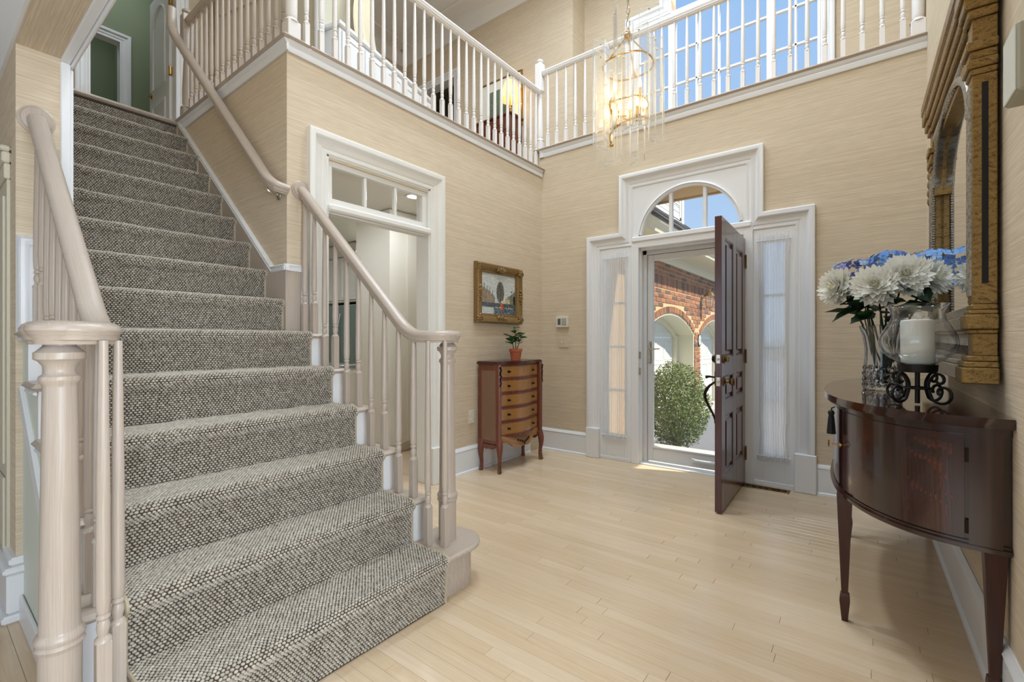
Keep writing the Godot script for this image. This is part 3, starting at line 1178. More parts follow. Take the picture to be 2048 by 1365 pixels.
	g.mould(cap, [P2(1.555, 1.20), P2(1.555, 1.645), P2(1.44, 1.645)].map(func(p): return P2(-p.x, p.y)), Transform3D(Basis(V(0, 0, 1), V(0, 1, 0), V(1, 0, 0)), V(XL, 0, 0)))
	part("skirt_cap", g, M.white, st, inv)
	build_runner()


func runner_path() -> Array:
	# side line of the carpet: [x, y] from the floor up to the landing, rounded at nosings and at inner corners
	var raw := []
	var off := 0.010
	raw.append(P2(nose(1) - 0.022 + off, 0.0))
	for i in range(1, 15):
		var x := nose(i)
		var y := RISE * i
		raw.append(P2(x - 0.020 + off, y - 0.045))
		for k in 7:
			var an := lerpf(-0.25, PI / 2 + 0.05, k / 6.0)
			raw.append(P2(x - 0.022 + (0.022 + off) * cos(an), y - 0.016 + (0.016 + off) * sin(an)))
		raw.append(P2(nose(i + 1) - 0.004, y + off - 0.001))
		raw.append(P2(nose(i + 1) - 0.020 + off, y + 0.018 + off))
	raw.append(P2(nose(15) - 0.022 + off, F2 - 0.03))
	return raw


func build_runner() -> void:
	var t := thing("stair_runner", "chunky beige and dark brown looped carpet runner down the stairs", "carpet", V(X1, 0, -0.96))
	var raw := runner_path()
	# resample at the pitch of the weave
	var pitch := 0.0098
	var pts := []
	var carry := 0.0
	for i in raw.size() - 1:
		var a: Vector2 = raw[i]
		var b: Vector2 = raw[i + 1]
		var ln := a.distance_to(b)
		var d := carry
		while d < ln:
			pts.append(a.lerp(b, d / ln))
			d += pitch
		carry = d - ln
	# dark backing
	var g := Geo.new()
	for low in [true, false]:
		var z0 := -1.505 if low else -1.448
		var z1 := -0.405 if low else -0.468
		var use := []
		for p in raw:
			if (p.y < RISE * 6 + 0.013) == low:
				use.append(p)
		for i in use.size() - 1:
			var a: Vector2 = use[i]
			var b: Vector2 = use[i + 1]
			if a.distance_to(b) > 0.5:
				continue
			g.quad(V(a.x, a.y, z1), V(a.x, a.y, z0), V(b.x, b.y, z0), V(b.x, b.y, z1))
			# selvedge turned down on the open edge
			g.quad(V(a.x, a.y, z0), V(a.x - 0.012, a.y - 0.008, z0), V(b.x - 0.012, b.y - 0.008, z0), V(b.x, b.y, z0))
			g.quad(V(a.x, a.y, z1), V(a.x - 0.012, a.y - 0.008, z1), V(b.x - 0.012, b.y - 0.008, z1), V(b.x, b.y, z1))
	part("backing", g, paint(Color(0.27, 0.225, 0.18), 0.95), t, t.transform.affine_inverse())
	# corded binding along both edges
	for low in [true, false]:
		for z in ([-1.507, -0.403] if low else [-1.450, -0.466]):
			var line := []
			for p in raw:
				if (p.y < RISE * 6 + 0.013) == low:
					line.append(V(p.x, p.y, z))
			g = Geo.new()
			g.tube(line, 0.0065, 6)
			part("binding", g, paint(Color(0.72, 0.66, 0.56), 0.95), t, t.transform.affine_inverse())
	# loops
	var nub := Geo.new()
	nub.ball(Vector3.ZERO, Vector3.ONE, 4, 7)
	var mm := MultiMesh.new()
	mm.transform_format = MultiMesh.TRANSFORM_3D
	mm.use_colors = true
	mm.mesh = nub.done(80.0)
	var xs := []
	var cs := []
	var step := 0.0142
	var r := RandomNumberGenerator.new()
	r.seed = 99
	var puff := noise(5, 3.0, 2)
	for j in range(1, pts.size() - 1):
		var p: Vector2 = pts[j]
		var d: Vector2 = (pts[j + 1] - pts[j - 1]).normalized()
		var nrm := V(d.y, -d.x, 0)
		if nrm.dot(V(1, 1, 0)) < 0.0:
			nrm = -nrm
		var low := p.y < RISE * 6 + 0.013
		var z0 := -1.503 if low else -1.446
		var z1 := -0.407 if low else -0.470
		var z := z0 + (step * 0.5 if j % 2 == 0 else 0.0)
		var tang := V(d.x, d.y, 0)
		while z < z1:
			var s := r.randf_range(0.88, 1.12)
			var lift := 0.001 + 0.004 * puff.get_noise_2d(z * 3.0, p.x * 4.0 + p.y * 4.0)
			var tilt := 0.35 if j % 2 == 0 else -0.35
			var ax := (Vector3.BACK + tang * tilt * 0.5).normalized()
			var ay := nrm
			var az := ax.cross(ay).normalized()
			var b := Basis(ax * 0.0065 * s, ay * 0.0054 * s, az * 0.0051 * s)
			xs.append(Transform3D(b, V(p.x, p.y, z + r.randf_range(-0.0012, 0.0012)) + nrm * lift - t.position))
			var tone := r.randf_range(0.78, 1.08)
			cs.append(Color(0.490 * tone, 0.435 * tone, 0.355 * tone))
			z += step
	mm.instance_count = xs.size()
	for i in xs.size():
		mm.set_instance_transform(i, xs[i])
		mm.set_instance_color(i, cs[i])
	var mi := MultiMeshInstance3D.new()
	mi.name = "loops"
	mi.multimesh = mm
	mi.material_override = paint(Color.WHITE, 0.95, {"vertex_color_use_as_albedo": true})
	mi.set_meta("kind", "stuff")
	t.add_child(mi)


# ------------------------------------------------------------------ railings
var bal_cache := {}


func baluster_mesh(h: float, block := 0.19) -> ArrayMesh:
	var key := "%d_%d" % [int(round(h * 500)), int(block * 1000)]
	if bal_cache.has(key):
		return bal_cache[key]
	h = round(h * 500) / 500.0
	var g := Geo.new()
	var w := 0.0165
	g.box(V(-w, 0, -w), V(w, block, w), 0.0015)
	# block shoulders
	g.lathe([P2(0.0205, block - 0.001), P2(0.019, block + 0.006), P2(0.0115, block + 0.014), P2(0.0125, block + 0.022), P2(0.0155, block + 0.036), P2(0.0135, block + 0.050), P2(0.0105, block + 0.056), P2(0.0155, block + 0.061), P2(0.0155, block + 0.067), P2(0.0115, block + 0.072), P2(0.0150, block + 0.080), P2(0.0165, block + 0.12), P2(0.0150, lerpf(block, h, 0.55)), P2(0.0105, h)], 12)
	bal_cache[key] = g.done()
	return bal_cache[key]


func rail_profile() -> Array:
	return [P2(-0.018, -0.030), P2(0.018, -0.030), P2(0.020, -0.022), P2(0.026, -0.018), P2(0.027, -0.006), P2(0.033, 0.004), P2(0.033, 0.012), P2(0.027, 0.022), P2(0.016, 0.029), P2(0.0, 0.032), P2(-0.016, 0.029), P2(-0.027, 0.022), P2(-0.033, 0.012), P2(-0.033, 0.004), P2(-0.027, -0.006), P2(-0.026, -0.018), P2(-0.020, -0.022)]


func newel_mesh(h: float) -> Geo:
	var g := Geo.new()
	g.lathe([P2(0.044, 0), P2(0.044, 0.185), P2(0.046, 0.190), P2(0.051, 0.200), P2(0.047, 0.208), P2(0.051, 0.217), P2(0.051, 0.224), P2(0.046, 0.233), P2(0.042, 0.238), P2(0.041, 0.28), P2(0.036, h - 0.20), P2(0.0345, h - 0.112), P2(0.036, h - 0.104), P2(0.0415, h - 0.096), P2(0.0425, h - 0.090), P2(0.0410, h - 0.083), P2(0.0345, h - 0.078), P2(0.0315, h - 0.068), P2(0.0345, h - 0.055), P2(0.0430, h - 0.043), P2(0.0515, h - 0.038), P2(0.0515, h - 0.021), P2(0.0470, h - 0.018), P2(0.0325, h - 0.003), P2(0.0325, h)], 28)
	return g


func stair_rail(left: bool) -> void:
	var zc := RAIL_L if left else RAIL_R
	var out := 1.0 if left else -1.0
	var t := thing("stair_railing", "bleached wood stair railing with volute and round newel, " + ("hall side" if left else "kitchen side"), "railing", V(X1 - 0.15, RISE, zc))
	var inv := t.transform.affine_inverse()
	# handrail: rosette on the wall, rake, easing, volute
	var path := []
	for k in 15:
		var x := lerpf(-2.915, -1.93, k / 14.0)
		path.append(V(x, 2.18 - (x + 2.925) * 0.888, zc))
	var y0 := 2.18 - (-1.93 + 2.925) * 0.888
	# easing from slope -0.888 to level
	for k in range(1, 8):
		var f := k / 7.0
		var x := lerpf(-1.93, -1.76, f)
		path.append(V(x, y0 - 0.888 * 0.17 * (f - f * f / 2.0), zc))
	var ye: float = path[-1].y
	for k in range(1, 13):
		var an := k / 12.0 * PI * 1.05
		var r := lerpf(0.085, 0.058, k / 12.0)
		path.append(V(-1.735 + r * sin(an) * 1.15, ye, zc + out * (0.085 - r * cos(an))))
	var nx := -1.69
	var nz := zc + out * 0.105
	var g := Geo.new()
	g.sweep(rail_profile(), path)
	g.lathe([P2(0.001, ye - 0.030), P2(0.052, ye - 0.030), P2(0.054, ye - 0.018), P2(0.062, ye - 0.004), P2(0.068, ye + 0.006), P2(0.066, ye + 0.018), P2(0.052, ye + 0.030), P2(0.001, ye + 0.033)], 28, Transform3D(Basis.IDENTITY, V(nx, 0, nz)))
	part("handrail", g, M.oak_x, t, inv)
	g = Geo.new()
	g.lathe([P2(0.062, 0), P2(0.062, 0.008), P2(0.054, 0.012), P2(0.050, 0.020), P2(0.030, 0.024)], 28, Transform3D(Basis(V(0, -1, 0), V(1, 0, 0), V(0, 0, 1)), V(XL, 2.175, zc)))
	part("rosette", g, M.oak_y, t, inv)
	part("newel", newel_mesh(ye - 0.03 - RISE), M.oak_y, t, inv * at(V(nx, RISE, nz)))
	for i in range(2, 7):
		for dx in [0.062, 0.178]:
			var x: float = nose(i) - dx
			if x < XL + 0.03:
				continue
			var top := rail_y(x) - 0.026
			if x > -1.95:
				top = ye - 0.02 + maxf(0.0, (-1.76 - x)) * 0.5
			part("baluster", baluster_mesh(top - RISE * i), M.oak_y, t, inv * at(V(x, RISE * i, zc)))
	for p in [V(-1.700, 0, zc - out * 0.016), V(-1.630, 0, zc + out * 0.030)]:
		if p.z < -1.72:
			continue
		part("baluster", baluster_mesh(ye - 0.02 - RISE), M.oak_y, t, inv * at(V(p.x, RISE, p.z)))


func straight_railing(t: Node3D, a: Vector3, b: Vector3, rail_h: float, n: int, mat_rail: Material, m_bal: Material) -> void:
	var inv := t.transform.affine_inverse()
	var g := Geo.new()
	g.sweep(rail_profile(), [a + V(0, rail_h, 0), b + V(0, rail_h, 0)])
	part("handrail", g, mat_rail, t, inv)
	var m := baluster_mesh(rail_h - 0.026, 0.19)
	for k in n:
		var p := a.lerp(b, (k + 0.5) / n)
		part("baluster", m, m_bal, t, inv * at(p))


func post_mesh(h: float) -> Geo:
	# square-based landing newel with turned shaft, square head and button
	var g := Geo.new()
	g.box(V(-0.042, 0, -0.042), V(0.042, 0.14, 0.042), 0.004)
	g.lathe([P2(0.050, 0.139), P2(0.040, 0.155), P2(0.030, 0.165), P2(0.036, 0.180), P2(0.037, 0.30), P2(0.026, h - 0.44), P2(0.033, h - 0.425), P2(0.033, h - 0.415), P2(0.027, h - 0.405), P2(0.042, h - 0.375), P2(0.052, h - 0.37)], 20)
	g.box(V(-0.042, h - 0.37, -0.042), V(0.042, h - 0.05, 0.042), 0.004)
	g.lathe([P2(0.020, h - 0.051), P2(0.022, h - 0.035), P2(0.038, h - 0.025), P2(0.040, h - 0.010), P2(0.028, h - 0.001), P2(0.001, h)], 20)
	return g


func build_railings() -> void:
	stair_rail(true)
	stair_rail(false)
	var gy := F2 + 0.02
	var t := thing("gallery_railing", "white painted gallery railing with turned balusters above the kitchen opening", "railing", V(-2.985, gy, -3.0))
	straight_railing(t, V(-2.985, gy, -1.58), V(-2.985, gy, -4.38), 0.90, 27, M.rail_white, M.rail_white)
	part("newel", post_mesh(1.15), M.rail_white, t, t.transform.affine_inverse() * at(V(-2.985, gy, -1.53)))
	t = thing("bridge_railing", "long white bridge railing in front of the arched window", "railing", V(-1.3, F3, -4.43))
	straight_railing(t, V(-2.95, F3, -4.43), V(0.25, F3, -4.43), 0.90, 27, M.rail_white, M.rail_white)
	part("newel", post_mesh(1.07), M.rail_white, t, t.transform.affine_inverse() * at(V(-3.0, F3, -4.43)))
	part("newel", post_mesh(1.07), M.rail_white, t, t.transform.affine_inverse() * at(V(0.275, F3, -4.43)))
	t = thing("stairwell_railing", "bleached oak railing along the stairwell at the top of the stairs", "railing", V(-4.0, gy, -1.53))
	straight_railing(t, V(-4.78, gy, -1.53), V(-3.03, gy, -1.53), 0.90, 16, M.oak_x, M.oak_y)
	part("newel", post_mesh(1.02), M.oak_y, t, t.transform.affine_inverse() * at(V(-4.83, gy, -1.53)))
	var g := Geo.new()
	# wall-mounted rail beside the upper flight
	t = thing("wall_handrail", "bleached oak handrail bracketed to the grasscloth stair wall", "handrail", V(-3.8, 3.0, -1.40))
	var inv := t.transform.affine_inverse()
	g = Geo.new()
	var path := [V(-2.915, 2.155, -1.468), V(-2.915, 2.157, -1.43), V(-2.925, 2.165, -1.405), V(-2.95, 2.18, -1.395), V(-3.01, 2.22, -1.392)]
	for k in 14:
		var f := k / 13.0
		path.append(V(lerpf(-3.06, -4.66, f), lerpf(2.262, 3.775, f), -1.392))
	path.append(V(-4.70, 3.82, -1.392))
	path.append(V(-4.735, 3.88, -1.392))
	path.append(V(-4.75, 3.96, -1.392))
	path.append(V(-4.755, 4.06, -1.392))
	g.sweep(rail_profile().map(func(p): return P2(p.x * 1.05, p.y * 1.05)), path, V(0.35, 1, 0).normalized())
	part("rail", g, M.oak_x, t, inv)
	for bx in [-3.02, -3.85, -4.55]:
		var by: float = 2.225 + (-3.02 - bx) * 0.947
		g = Geo.new()
		g.lathe([P2(0.032, 0), P2(0.032, 0.005), P2(0.026, 0.010), P2(0.012, 0.013)], 18, Transform3D(Basis(V(1, 0, 0), V(0, 0, 1), V(0, -1, 0)), V(bx, by - 0.085, ZS)))
		g.tube([V(bx, by - 0.085, ZS + 0.01), V(bx, by - 0.085, ZS + 0.05), V(bx, by - 0.07, ZS + 0.073), V(bx, by - 0.028, ZS + 0.078)], 0.008, 8)
		part("bracket", g, M.nickel, t, inv)


# ------------------------------------------------------------------ kitchen seen through the cased opening
func shaker(parent: Node, a: Vector3, u: Vector3, n: Vector3, w: float, h: float, m: Material, called := "door") -> MeshInstance3D:
	# framed flat panel: a = lower corner on the face, u = unit along the face, n = unit off the face
	var xf := Transform3D(Basis(u, Vector3.UP, n), a)
	var g := Geo.new()
	var f := 0.055
	g.box(V(0.002, 0.002, 0.0), V(w - 0.002, h - 0.002, 0.012), 0.001, xf)
	g.box(V(0.002, 0.002, 0.012), V(f, h - 0.002, 0.020), 0.0015, xf)
	g.box(V(w - f, 0.002, 0.012), V(w - 0.002, h - 0.002, 0.020), 0.0015, xf)
	g.box(V(f, 0.002, 0.012), V(w - f, minf(f, h * 0.3), 0.020), 0.0015, xf)
	g.box(V(f, h - minf(f, h * 0.3), 0.012), V(w - f, h - 0.002, 0.020), 0.0015, xf)
	return part(called, g, m, parent)


func knob_at(parent: Node, p: Vector3, n: Vector3, m: Material, r := 0.014) -> void:
	var g := Geo.new()
	var u := n.cross(Vector3.UP).normalized()
	g.lathe([P2(r * 0.5, 0), P2(r * 0.4, r * 0.8), P2(r, r * 1.3), P2(r, r * 1.8), P2(r * 0.5, r * 2.1), P2(0.0005, r * 2.15)], 12, Transform3D(Basis(u, n, u.cross(n)), p))
	part("knob", g, m, parent)


func build_kitchen() -> void:
	# cased opening with a transom over it
	var xf := Transform3D(Basis(V(0, 0, -1), V(0, 1, 0), V(1, 0, 0)), V(XL, 0, 0))
	var g := Geo.new()
	var cp := casing_profile(0.135, 0.05)
	var flip := []
	for q in cp:
		flip.append(P2(-q.x, q.y))
	# run up on the far side, over, down on the near side
	g.mould(flip, [P2(2.678, 0.30), P2(2.678, 2.468), P2(1.735, 2.468), P2(1.735, 0.30)], xf)
	g.box(V(2.67, 0, 0), V(2.815, 0.305, 0.055), 0.004, xf)
	g.box(V(1.60, 0, 0), V(1.745, 0.305, 0.055), 0.004, xf)
	shell("trim_14", g, M.cream_white)
	g = Geo.new()
	g.box(V(XL - 0.15, 0, -1.725), V(XL + 0.004, 2.49, -1.757), 0.003)
	g.box(V(XL - 0.15, 0, -2.66), V(XL + 0.004, 2.49, -2.692), 0.003)
	g.box(V(XL - 0.15, 2.455, -1.74), V(XL + 0.004, 2.49, -2.68), 0.003)
	shell("trim_15", g, M.cream_white)
	var tr := thing("transom_window", "three-pane interior transom over the kitchen opening", "window", V(XL - 0.03, 2.10, -2.21))
	var inv := tr.transform.affine_inverse()
	g = Geo.new()
	g.box(V(XL - 0.07, 2.085, -1.745), V(XL + 0.035, 2.135, -2.672), 0.012)
	g.box(V(XL - 0.085, 2.075, -1.757), V(XL - 0.01, 2.085, -2.66), 0.002)
	part("sill", g, M.cream_white, tr, inv)
	g = Geo.new()
	for s in [[-1.757, -1.795], [-2.617, -2.66]]:
		g.box(V(XL - 0.065, 2.135, s[0]), V(XL - 0.02, 2.455, s[1]), 0.003)
	g.box(V(XL - 0.065, 2.135, -1.795), V(XL - 0.02, 2.185, -2.617), 0.003)
	g.box(V(XL - 0.065, 2.405, -1.795), V(XL - 0.02, 2.455, -2.617), 0.003)
	part("sash", g, M.cream_white, tr, inv)
	for z in [-2.068, -2.344]:
		g = Geo.new()
		g.box(V(XL - 0.06, 2.185, z - 0.011), V(XL - 0.025, 2.405, z + 0.011), 0.004)
		part("glazing_bar", g, M.cream_white, tr, inv)
	for z in [[-1.795, -2.057], [-2.079, -2.333], [-2.355, -2.617]]:
		g = Geo.new()
		g.box(V(XL - 0.046, 2.185, z[0]), V(XL - 0.042, 2.405, z[1]))
		part("pane", g, M.pane, tr, inv)
	# ceiling of the kitchen
	g = Geo.new()
	g.box(V(-9.5, 2.60, -5.40), V(XL - 0.13, 2.64, ZS - 0.13))
	shell("ceiling_kitchen", g, M.cream)
	g = Geo.new()
	g.box(V(-9.5, 0, -5.42), V(-3.2, 2.6, -5.38))
	g.box(V(-9.5, 0, -5.4), V(-9.3, 2.6, ZS - 0.13))
	shell("wall_kitchen_far", g, M.cream)
	# tall pantry just inside
	var c := thing("pantry_cabinet", "tall cream pantry cabinet with framed doors inside the kitchen", "cabinet", V(-4.1, 0, -3.6))
	inv = c.transform.affine_inverse()
	g = Geo.new()
	g.box(V(-4.6, 0.10, -3.10), V(-4.0, 2.59, -4.2), 0.002)
	g.box(V(-4.55, 0.0, -3.12), V(-4.05, 0.10, -4.2))
	part("body", g, M.cream, c, inv)
	var y := 0.12
	for h in [1.10, 1.32]:
		var o := shaker(c, V(-4.0, y, -3.32), V(0, 0, -1), V(1, 0, 0), 0.40, h, M.cream)
		o.transform = inv
		o = shaker(c, V(-4.0, y, -3.725), V(0, 0, -1), V(1, 0, 0), 0.40, h, M.cream)
		o.transform = inv
		y += h + 0.01
	# fridge in its surround
	c = thing("refrigerator", "stainless french-door refrigerator with curved handles in the kitchen", "refrigerator", V(-6.2, 0, -4.3))
	inv = c.transform.affine_inverse()
	g = Geo.new()
	g.box(V(-6.68, 0.02, -3.96), V(-5.78, 1.73, -4.6), 0.006)
	part("body", g, M.black, c, inv)
	for s in [[-6.675, -6.235], [-6.225, -5.785]]:
		g = Geo.new()
		g.box(V(s[0], 0.62, -3.90), V(s[1], 1.725, -3.96), 0.01)
		part("door", g, M.fridge, c, inv)
	g = Geo.new()
	g.box(V(-6.675, 0.06, -3.90), V(-5.785, 0.60, -3.96), 0.01)
	part("freezer_drawer", g, M.fridge, c, inv)
	for x in [-6.275, -6.185]:
		g = Geo.new()
		var hp := []
		for k in 9:
			var f := k / 8.0
			hp.append(V(x, lerpf(0.75, 1.6, f), -3.895 + 0.055 * sin(PI * f)))
		g.tube(hp, 0.012, 8)
		part("handle", g, M.steel, c, inv)
	c = thing("fridge_surround", "cream cabinet built round and over the refrigerator", "cabinet", V(-6.2, 0, -4.3))
	inv = c.transform.affine_inverse()
	g = Geo.new()
	g.box(V(-5.76, 0, -3.92), V(-5.72, 2.45, -4.7), 0.002)
	g.box(V(-6.74, 0, -3.92), V(-6.70, 2.45, -4.7), 0.002)
	g.box(V(-6.70, 1.77, -3.94), V(-5.76, 2.45, -4.7), 0.002)
	part("body", g, M.cream, c, inv)
	g = Geo.new()
	var crown := [P2(0, 0), P2(0, 0.012), P2(0.02, 0.018), P2(0.07, 0.06), P2(0.11, 0.085), P2(0.15, 0.09), P2(0.15, 0)]
	g.mould(crown, [P2(0, 0), P2(1.06, 0)], Transform3D(Basis(V(1, 0, 0), V(0, 1, 0), V(0, 0, 1)), V(-6.78, 2.44, -3.92)))
	g.mould(crown, [P2(-0.085, 0), P2(0.8, 0)], Transform3D(Basis(V(0, 0, -1), V(0, 1, 0), V(1, 0, 0)), V(-5.72, 2.44, -3.92)))
	part("crown", g, M.cream, c, inv)
	for x in [-6.69, -6.225]:
		var o := shaker(c, V(x, 1.80, -3.94), V(1, 0, 0), V(0, 0, 1), 0.455, 0.62, M.cream)
		o.transform = inv
	# base run with stone top beyond
	c = thing("base_cabinet", "pale green-white base cabinet under the far kitchen counter", "cabinet", V(-5.3, 0, -4.9))
	inv = c.transform.affine_inverse()
	g = Geo.new()
	g.box(V(-5.71, 0.1, -4.45), V(-4.65, 0.87, -5.0), 0.002)
	g.box(V(-5.71, 0.0, -4.52), V(-4.65, 0.1, -5.0))
	part("body", g, M.cream, c, inv)
	for x in [-5.70, -5.20]:
		var o := shaker(c, V(x, 0.12, -4.45), V(1, 0, 0), V(0, 0, 1), 0.49, 0.54, M.cream)
		o.transform = inv
		knob_at(o, V(x + 0.44, 0.6, -4.43), V(0, 0, 1), M.steel)
		o = shaker(c, V(x, 0.67, -4.45), V(1, 0, 0), V(0, 0, 1), 0.49, 0.19, M.cream, "drawer")
		o.transform = inv
		knob_at(o, V(x + 0.245, 0.765, -4.43), V(0, 0, 1), M.steel)
	g = Geo.new()
	g.box(V(-5.71, 0.87, -4.42), V(-4.62, 0.905, -5.0), 0.006)
	single("stone_worktop", "speckled stone worktop on the far kitchen cabinets", "worktop", g, M.granite)
	c = thing("upper_cabinet", "cream wall cabinet above the far kitchen counter", "cabinet", V(-5.3, 1.4, -4.9))
	inv = c.transform.affine_inverse()
	g = Geo.new()
	g.box(V(-5.71, 1.42, -4.65), V(-4.65, 2.45, -5.0), 0.002)
	g.mould(crown, [P2(0, 0), P2(1.06, 0)], Transform3D(Basis(V(1, 0, 0), V(0, 1, 0), V(0, 0, 1)), V(-5.71, 2.44, -4.65)))
	part("body", g, M.cream, c, inv)
	for x in [-5.70, -5.20]:
		var o := shaker(c, V(x, 1.43, -4.65), V(1, 0, 0), V(0, 0, 1), 0.49, 1.0, M.cream)
		o.transform = inv
	g = Geo.new()
	g.box(V(-5.71, 0.0, -5.002), V(-4.6, 2.598, -5.05))
	single("backsplash", "cream wall panel between the far kitchen cabinets", "backsplash", g, M.cream)
	# island end nearer the opening
	c = thing("kitchen_island", "cream kitchen island with speckled stone top", "island", V(-5.8, 0, -3.3))
	inv = c.transform.affine_inverse()
	g = Geo.new()
	g.box(V(-6.6, 0, -2.75), V(-5.16, 0.87, -3.52), 0.003)
	part("body", g, M.cream, c, inv)
	g = Geo.new()
	g.box(V(-6.64, 0.87, -2.71), V(-5.12, 0.905, -3.56), 0.008)
	part("stone_top", g, M.granite, c, inv)
	for k in 2:
		var o := shaker(c, V(-5.16, 0.12, -2.78 - 0.37 * k), V(0, 0, -1), V(1, 0, 0), 0.36, 0.72, M.cream, "side_panel")
		o.transform = inv
	# recessed cans in the kitchen ceiling
	for p in [V(-5.05, 2.6, -3.67), V(-4.2, 2.6, -2.3), V(-6.4, 2.6, -2.6), V(-5.2, 2.6, -4.3), V(-3.5, 2.6, -3.0)]:
		can_light(p, "recessed kitchen ceiling light", "kitchen ceiling lights", 48.0, 0.16)


func can_light(p: Vector3, label: String, group: String, e: float, d: float) -> void:
	var t := thing("recessed_light", label, "light", p, 0.0, group)
	var g := Geo.new()
	g.lathe([P2(d * 0.42, 0.0), P2(d * 0.42, -0.004), P2(d * 0.56, -0.006), P2(d * 0.58, -0.002), P2(d * 0.58, 0.0)], 24)
	part("trim_ring", g, M.white, t)
	g = Geo.new()
	g.lathe([P2(0.0005, -0.0025), P2(d * 0.43, -0.0025), P2(d * 0.43, 0.0), P2(0.0005, 0.0)], 24)
	part("lamp", g, M.lamp, t)
	area("recessed_light_glow", p + V(0, -0.012, 0), V(0, -1, 0), d * 0.8, d * 0.8, e, Color(0.93, 0.96, 1.0))


# ------------------------------------------------------------------ upstairs
func build_upstairs() -> void:
	# crown mouldings
	var crown := [P2(0, 0), P2(0, 0.012), P2(-0.02, 0.016), P2(-0.035, 0.03), P2(-0.06, 0.04), P2(-0.12, 0.10), P2(-0.14, 0.11), P2(-0.16, 0.14), P2(-0.16, 0.20), P2(-0.165, 0.20), P2(-0.165, 0.0)].map(func(q): return P2(-q.x, q.y))
	var g := Geo.new()
	g.mould(crown, [P2(0, 0), P2(3.46, 0)], Transform3D(Basis(V(1, 0, 0), V(0, 1, 0), V(0, 0, 1)), V(-6.57, CEIL - 0.165, -5.40)))
	g.mould(crown, [P2(0, 0), P2(2.9, 0)], Transform3D(Basis(V(0, 0, -1), V(0, 1, 0), V(1, 0, 0)), V(-6.57, CEIL - 0.165, -2.6)))
	g.box(V(-6.57, CEIL - 0.02, -5.0), V(-3.0, CEIL, -4.96), 0.006)
	g.box(V(-6.2, CEIL - 0.02, -5.4), V(-6.16, CEIL, -1.5), 0.006)
	shell("trim_16", g, M.white)
	# landing doorway with an open arched-panel door and a sage room behind
	g = Geo.new()
	var xf := Transform3D(Basis(V(0, 0, -1), V(0, 1, 0), V(1, 0, 0)), V(-5.90, 0, 0))
	var cp := casing_profile(0.115, 0.035)
	var flip := []
	for q in cp:
		flip.append(P2(-q.x, q.y))
	g.mould(flip, [P2(1.765, F2), P2(1.765, 5.14), P2(1.075, 5.14), P2(1.075, F2)], xf)
	g.box(V(-6.04, F2, -1.045), V(-5.895, 5.16, -1.075), 0.002)
	g.box(V(-6.04, F2, -1.765), V(-5.895, 5.16, -1.80), 0.002)
	shell("trim_17", g, M.white)
	var d := thing("panel_door", "white two-panel door with arched top panel, open at the stair landing", "door", V(-6.03, F2, -1.745))
	var inv := d.transform.affine_inverse()
	g = Geo.new()
	g.box(V(-6.68, F2 + 0.01, -1.775), V(-6.02, F2 + 2.02, -1.742), 0.002)
	part("leaf", g, M.white, d, inv)
	var ap := [P2(-6.56, F2 + 0.95), P2(-6.14, F2 + 0.95), P2(-6.14, F2 + 1.68)]
	for p in arc(-6.35, F2 + 1.66, 0.21, 0.0, PI, 12):
		ap.append(P2(p.x, F2 + 1.66 + (p.y - F2 - 1.66) * 1.0))
	var bead := [P2(0, 0), P2(0, 0.006), P2(0.012, 0.012), P2(0.022, 0.004), P2(0.022, 0)]
	g = Geo.new()
	g.mould(bead, ap, Transform3D(Basis.IDENTITY, V(0, 0, -1.742)), true)
	part("top_panel", g, M.white, d, inv)
	g = Geo.new()
	g.mould(bead, [P2(-6.56, F2 + 0.22), P2(-6.14, F2 + 0.22), P2(-6.14, F2 + 0.78), P2(-6.56, F2 + 0.78)], Transform3D(Basis.IDENTITY, V(0, 0, -1.742)), true)
	part("bottom_panel", g, M.white, d, inv)
	for y in [0.25, 1.02, 1.78]:
		g = Geo.new()
		g.box(V(-6.035, F2 + y - 0.045, -1.764), V(-5.995, F2 + y + 0.045, -1.738), 0.003)
		g.tube([V(-6.012, F2 + y - 0.05, -1.737), V(-6.012, F2 + y + 0.05, -1.737)], 0.006, 8)
		part("hinge", g, M.brass, d, inv)
	g = Geo.new()
	g.lathe([P2(0.028, 0), P2(0.028, 0.006), P2(0.010, 0.012), P2(0.009, 0.03)], 16, Transform3D(Basis(V(1, 0, 0), V(0, 0, 1), V(0, -1, 0)), V(-6.61, F2 + 0.92, -1.742)))
	g.tube([V(-6.61, F2 + 0.92, -1.715), V(-6.59, F2 + 0.922, -1.708), V(-6.53, F2 + 0.915, -1.706), V(-6.50, F2 + 0.908, -1.706)], 0.008, 8)
	part("lever", g, M.brass, d, inv)
	g = Geo.new()
	g.box(V(-7.75, F2, -0.435), V(-6.03, CEIL, -0.45))
	g.box(V(-7.75, F2, -2.6), V(-6.03, CEIL, -2.55))
	g.box(V(-6.045, F2, -2.6), V(-6.03, CEIL, -1.80))
	g.box(V(-7.87, F2, -0.43), V(-7.75, CEIL, -0.98))
	g.box(V(-7.87, F2, -1.73), V(-7.75, CEIL, -2.6))
	g.box(V(-7.87, 5.12, -0.98), V(-7.75, CEIL, -1.73))
	g.box(V(-9.5, F2, -0.6), V(-9.48, CEIL, -2.6))
	g.box(V(-9.5, F2, -2.0), V(-7.87, CEIL, -2.05))
	g.box(V(-9.5, F2, -0.43), V(-7.87, CEIL, -0.45))
	shell("wall_bath", g, M.sage)
	g = Geo.new()
	var xf2 := Transform3D(Basis(V(0, 0, -1), V(0, 1, 0), V(1, 0, 0)), V(-7.75, 0, 0))
	g.mould(flip, [P2(1.70, F2), P2(1.70, 5.09), P2(1.01, 5.09), P2(1.01, F2)], xf2)
	g.box(V(-7.87, F2, -0.98), V(-7.745, 5.11, -1.01), 0.002)
	g.box(V(-7.87, F2, -1.70), V(-7.745, 5.11, -1.73), 0.002)
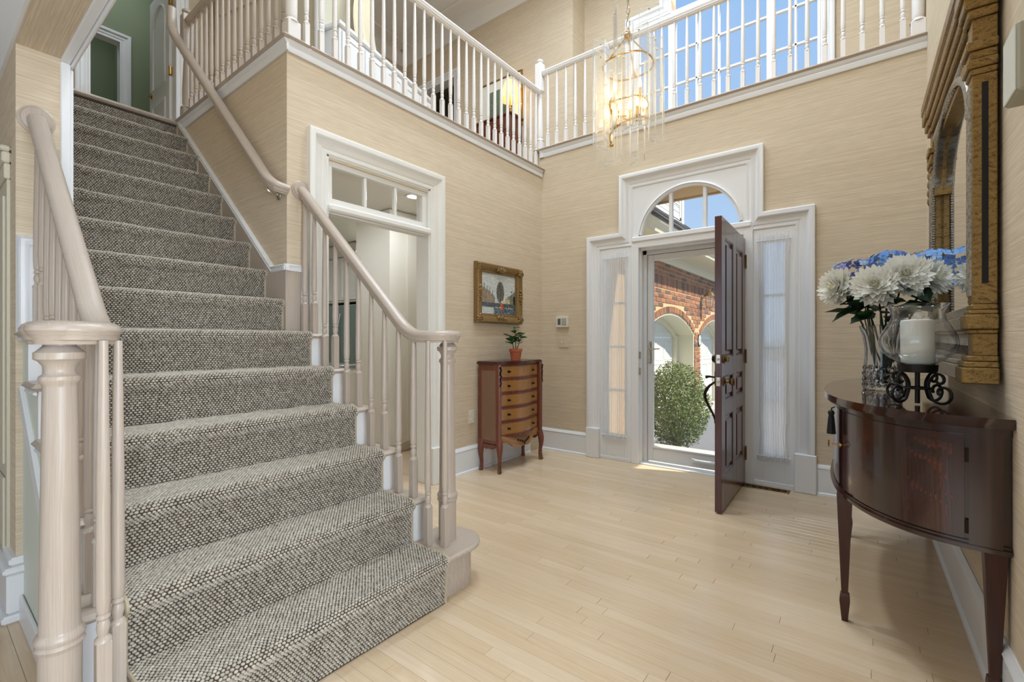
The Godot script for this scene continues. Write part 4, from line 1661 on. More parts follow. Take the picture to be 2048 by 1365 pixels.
	g.box(V(-7.87, 5.09, -0.98), V(-7.745, 5.12, -1.73), 0.002)
	shell("trim_18", g, M.white)
	d = thing("bath_door", "white panel door standing open in the sage green bathroom doorway", "door", V(-7.87, F2, -1.02))
	inv = d.transform.affine_inverse()
	g = Geo.new()
	var turn := at(V(-7.88, F2, -1.01), deg_to_rad(28))
	g.box(V(-0.66, 0.01, -0.035), V(0, 1.95, 0), 0.002, turn)
	part("leaf", g, M.white, d, inv)
	g = Geo.new()
	g.mould(bead, [P2(-0.54, 0.95), P2(-0.12, 0.95), P2(-0.12, 1.82), P2(-0.54, 1.82)], turn * Transform3D(Basis(V(1, 0, 0), V(0, 1, 0), V(0, 0, -1)), V(0, 0, -0.035)), true)
	part("panel", g, M.white, d, inv)
	var sc := thing("shower_curtain", "cream shower curtain hanging from a bronze rod in the bathroom", "curtain", V(-8.6, F2, -1.75))
	inv = sc.transform.affine_inverse()
	g = Geo.new()
	var prev := V(-9.4, 0, -1.62)
	for i in 60:
		var z := lerpf(-0.7, -1.80, (i + 1) / 60.0)
		var cur := V(-8.75 + 0.035 * sin(i * 0.9), 0, z)
		if i > 0:
			g.quad(V(prev.x, F2 + 0.1, prev.z), V(cur.x, F2 + 0.1, cur.z), V(cur.x, F2 + 1.52, cur.z), V(prev.x, F2 + 1.52, prev.z))
		prev = cur
	part("cloth", g, paint(Color(0.90, 0.86, 0.72), 0.85, {"backlight_enabled": true, "backlight": Color(0.3, 0.28, 0.2)}), sc, inv)
	g = Geo.new()
	g.tube([V(-8.75, F2 + 1.58, -0.5), V(-8.75, F2 + 1.58, -1.98)], 0.013, 10)
	g.ball(V(-8.75, F2 + 1.58, -1.95), V(0.055, 0.055, 0.03), 8, 14)
	part("rod", g, M.old_brass, sc, inv)
	for i in 10:
		g = Geo.new()
		var rp := []
		for k in 12:
			rp.append(V(-8.75 + 0.026 * cos(k * TAU / 12), F2 + 1.562 + 0.03 * sin(k * TAU / 12), -0.75 - i * 0.115))
		g.tube(rp, 0.003, 5, true)
		part("ring", g, M.old_brass, sc, inv)
	# downlights
	can_light(V(-4.75, CEIL, -3.17), "round recessed light in the gallery ceiling", "gallery ceiling light", 60.0, 0.2)
	can_light(V(-7.0, CEIL, -1.5), "recessed light over the sage green passage", "passage ceiling light", 45.0, 0.2)
	can_light(V(-8.5, CEIL, -1.2), "recessed light over the bathroom", "bathroom ceiling light", 30.0, 0.2)
	# window over the bridge
	bridge_window()
	# tall chest, lamp and picture on the gallery wall
	var c := thing("tall_chest", "tall reddish wooden chest of drawers against the gallery wall upstairs", "chest", V(-4.29, F2, -5.25))
	inv = c.transform.affine_inverse()
	g = Geo.new()
	g.box(V(-4.62, F2 + 0.08, -5.11), V(-3.96, 4.36, -5.39), 0.004)
	g.box(V(-4.64, F2, -5.10), V(-3.94, F2 + 0.08, -5.39), 0.004)
	part("carcass", g, M.cherry, c, inv)
	g = Geo.new()
	g.box(V(-4.65, 4.36, -5.085), V(-3.93, 4.39, -5.395), 0.008)
	part("top", g, M.cherry, c, inv)
	for k in 6:
		var y := F2 + 0.10 + 0.19 * k
		g = Geo.new()
		g.box(V(-4.60, y, -5.10), V(-3.98, y + 0.18, -5.115), 0.004)
		var dr := part("drawer", g, M.cherry, c, inv)
		for x in [-4.45, -4.13]:
			knob_at(dr, V(x, y + 0.09, -5.10), V(0, 0, 1), M.old_brass, 0.012)
	var l := thing("table_lamp", "brass candle-arm table lamp with pleated cream shade on the tall chest", "lamp", V(-4.06, 4.39, -5.24))
	g = Geo.new()
	g.lathe([P2(0.07, 0), P2(0.07, 0.012), P2(0.03, 0.03), P2(0.012, 0.05), P2(0.012, 0.10), P2(0.022, 0.12), P2(0.010, 0.14), P2(0.008, 0.52)], 18)
	part("base", g, M.brass, l)
	for s in [-1, 1]:
		g = Geo.new()
		g.tube([V(0, 0.13, 0), V(s * 0.03, 0.115, 0), V(s * 0.05, 0.14, 0), V(s * 0.05, 0.17, 0)], 0.005, 6)
		part("arm", g, M.brass, l)
		g = Geo.new()
		g.lathe([P2(0.011, 0.17), P2(0.011, 0.27)], 10, at(V(s * 0.05, 0, 0)))
		part("candle_sleeve", g, M.wax, l)
		g = Geo.new()
		g.ball(V(s * 0.05, 0.305, 0), V(0.016, 0.035, 0.016), 6, 10)
		part("bulb", g, M.bulb, l)
	g = Geo.new()
	for i in 48:
		var a0 := TAU * i / 48
		var a1 := TAU * (i + 1) / 48
		var k0 := 1.0 + 0.012 * (1 if i % 2 == 0 else -1)
		var k1 := 1.0 - 0.012 * (1 if i % 2 == 0 else -1)
		g.quad(V(0.145 * k0 * cos(a0), 0.24, 0.145 * k0 * sin(a0)), V(0.145 * k1 * cos(a1), 0.24, 0.145 * k1 * sin(a1)), V(0.075 * k1 * cos(a1), 0.50, 0.075 * k1 * sin(a1)), V(0.075 * k0 * cos(a0), 0.50, 0.075 * k0 * sin(a0)))
	part("lamp_shade", g, M.shade, l)
	var om := OmniLight3D.new()
	om.name = "table_lamp_glow"
	add_child(om)
	om.position = V(-4.06, 4.70, -5.24)
	om.light_energy = 0.10
	om.light_color = Color(1.0, 0.82, 0.55)
	om.omni_range = 20
	om.omni_attenuation = 2.0
	om.light_size = 0.03
	om.shadow_enabled = true
	var pf := thing("framed_print", "gold framed green landscape print with a wide cream mat in the upstairs gallery", "picture", V(-4.36, 4.75, -5.39))
	inv = pf.transform.affine_inverse()
	g = Geo.new()
	var fp := [P2(0, 0), P2(0, 0.016), P2(0.008, 0.022), P2(0.02, 0.018), P2(0.03, 0.0)]
	g.mould(fp.map(func(q): return P2(-q.x, q.y)), [P2(-4.74, 4.33), P2(-3.98, 4.33), P2(-3.98, 5.08), P2(-4.74, 5.08)], Transform3D(Basis.IDENTITY, V(0, 0, -5.398)), true)
	part("frame", g, M.brass, pf, inv)
	g = Geo.new()
	g.box(V(-4.74, 4.33, -5.397), V(-3.98, 5.08, -5.39))
	part("mat", g, paint(Color(0.93, 0.92, 0.87), 0.8), pf, inv)
	g = Geo.new()
	g.box(V(-4.60, 4.46, -5.39), V(-4.12, 4.95, -5.387))
	part("print", g, textured(blotch_image(256, [Color(0.12, 0.2, 0.15), Color(0.3, 0.42, 0.33), Color(0.55, 0.62, 0.55), Color(0.25, 0.3, 0.22), Color(0.62, 0.5, 0.36)], 1.6, 15, 0.7), V(3, 3, 3), 0.6), pf, inv)
	# cased doorway in the gallery's front wall with a dim room behind
	g = Geo.new()
	g.mould(flip, [P2(-5.32, F2), P2(-5.32, 5.46), P2(-6.10, 5.46), P2(-6.10, F2)], Transform3D(Basis(V(1, 0, 0), V(0, 1, 0), V(0, 0, 1)), V(0, 0, -5.40)))
	g.box(V(-6.12, F2, -5.56), V(-6.09, 5.5, -5.396), 0.002)
	g.box(V(-5.33, F2, -5.56), V(-5.30, 5.5, -5.396), 0.002)
	g.box(V(-6.12, 5.46, -5.56), V(-5.30, 5.5, -5.396), 0.002)
	shell("trim_19", g, M.white)
	# white panelled pieces standing askew in the gallery
	var ang := deg_to_rad(14.5)
	c = thing("white_cabinet", "low white panelled cabinet standing askew behind the gallery railing", "cabinet", V(-4.14, F2, -2.70), ang)
	g = Geo.new()
	g.box(V(-0.40, 0.0, -1.55), V(0.0, 1.17, 0.12), 0.006)
	part("body", g, M.white, c)
	g = Geo.new()
	g.box(V(-0.42, 1.17, -1.57), V(0.03, 1.225, 0.14), 0.012)
	part("top", g, M.white, c)
	for k in 5:
		var o := shaker(c, V(0.0, 0.1, 0.10 - 0.33 * k), V(0, 0, -1), V(1, 0, 0), 0.32, 1.04, M.white, "panel")
		o.transform = Transform3D.IDENTITY
	c = thing("white_armoire", "tall cream painted armoire with rounded corner on the gallery", "armoire", V(-4.22, F2, -2.50), ang)
	g = Geo.new()
	g.box(V(-1.5, 0.0, -0.5), V(-0.06, 2.35, 0.06), 0.004)
	g.box(V(-1.5, 1.62, 0.06), V(-0.05, 2.35, 0.075), 0.003)
	part("body", g, M.beige_paint, c)
	g = Geo.new()
	g.lathe([P2(0.05, 0), P2(0.05, 2.35)], 20, at(V(-0.05, 0, 0.03)))
	part("corner_column", g, M.white, c)
	# cream cloth hung over the cabinet
	g = Geo.new()
	for i in 24:
		for j in 10:
			var f := func(a: int, b: int) -> Vector3:
				var u := a / 24.0
				var w := b / 10.0
				return V(-0.02 + 0.025 * sin(u * 19.0 + w * 2.0) - 0.05 * w, 1.225 + w * 0.95, -0.12 - u * (0.34 - 0.12 * w) + 0.03 * sin(w * 7.0))
			g.quad(f.call(i, j), f.call(i + 1, j), f.call(i + 1, j + 1), f.call(i, j + 1))
	single("cream_drape", "cream cloth drape hanging beside the white armoire upstairs", "drape", g, paint(Color(0.90, 0.86, 0.76), 0.85), V(-4.14, F2, -2.70), ang)


func bridge_window() -> void:
	var z := -5.72
	var w := thing("arched_window", "tall white arched window group with small panes over the bridge", "window", V(-1.37, F3 + 0.12, z))
	var inv := w.transform.affine_inverse()
	var xf := Transform3D(Basis.IDENTITY, V(0, 0, z))
	var y0 := F3 + 0.12
	# casing: flat heads over the side lights, arch over the middle
	var cp := casing_profile(0.14, 0.045)
	var flip := []
	for q in cp:
		flip.append(P2(-q.x, q.y))
	var line := [P2(-0.42, y0), P2(-0.42, 5.22), P2(-0.86, 5.22)]
	for p in arc(-1.395, 5.38, 0.535, 0.0, PI, 24):
		line.append(p)
	line.append(P2(-1.93, 5.22))
	line.append(P2(-2.38, 5.22))
	line.append(P2(-2.38, y0))
	var g := Geo.new()
	g.mould(flip, line, xf)
	part("casing", g, M.white, w, inv)
	# spandrel boards over the arch
	g = Geo.new()
	var hole := arc(-1.395, 5.38, 0.535, PI, 0.0, 24)
	panel_with_hole(g, Rect2(-1.93, 5.22, 1.07, CEIL - 5.22), hole, z - 0.15, 0.15)
	part("spandrel", g, M.grass, w, inv)
	g = Geo.new()
	for x in [-2.40, -1.935, -0.86, -0.395]:
		g.box(V(x - 0.035, y0 - 0.1, z - 0.12), V(x + 0.035, 5.14, z + 0.004), 0.004)
	g.box(V(-2.40, y0 - 0.02, z - 0.12), V(-0.38, y0 + 0.05, z + 0.03), 0.006)
	g.box(V(-2.40, 5.18, z - 0.12), V(-0.38, 5.24, z + 0.004), 0.004)
	part("frame", g, M.white, w, inv)
	var fields := [[-2.365, -1.97, 2], [-1.90, -0.895, 4], [-0.825, -0.43, 2]]
	for f in fields:
		var n: int = f[2]
		for k in range(1, n):
			var x: float = lerpf(f[0], f[1], float(k) / n)
			g = Geo.new()
			g.box(V(x - 0.012, y0, z - 0.09), V(x + 0.012, 5.18, z - 0.05), 0.004)
			part("glazing_bar", g, M.white, w, inv)
		for y in [3.95, 4.36, 4.77]:
			g = Geo.new()
			g.box(V(f[0], y - 0.013, z - 0.09), V(f[1], y + 0.013, z - 0.05), 0.004)
			part("glazing_bar", g, M.white, w, inv)
		g = Geo.new()
		g.box(V(f[0], y0, z - 0.072), V(f[1], 5.18, z - 0.068))
		part("pane", g, M.pane_plain, w, inv)
	for a in [PI * 0.25, PI * 0.5, PI * 0.75]:
		g = Geo.new()
		g.tube([V(-1.395, 5.13, z - 0.07), V(-1.395 + 0.53 * cos(a), 5.38 + 0.53 * sin(a), z - 0.07)], 0.012, 6)
		part("glazing_bar", g, M.white, w, inv)


# ------------------------------------------------------------------ outside
const XG := -2.59
const GY := -0.30


func arch_y(z: float, zc: float) -> float:
	# underside of a garage door arch
	var r := 2.40
	var d := z - zc
	return 1.664 - r + sqrt(maxf(0.0, r * r - d * d))


func build_outside() -> void:
	var g := Geo.new()
	g.box(V(-30, GY - 0.3, -40), V(30, GY, -4.5))
	shell("floor_driveway", g, M.asphalt, "dark grey asphalt driveway outside the front door", "driveway")
	g = Geo.new()
	g.box(V(-2.5, GY, -5.95), V(0.6, -0.13, ZB - 0.16), 0.01)
	g.box(V(-1.80, -0.13, ZB - 0.30), V(-0.83, -0.02, ZB - 0.14), 0.008)
	shell("floor_porch", g, paint(Color(0.74, 0.76, 0.74), 0.7))
	# underside and edge of the overhanging bridge
	g = Geo.new()
	g.box(V(-3.2, 2.95, -5.78), V(0.6, 2.99, ZB - 0.16))
	g.box(V(-3.2, 2.95, -5.90), V(0.6, 3.36, -5.86), 0.004)
	shell("ceiling_porch", g, paint(Color(0.78, 0.66, 0.48), 0.7))
	# ---- garage
	var t := thing("garage", "brick garage wing with arched white doors seen through the doorway", "garage", V(XG - 1.5, GY, -9.0))
	var inv := t.transform.affine_inverse()
	# mortar sheet with openings, built as strips
	g = Geo.new()
	var zs := -5.2
	while zs > -13.0:
		var zm := zs - 0.05
		var lo := GY
		for zc in [-7.75, -10.56]:
			if absf(zm - zc) < 1.23:
				lo = arch_y(zm, zc)
		g.box(V(XG - 0.20, lo, zs), V(XG - 0.008, 2.46, zs - 0.1))
		zs -= 0.1
	part("mortar", g, paint(Color(0.80, 0.68, 0.52), 0.95), t, inv)
	var specs := []
	# running courses
	var row := 0
	var y := GY + 0.01
	while y < 2.43:
		var skip := y > 2.0 and y < 2.24
		if not skip:
			var z := -6.35 - (0.106 if row % 2 == 0 else 0.0)
			while z > -11.2:
				var ln := 0.20
				var ok := true
				for e in [z, z - ln / 2, z - ln]:
					for zc in [-7.75, -10.56]:
						if absf(e - zc) < 1.23 + 0.02:
							if y < arch_y(clampf(e, zc - 1.24, zc + 1.24), zc) + 0.115 and y > -1.0:
								ok = false
				# short bricks beside the openings
				if ok:
					specs.append([V(XG - 0.02, y, z - ln), V(XG + 0.0, y + 0.060, z), 0.0, 0.0])
				z -= 0.2125
		row += 1
		y += 0.0725
	# pier between the doors in half and full bricks
	y = GY + 0.01
	row = 0
	while y < 1.30:
		var cuts := [[-8.985, -9.16], [-9.172, -9.33]] if row % 2 == 0 else [[-8.985, -9.08], [-9.092, -9.235], [-9.247, -9.33]]
		for c in cuts:
			specs.append([V(XG - 0.02, y, c[1]), V(XG, y + 0.060, c[0]), 0.0, 0.0])
		row += 1
		y += 0.0725
	# soldier course
	var zz := -6.4
	while zz > -11.0:
		specs.append([V(XG - 0.02, 2.035, zz - 0.060), V(XG, 2.238, zz), 0.0, 0.0])
		zz -= 0.0725
	# arch bricks on end
	for zc in [-7.75, -10.56]:
		var a := -0.515
		while a < 0.52:
			specs.append([V(XG - 0.02, 0, 0), V(XG + 0.003, 0.10, 0.058), a, zc])
			a += 0.0295
	specs.sort_custom(func(p, q): return absf(brick_z(p) + 8.6) < absf(brick_z(q) + 8.6))
	var far := [Geo.new(), Geo.new(), Geo.new()]
	var count := 0
	for s in specs:
		var k := rng.randi_range(0, 6)
		var b := Geo.new()
		var xf := Transform3D.IDENTITY
		if s[3] != 0.0:
			var r := 2.40
			var an: float = s[2]
			xf = Transform3D(Basis(Vector3.RIGHT, -an), V(0, 1.664 - r + r * cos(an), s[3] - r * sin(an)))
			xf = Transform3D(Basis(V(1, 0, 0), V(0, cos(an), -sin(an)), V(0, sin(an), cos(an))), V(0, 1.664 - r + (r + 0.005) * cos(an), s[3] - (r + 0.005) * sin(an)))
		if count < 295:
			b.box(s[0], s[1] + V(rng.randf_range(-0.002, 0.003), 0, 0), 0.003, xf)
			part("brick", b, M.bricks[k], t, inv)
			count += 1
		else:
			far[k % 3].box(s[0], s[1], 0.0, xf)
	for k in 3:
		var o := part("far_bricks", far[k], M.bricks[k], t, inv)
		o.set_meta("kind", "stuff")
	# doors recessed in the openings
	for zc in [-7.75, -10.56]:
		g = Geo.new()
		# jamb lining
		g.box(V(XG - 0.42, GY, zc - 1.25), V(XG - 0.02, 1.33, zc - 1.20), 0.004)
		g.box(V(XG - 0.42, GY, zc + 1.20), V(XG - 0.02, 1.33, zc + 1.25), 0.004)
		g.box(V(XG - 0.40, GY, zc - 1.21), V(XG - 0.30, 1.30, zc - 1.10), 0.006)
		g.box(V(XG - 0.40, GY, zc + 1.10), V(XG - 0.30, 1.30, zc + 1.21), 0.006)
		var pts := []
		for k in 25:
			var z: float = zc + lerpf(1.225, -1.225, k / 24.0)
			pts.append(P2(-z, arch_y(z, zc)))
		g.mould([P2(0, 0), P2(0, 0.40), P2(-0.03, 0.40), P2(-0.03, 0.10), P2(-0.10, 0.10), P2(-0.10, 0)], pts, Transform3D(Basis(V(0, 0, -1), V(0, 1, 0), V(1, 0, 0)), V(XG - 0.42, 0, 0)))
		part("door_surround", g, M.garage_trim, t, inv)
		var pitch := 0.49
		for k in 4:
			g = Geo.new()
			var y0 := GY + 0.10 + pitch * k
			g.box(V(XG - 0.42, y0, zc - 1.15), V(XG - 0.38, y0 + pitch - 0.008, zc + 1.15), 0.006)
			var dp := part("door_section", g, M.garage_white, t, inv)
			for j in 5:
				var pz: float = zc + 1.10 - 0.44 * j
				var pg := Geo.new()
				pg.mould([P2(0, 0), P2(0, 0.004), P2(0.02, 0.012), P2(0.03, 0.0)], [P2(-pz, y0 + 0.07), P2(-pz + 0.40, y0 + 0.07), P2(-pz + 0.40, y0 + pitch - 0.08), P2(-pz, y0 + pitch - 0.08)], Transform3D(Basis(V(0, 0, -1), V(0, 1, 0), V(1, 0, 0)), V(XG - 0.38, 0, 0)), true)
				part("raised_panel", pg, M.garage_white, dp)
		g = Geo.new()
		g.box(V(XG - 0.45, GY, zc - 1.25), V(XG + 0.02, GY + 0.09, zc + 1.25), 0.006)
		part("sill", g, paint(Color(0.62, 0.63, 0.62), 0.8), t, inv)
	# frieze, soffit, gutter board
	g = Geo.new()
	g.box(V(XG - 0.05, 2.44, -13.0), V(XG + 0.03, 2.62, -4.9), 0.004)
	g.box(V(XG + 0.02, 2.60, -13.0), V(-2.18, 2.63, -4.9), 0.003)
	part("frieze", g, M.garage_trim, t, inv)
	g = Geo.new()
	g.mould([P2(0, 0), P2(0, 0.02), P2(0.05, 0.03), P2(0.10, 0.08), P2(0.13, 0.085), P2(0.13, 0)], [P2(0, 0), P2(8.1, 0)], Transform3D(Basis(V(0, 0, -1), V(0, 1, 0), V(1, 0, 0)), V(-2.19, 2.61, -4.9)))
	part("cornice", g, M.garage_trim, t, inv)
	# shingled roof in courses
	for k in 9:
		g = Geo.new()
		var f := k / 9.0
		var x := lerpf(-2.08, -3.75, f)
		var yy := lerpf(2.75, 4.15, f)
		var zz2 := -4.9 if k == 0 else -5.95
		while zz2 > -13.0:
			var w := 0.26 + 0.09 * sin(zz2 * 37.0 + k * 3.0)
			g.box(V(-0.30, -0.012, -w + 0.006), V(0.0, 0.012, 0.0), 0.0, Transform3D(Basis(Vector3.BACK, -0.70), V(x, yy + 0.012 * sin(zz2 * 91.0), zz2)))
			zz2 -= w
		part("shingle_course", g, M.shingles[k % 3], t, inv)
	# dormer with lap siding and a window
	g = Geo.new()
	g.box(V(-5.0, 3.6, -11.40), V(-3.60, 5.4, -9.1))
	part("dormer", g, M.garage_white, t, inv)
	for k in 12:
		g = Geo.new()
		g.box(V(-3.60, 3.85 + 0.125 * k, -11.30), V(-3.575 + 0.004, 3.85 + 0.125 * k + 0.118, -9.1), 0.006)
		part("siding_board", g, M.garage_white, t, inv)
	g = Geo.new()
	g.box(V(-3.61, 3.85, -11.43), V(-3.55, 5.4, -11.28), 0.006)
	g.box(V(-3.60, 4.05, -11.22), V(-3.555, 4.12, -10.45), 0.004)
	g.box(V(-3.60, 4.70, -11.22), V(-3.555, 4.78, -10.45), 0.004)
	g.box(V(-3.60, 4.05, -11.22), V(-3.555, 4.78, -11.12), 0.004)
	g.box(V(-3.60, 4.05, -10.55), V(-3.555, 4.78, -10.45), 0.004)
	g.box(V(-3.60, 4.39, -11.15), V(-3.56, 4.42, -10.5), 0.003)
	part("dormer_trim", g, M.garage_white, t, inv)
	g = Geo.new()
	g.box(V(-3.60, 4.1, -11.15), V(-3.572, 4.72, -10.5))
	part("dormer_pane", g, paint(Color(0.38, 0.48, 0.58), 0.05), t, inv)
	# wall lantern
	var l := thing("carriage_lantern", "brass and glass carriage lantern on the brick garage wall", "lantern", V(XG, 2.0, -9.42))
	g = Geo.new()
	g.box(V(0, -0.10, -0.06), V(0.015, 0.10, 0.06), 0.006)
	g.tube([V(0.01, 0.0, 0), V(0.06, 0.10, 0), V(0.12, 0.11, 0), V(0.14, 0.07, 0)], 0.008, 8)
	part("bracket", g, M.brass, l)
	g = Geo.new()
	g.lathe([P2(0.10, 0.06), P2(0.095, 0.075), P2(0.06, 0.13), P2(0.02, 0.155), P2(0.012, 0.17), P2(0.016, 0.18), P2(0.001, 0.20)], 8, at(V(0.14, 0, 0)))
	part("roof", g, M.brass, l)
	for k in 6:
		var an := TAU * k / 6
		g = Geo.new()
		g.tube([V(0.14 + 0.088 * cos(an), 0.06, 0.088 * sin(an)), V(0.14 + 0.055 * cos(an), -0.15, 0.055 * sin(an))], 0.005, 5)
		part("bar", g, M.brass, l)
	g = Geo.new()
	g.lathe([P2(0.084, 0.058), P2(0.052, -0.148)], 6, at(V(0.14, 0, 0)))
	part("glass", g, M.lantern_glass, l)
	g = Geo.new()
	g.lathe([P2(0.001, -0.20), P2(0.012, -0.19), P2(0.010, -0.175), P2(0.05, -0.165), P2(0.06, -0.15), P2(0.06, -0.145)], 12, at(V(0.14, 0, 0)))
	part("base", g, M.brass, l)
	# oval house number
	var sg := thing("house_number_sign", "round white sign with dark rim and number 9 on the brick pier", "sign", V(XG, 1.22, -9.24))
	g = Geo.new()
	g.lathe([P2(0.001, 0), P2(0.118, 0), P2(0.118, 0.014), P2(0.100, 0.018), P2(0.098, 0.012), P2(0.001, 0.012)], 28, Transform3D(Basis(V(0, -1, 0), V(1, 0, 0), V(0, 0, 0.82)), Vector3.ZERO))
	part("rim", g, paint(Color(0.12, 0.17, 0.2), 0.4), sg)
	g = Geo.new()
	g.lathe([P2(0.001, 0.012), P2(0.096, 0.012), P2(0.096, 0.0145), P2(0.001, 0.0145)], 28, Transform3D(Basis(V(0, -1, 0), V(1, 0, 0), V(0, 0, 0.82)), Vector3.ZERO))
	part("plate", g, paint(Color(0.88, 0.92, 0.88), 0.5), sg)
	var tm := TextMesh.new()
	tm.text = "9"
	tm.font_size = 32
	tm.pixel_size = 0.0036
	tm.depth = 0.003
	var num := part("numeral", tm, paint(Color(0.45, 0.55, 0.5), 0.5), sg, Transform3D(Basis(Vector3.UP, PI / 2), V(0.016, 0, 0)))
	num.name = "numeral"
	# clipped bush by the door
	var b := thing("boxwood_bush", "clipped green boxwood bush beside the porch", "bush", V(-2.12, GY, -6.45))
	g = Geo.new()
	for k in 16:
		var an := k * 2.4
		var tip := V(0.28 * cos(an) * (0.4 + 0.6 * fmod(k * 0.37, 1.0)), 0.75 + 0.2 * sin(k * 1.7), 0.28 * sin(an))
		g.tube([V(0.02 * cos(an), 0, 0.02 * sin(an)), tip * 0.5 + V(0, 0.02, 0), tip], [0.014, 0.009, 0.004], 5)
	part("branches", g, paint(Color(0.28, 0.22, 0.16), 0.9), b)
	var leaf := Geo.new()
	leaf.quad(V(0, 0, 0), V(0.32, 0.06, 0.5), V(0, 0.0, 1.0), V(-0.32, 0.06, 0.5))
	var mm := MultiMesh.new()
	mm.transform_format = MultiMesh.TRANSFORM_3D
	mm.use_colors = true
	mm.mesh = leaf.done()
	var r := RandomNumberGenerator.new()
	r.seed = 31
	var lump := noise(8, 3.0, 2)
	var xs := []
	var cs := []
	for i in 15000:
		var d := V(r.randfn(), r.randfn(), r.randfn()).normalized()
		var k := 1.0 - 0.42 * pow(r.randf(), 2.0)
		var bump := 1.0 + 0.14 * lump.get_noise_3d(d.x * 2.0, d.y * 2.0, d.z * 2.0)
		var p := V(d.x * 0.44, d.y * 0.58, d.z * 0.44) * k * bump + V(0, 0.62, 0)
		if p.y < 0.06:
			continue
		var nrm := (d + V(r.randfn(), r.randfn() + 0.4, r.randfn()) * 0.55).normalized()
		var side := nrm.cross(V(r.randfn(), r.randfn(), r.randfn())).normalized()
		var s := r.randf_range(0.022, 0.038)
		xs.append(Transform3D(Basis(side, nrm, side.cross(nrm)) * Basis.from_scale(Vector3.ONE * s), p))
		var tone := r.randf_range(0.6, 1.25)
		cs.append(Color(0.120 * tone, 0.185 * tone, 0.030 * tone))
	mm.instance_count = xs.size()
	for i in xs.size():
		mm.set_instance_transform(i, xs[i])
		mm.set_instance_color(i, cs[i])
	var mi := MultiMeshInstance3D.new()
	mi.name = "leaves"
	mi.multimesh = mm
	mi.material_override = paint(Color.WHITE, 0.5, {"vertex_color_use_as_albedo": true, "backlight_enabled": true, "backlight": Color(0.3, 0.34, 0.12)})
	mi.set_meta("kind", "stuff")
	b.add_child(mi)


func brick_z(s: Array) -> float:
	return s[3] if s[3] != 0.0 else (s[0].z + s[1].z) / 2.0


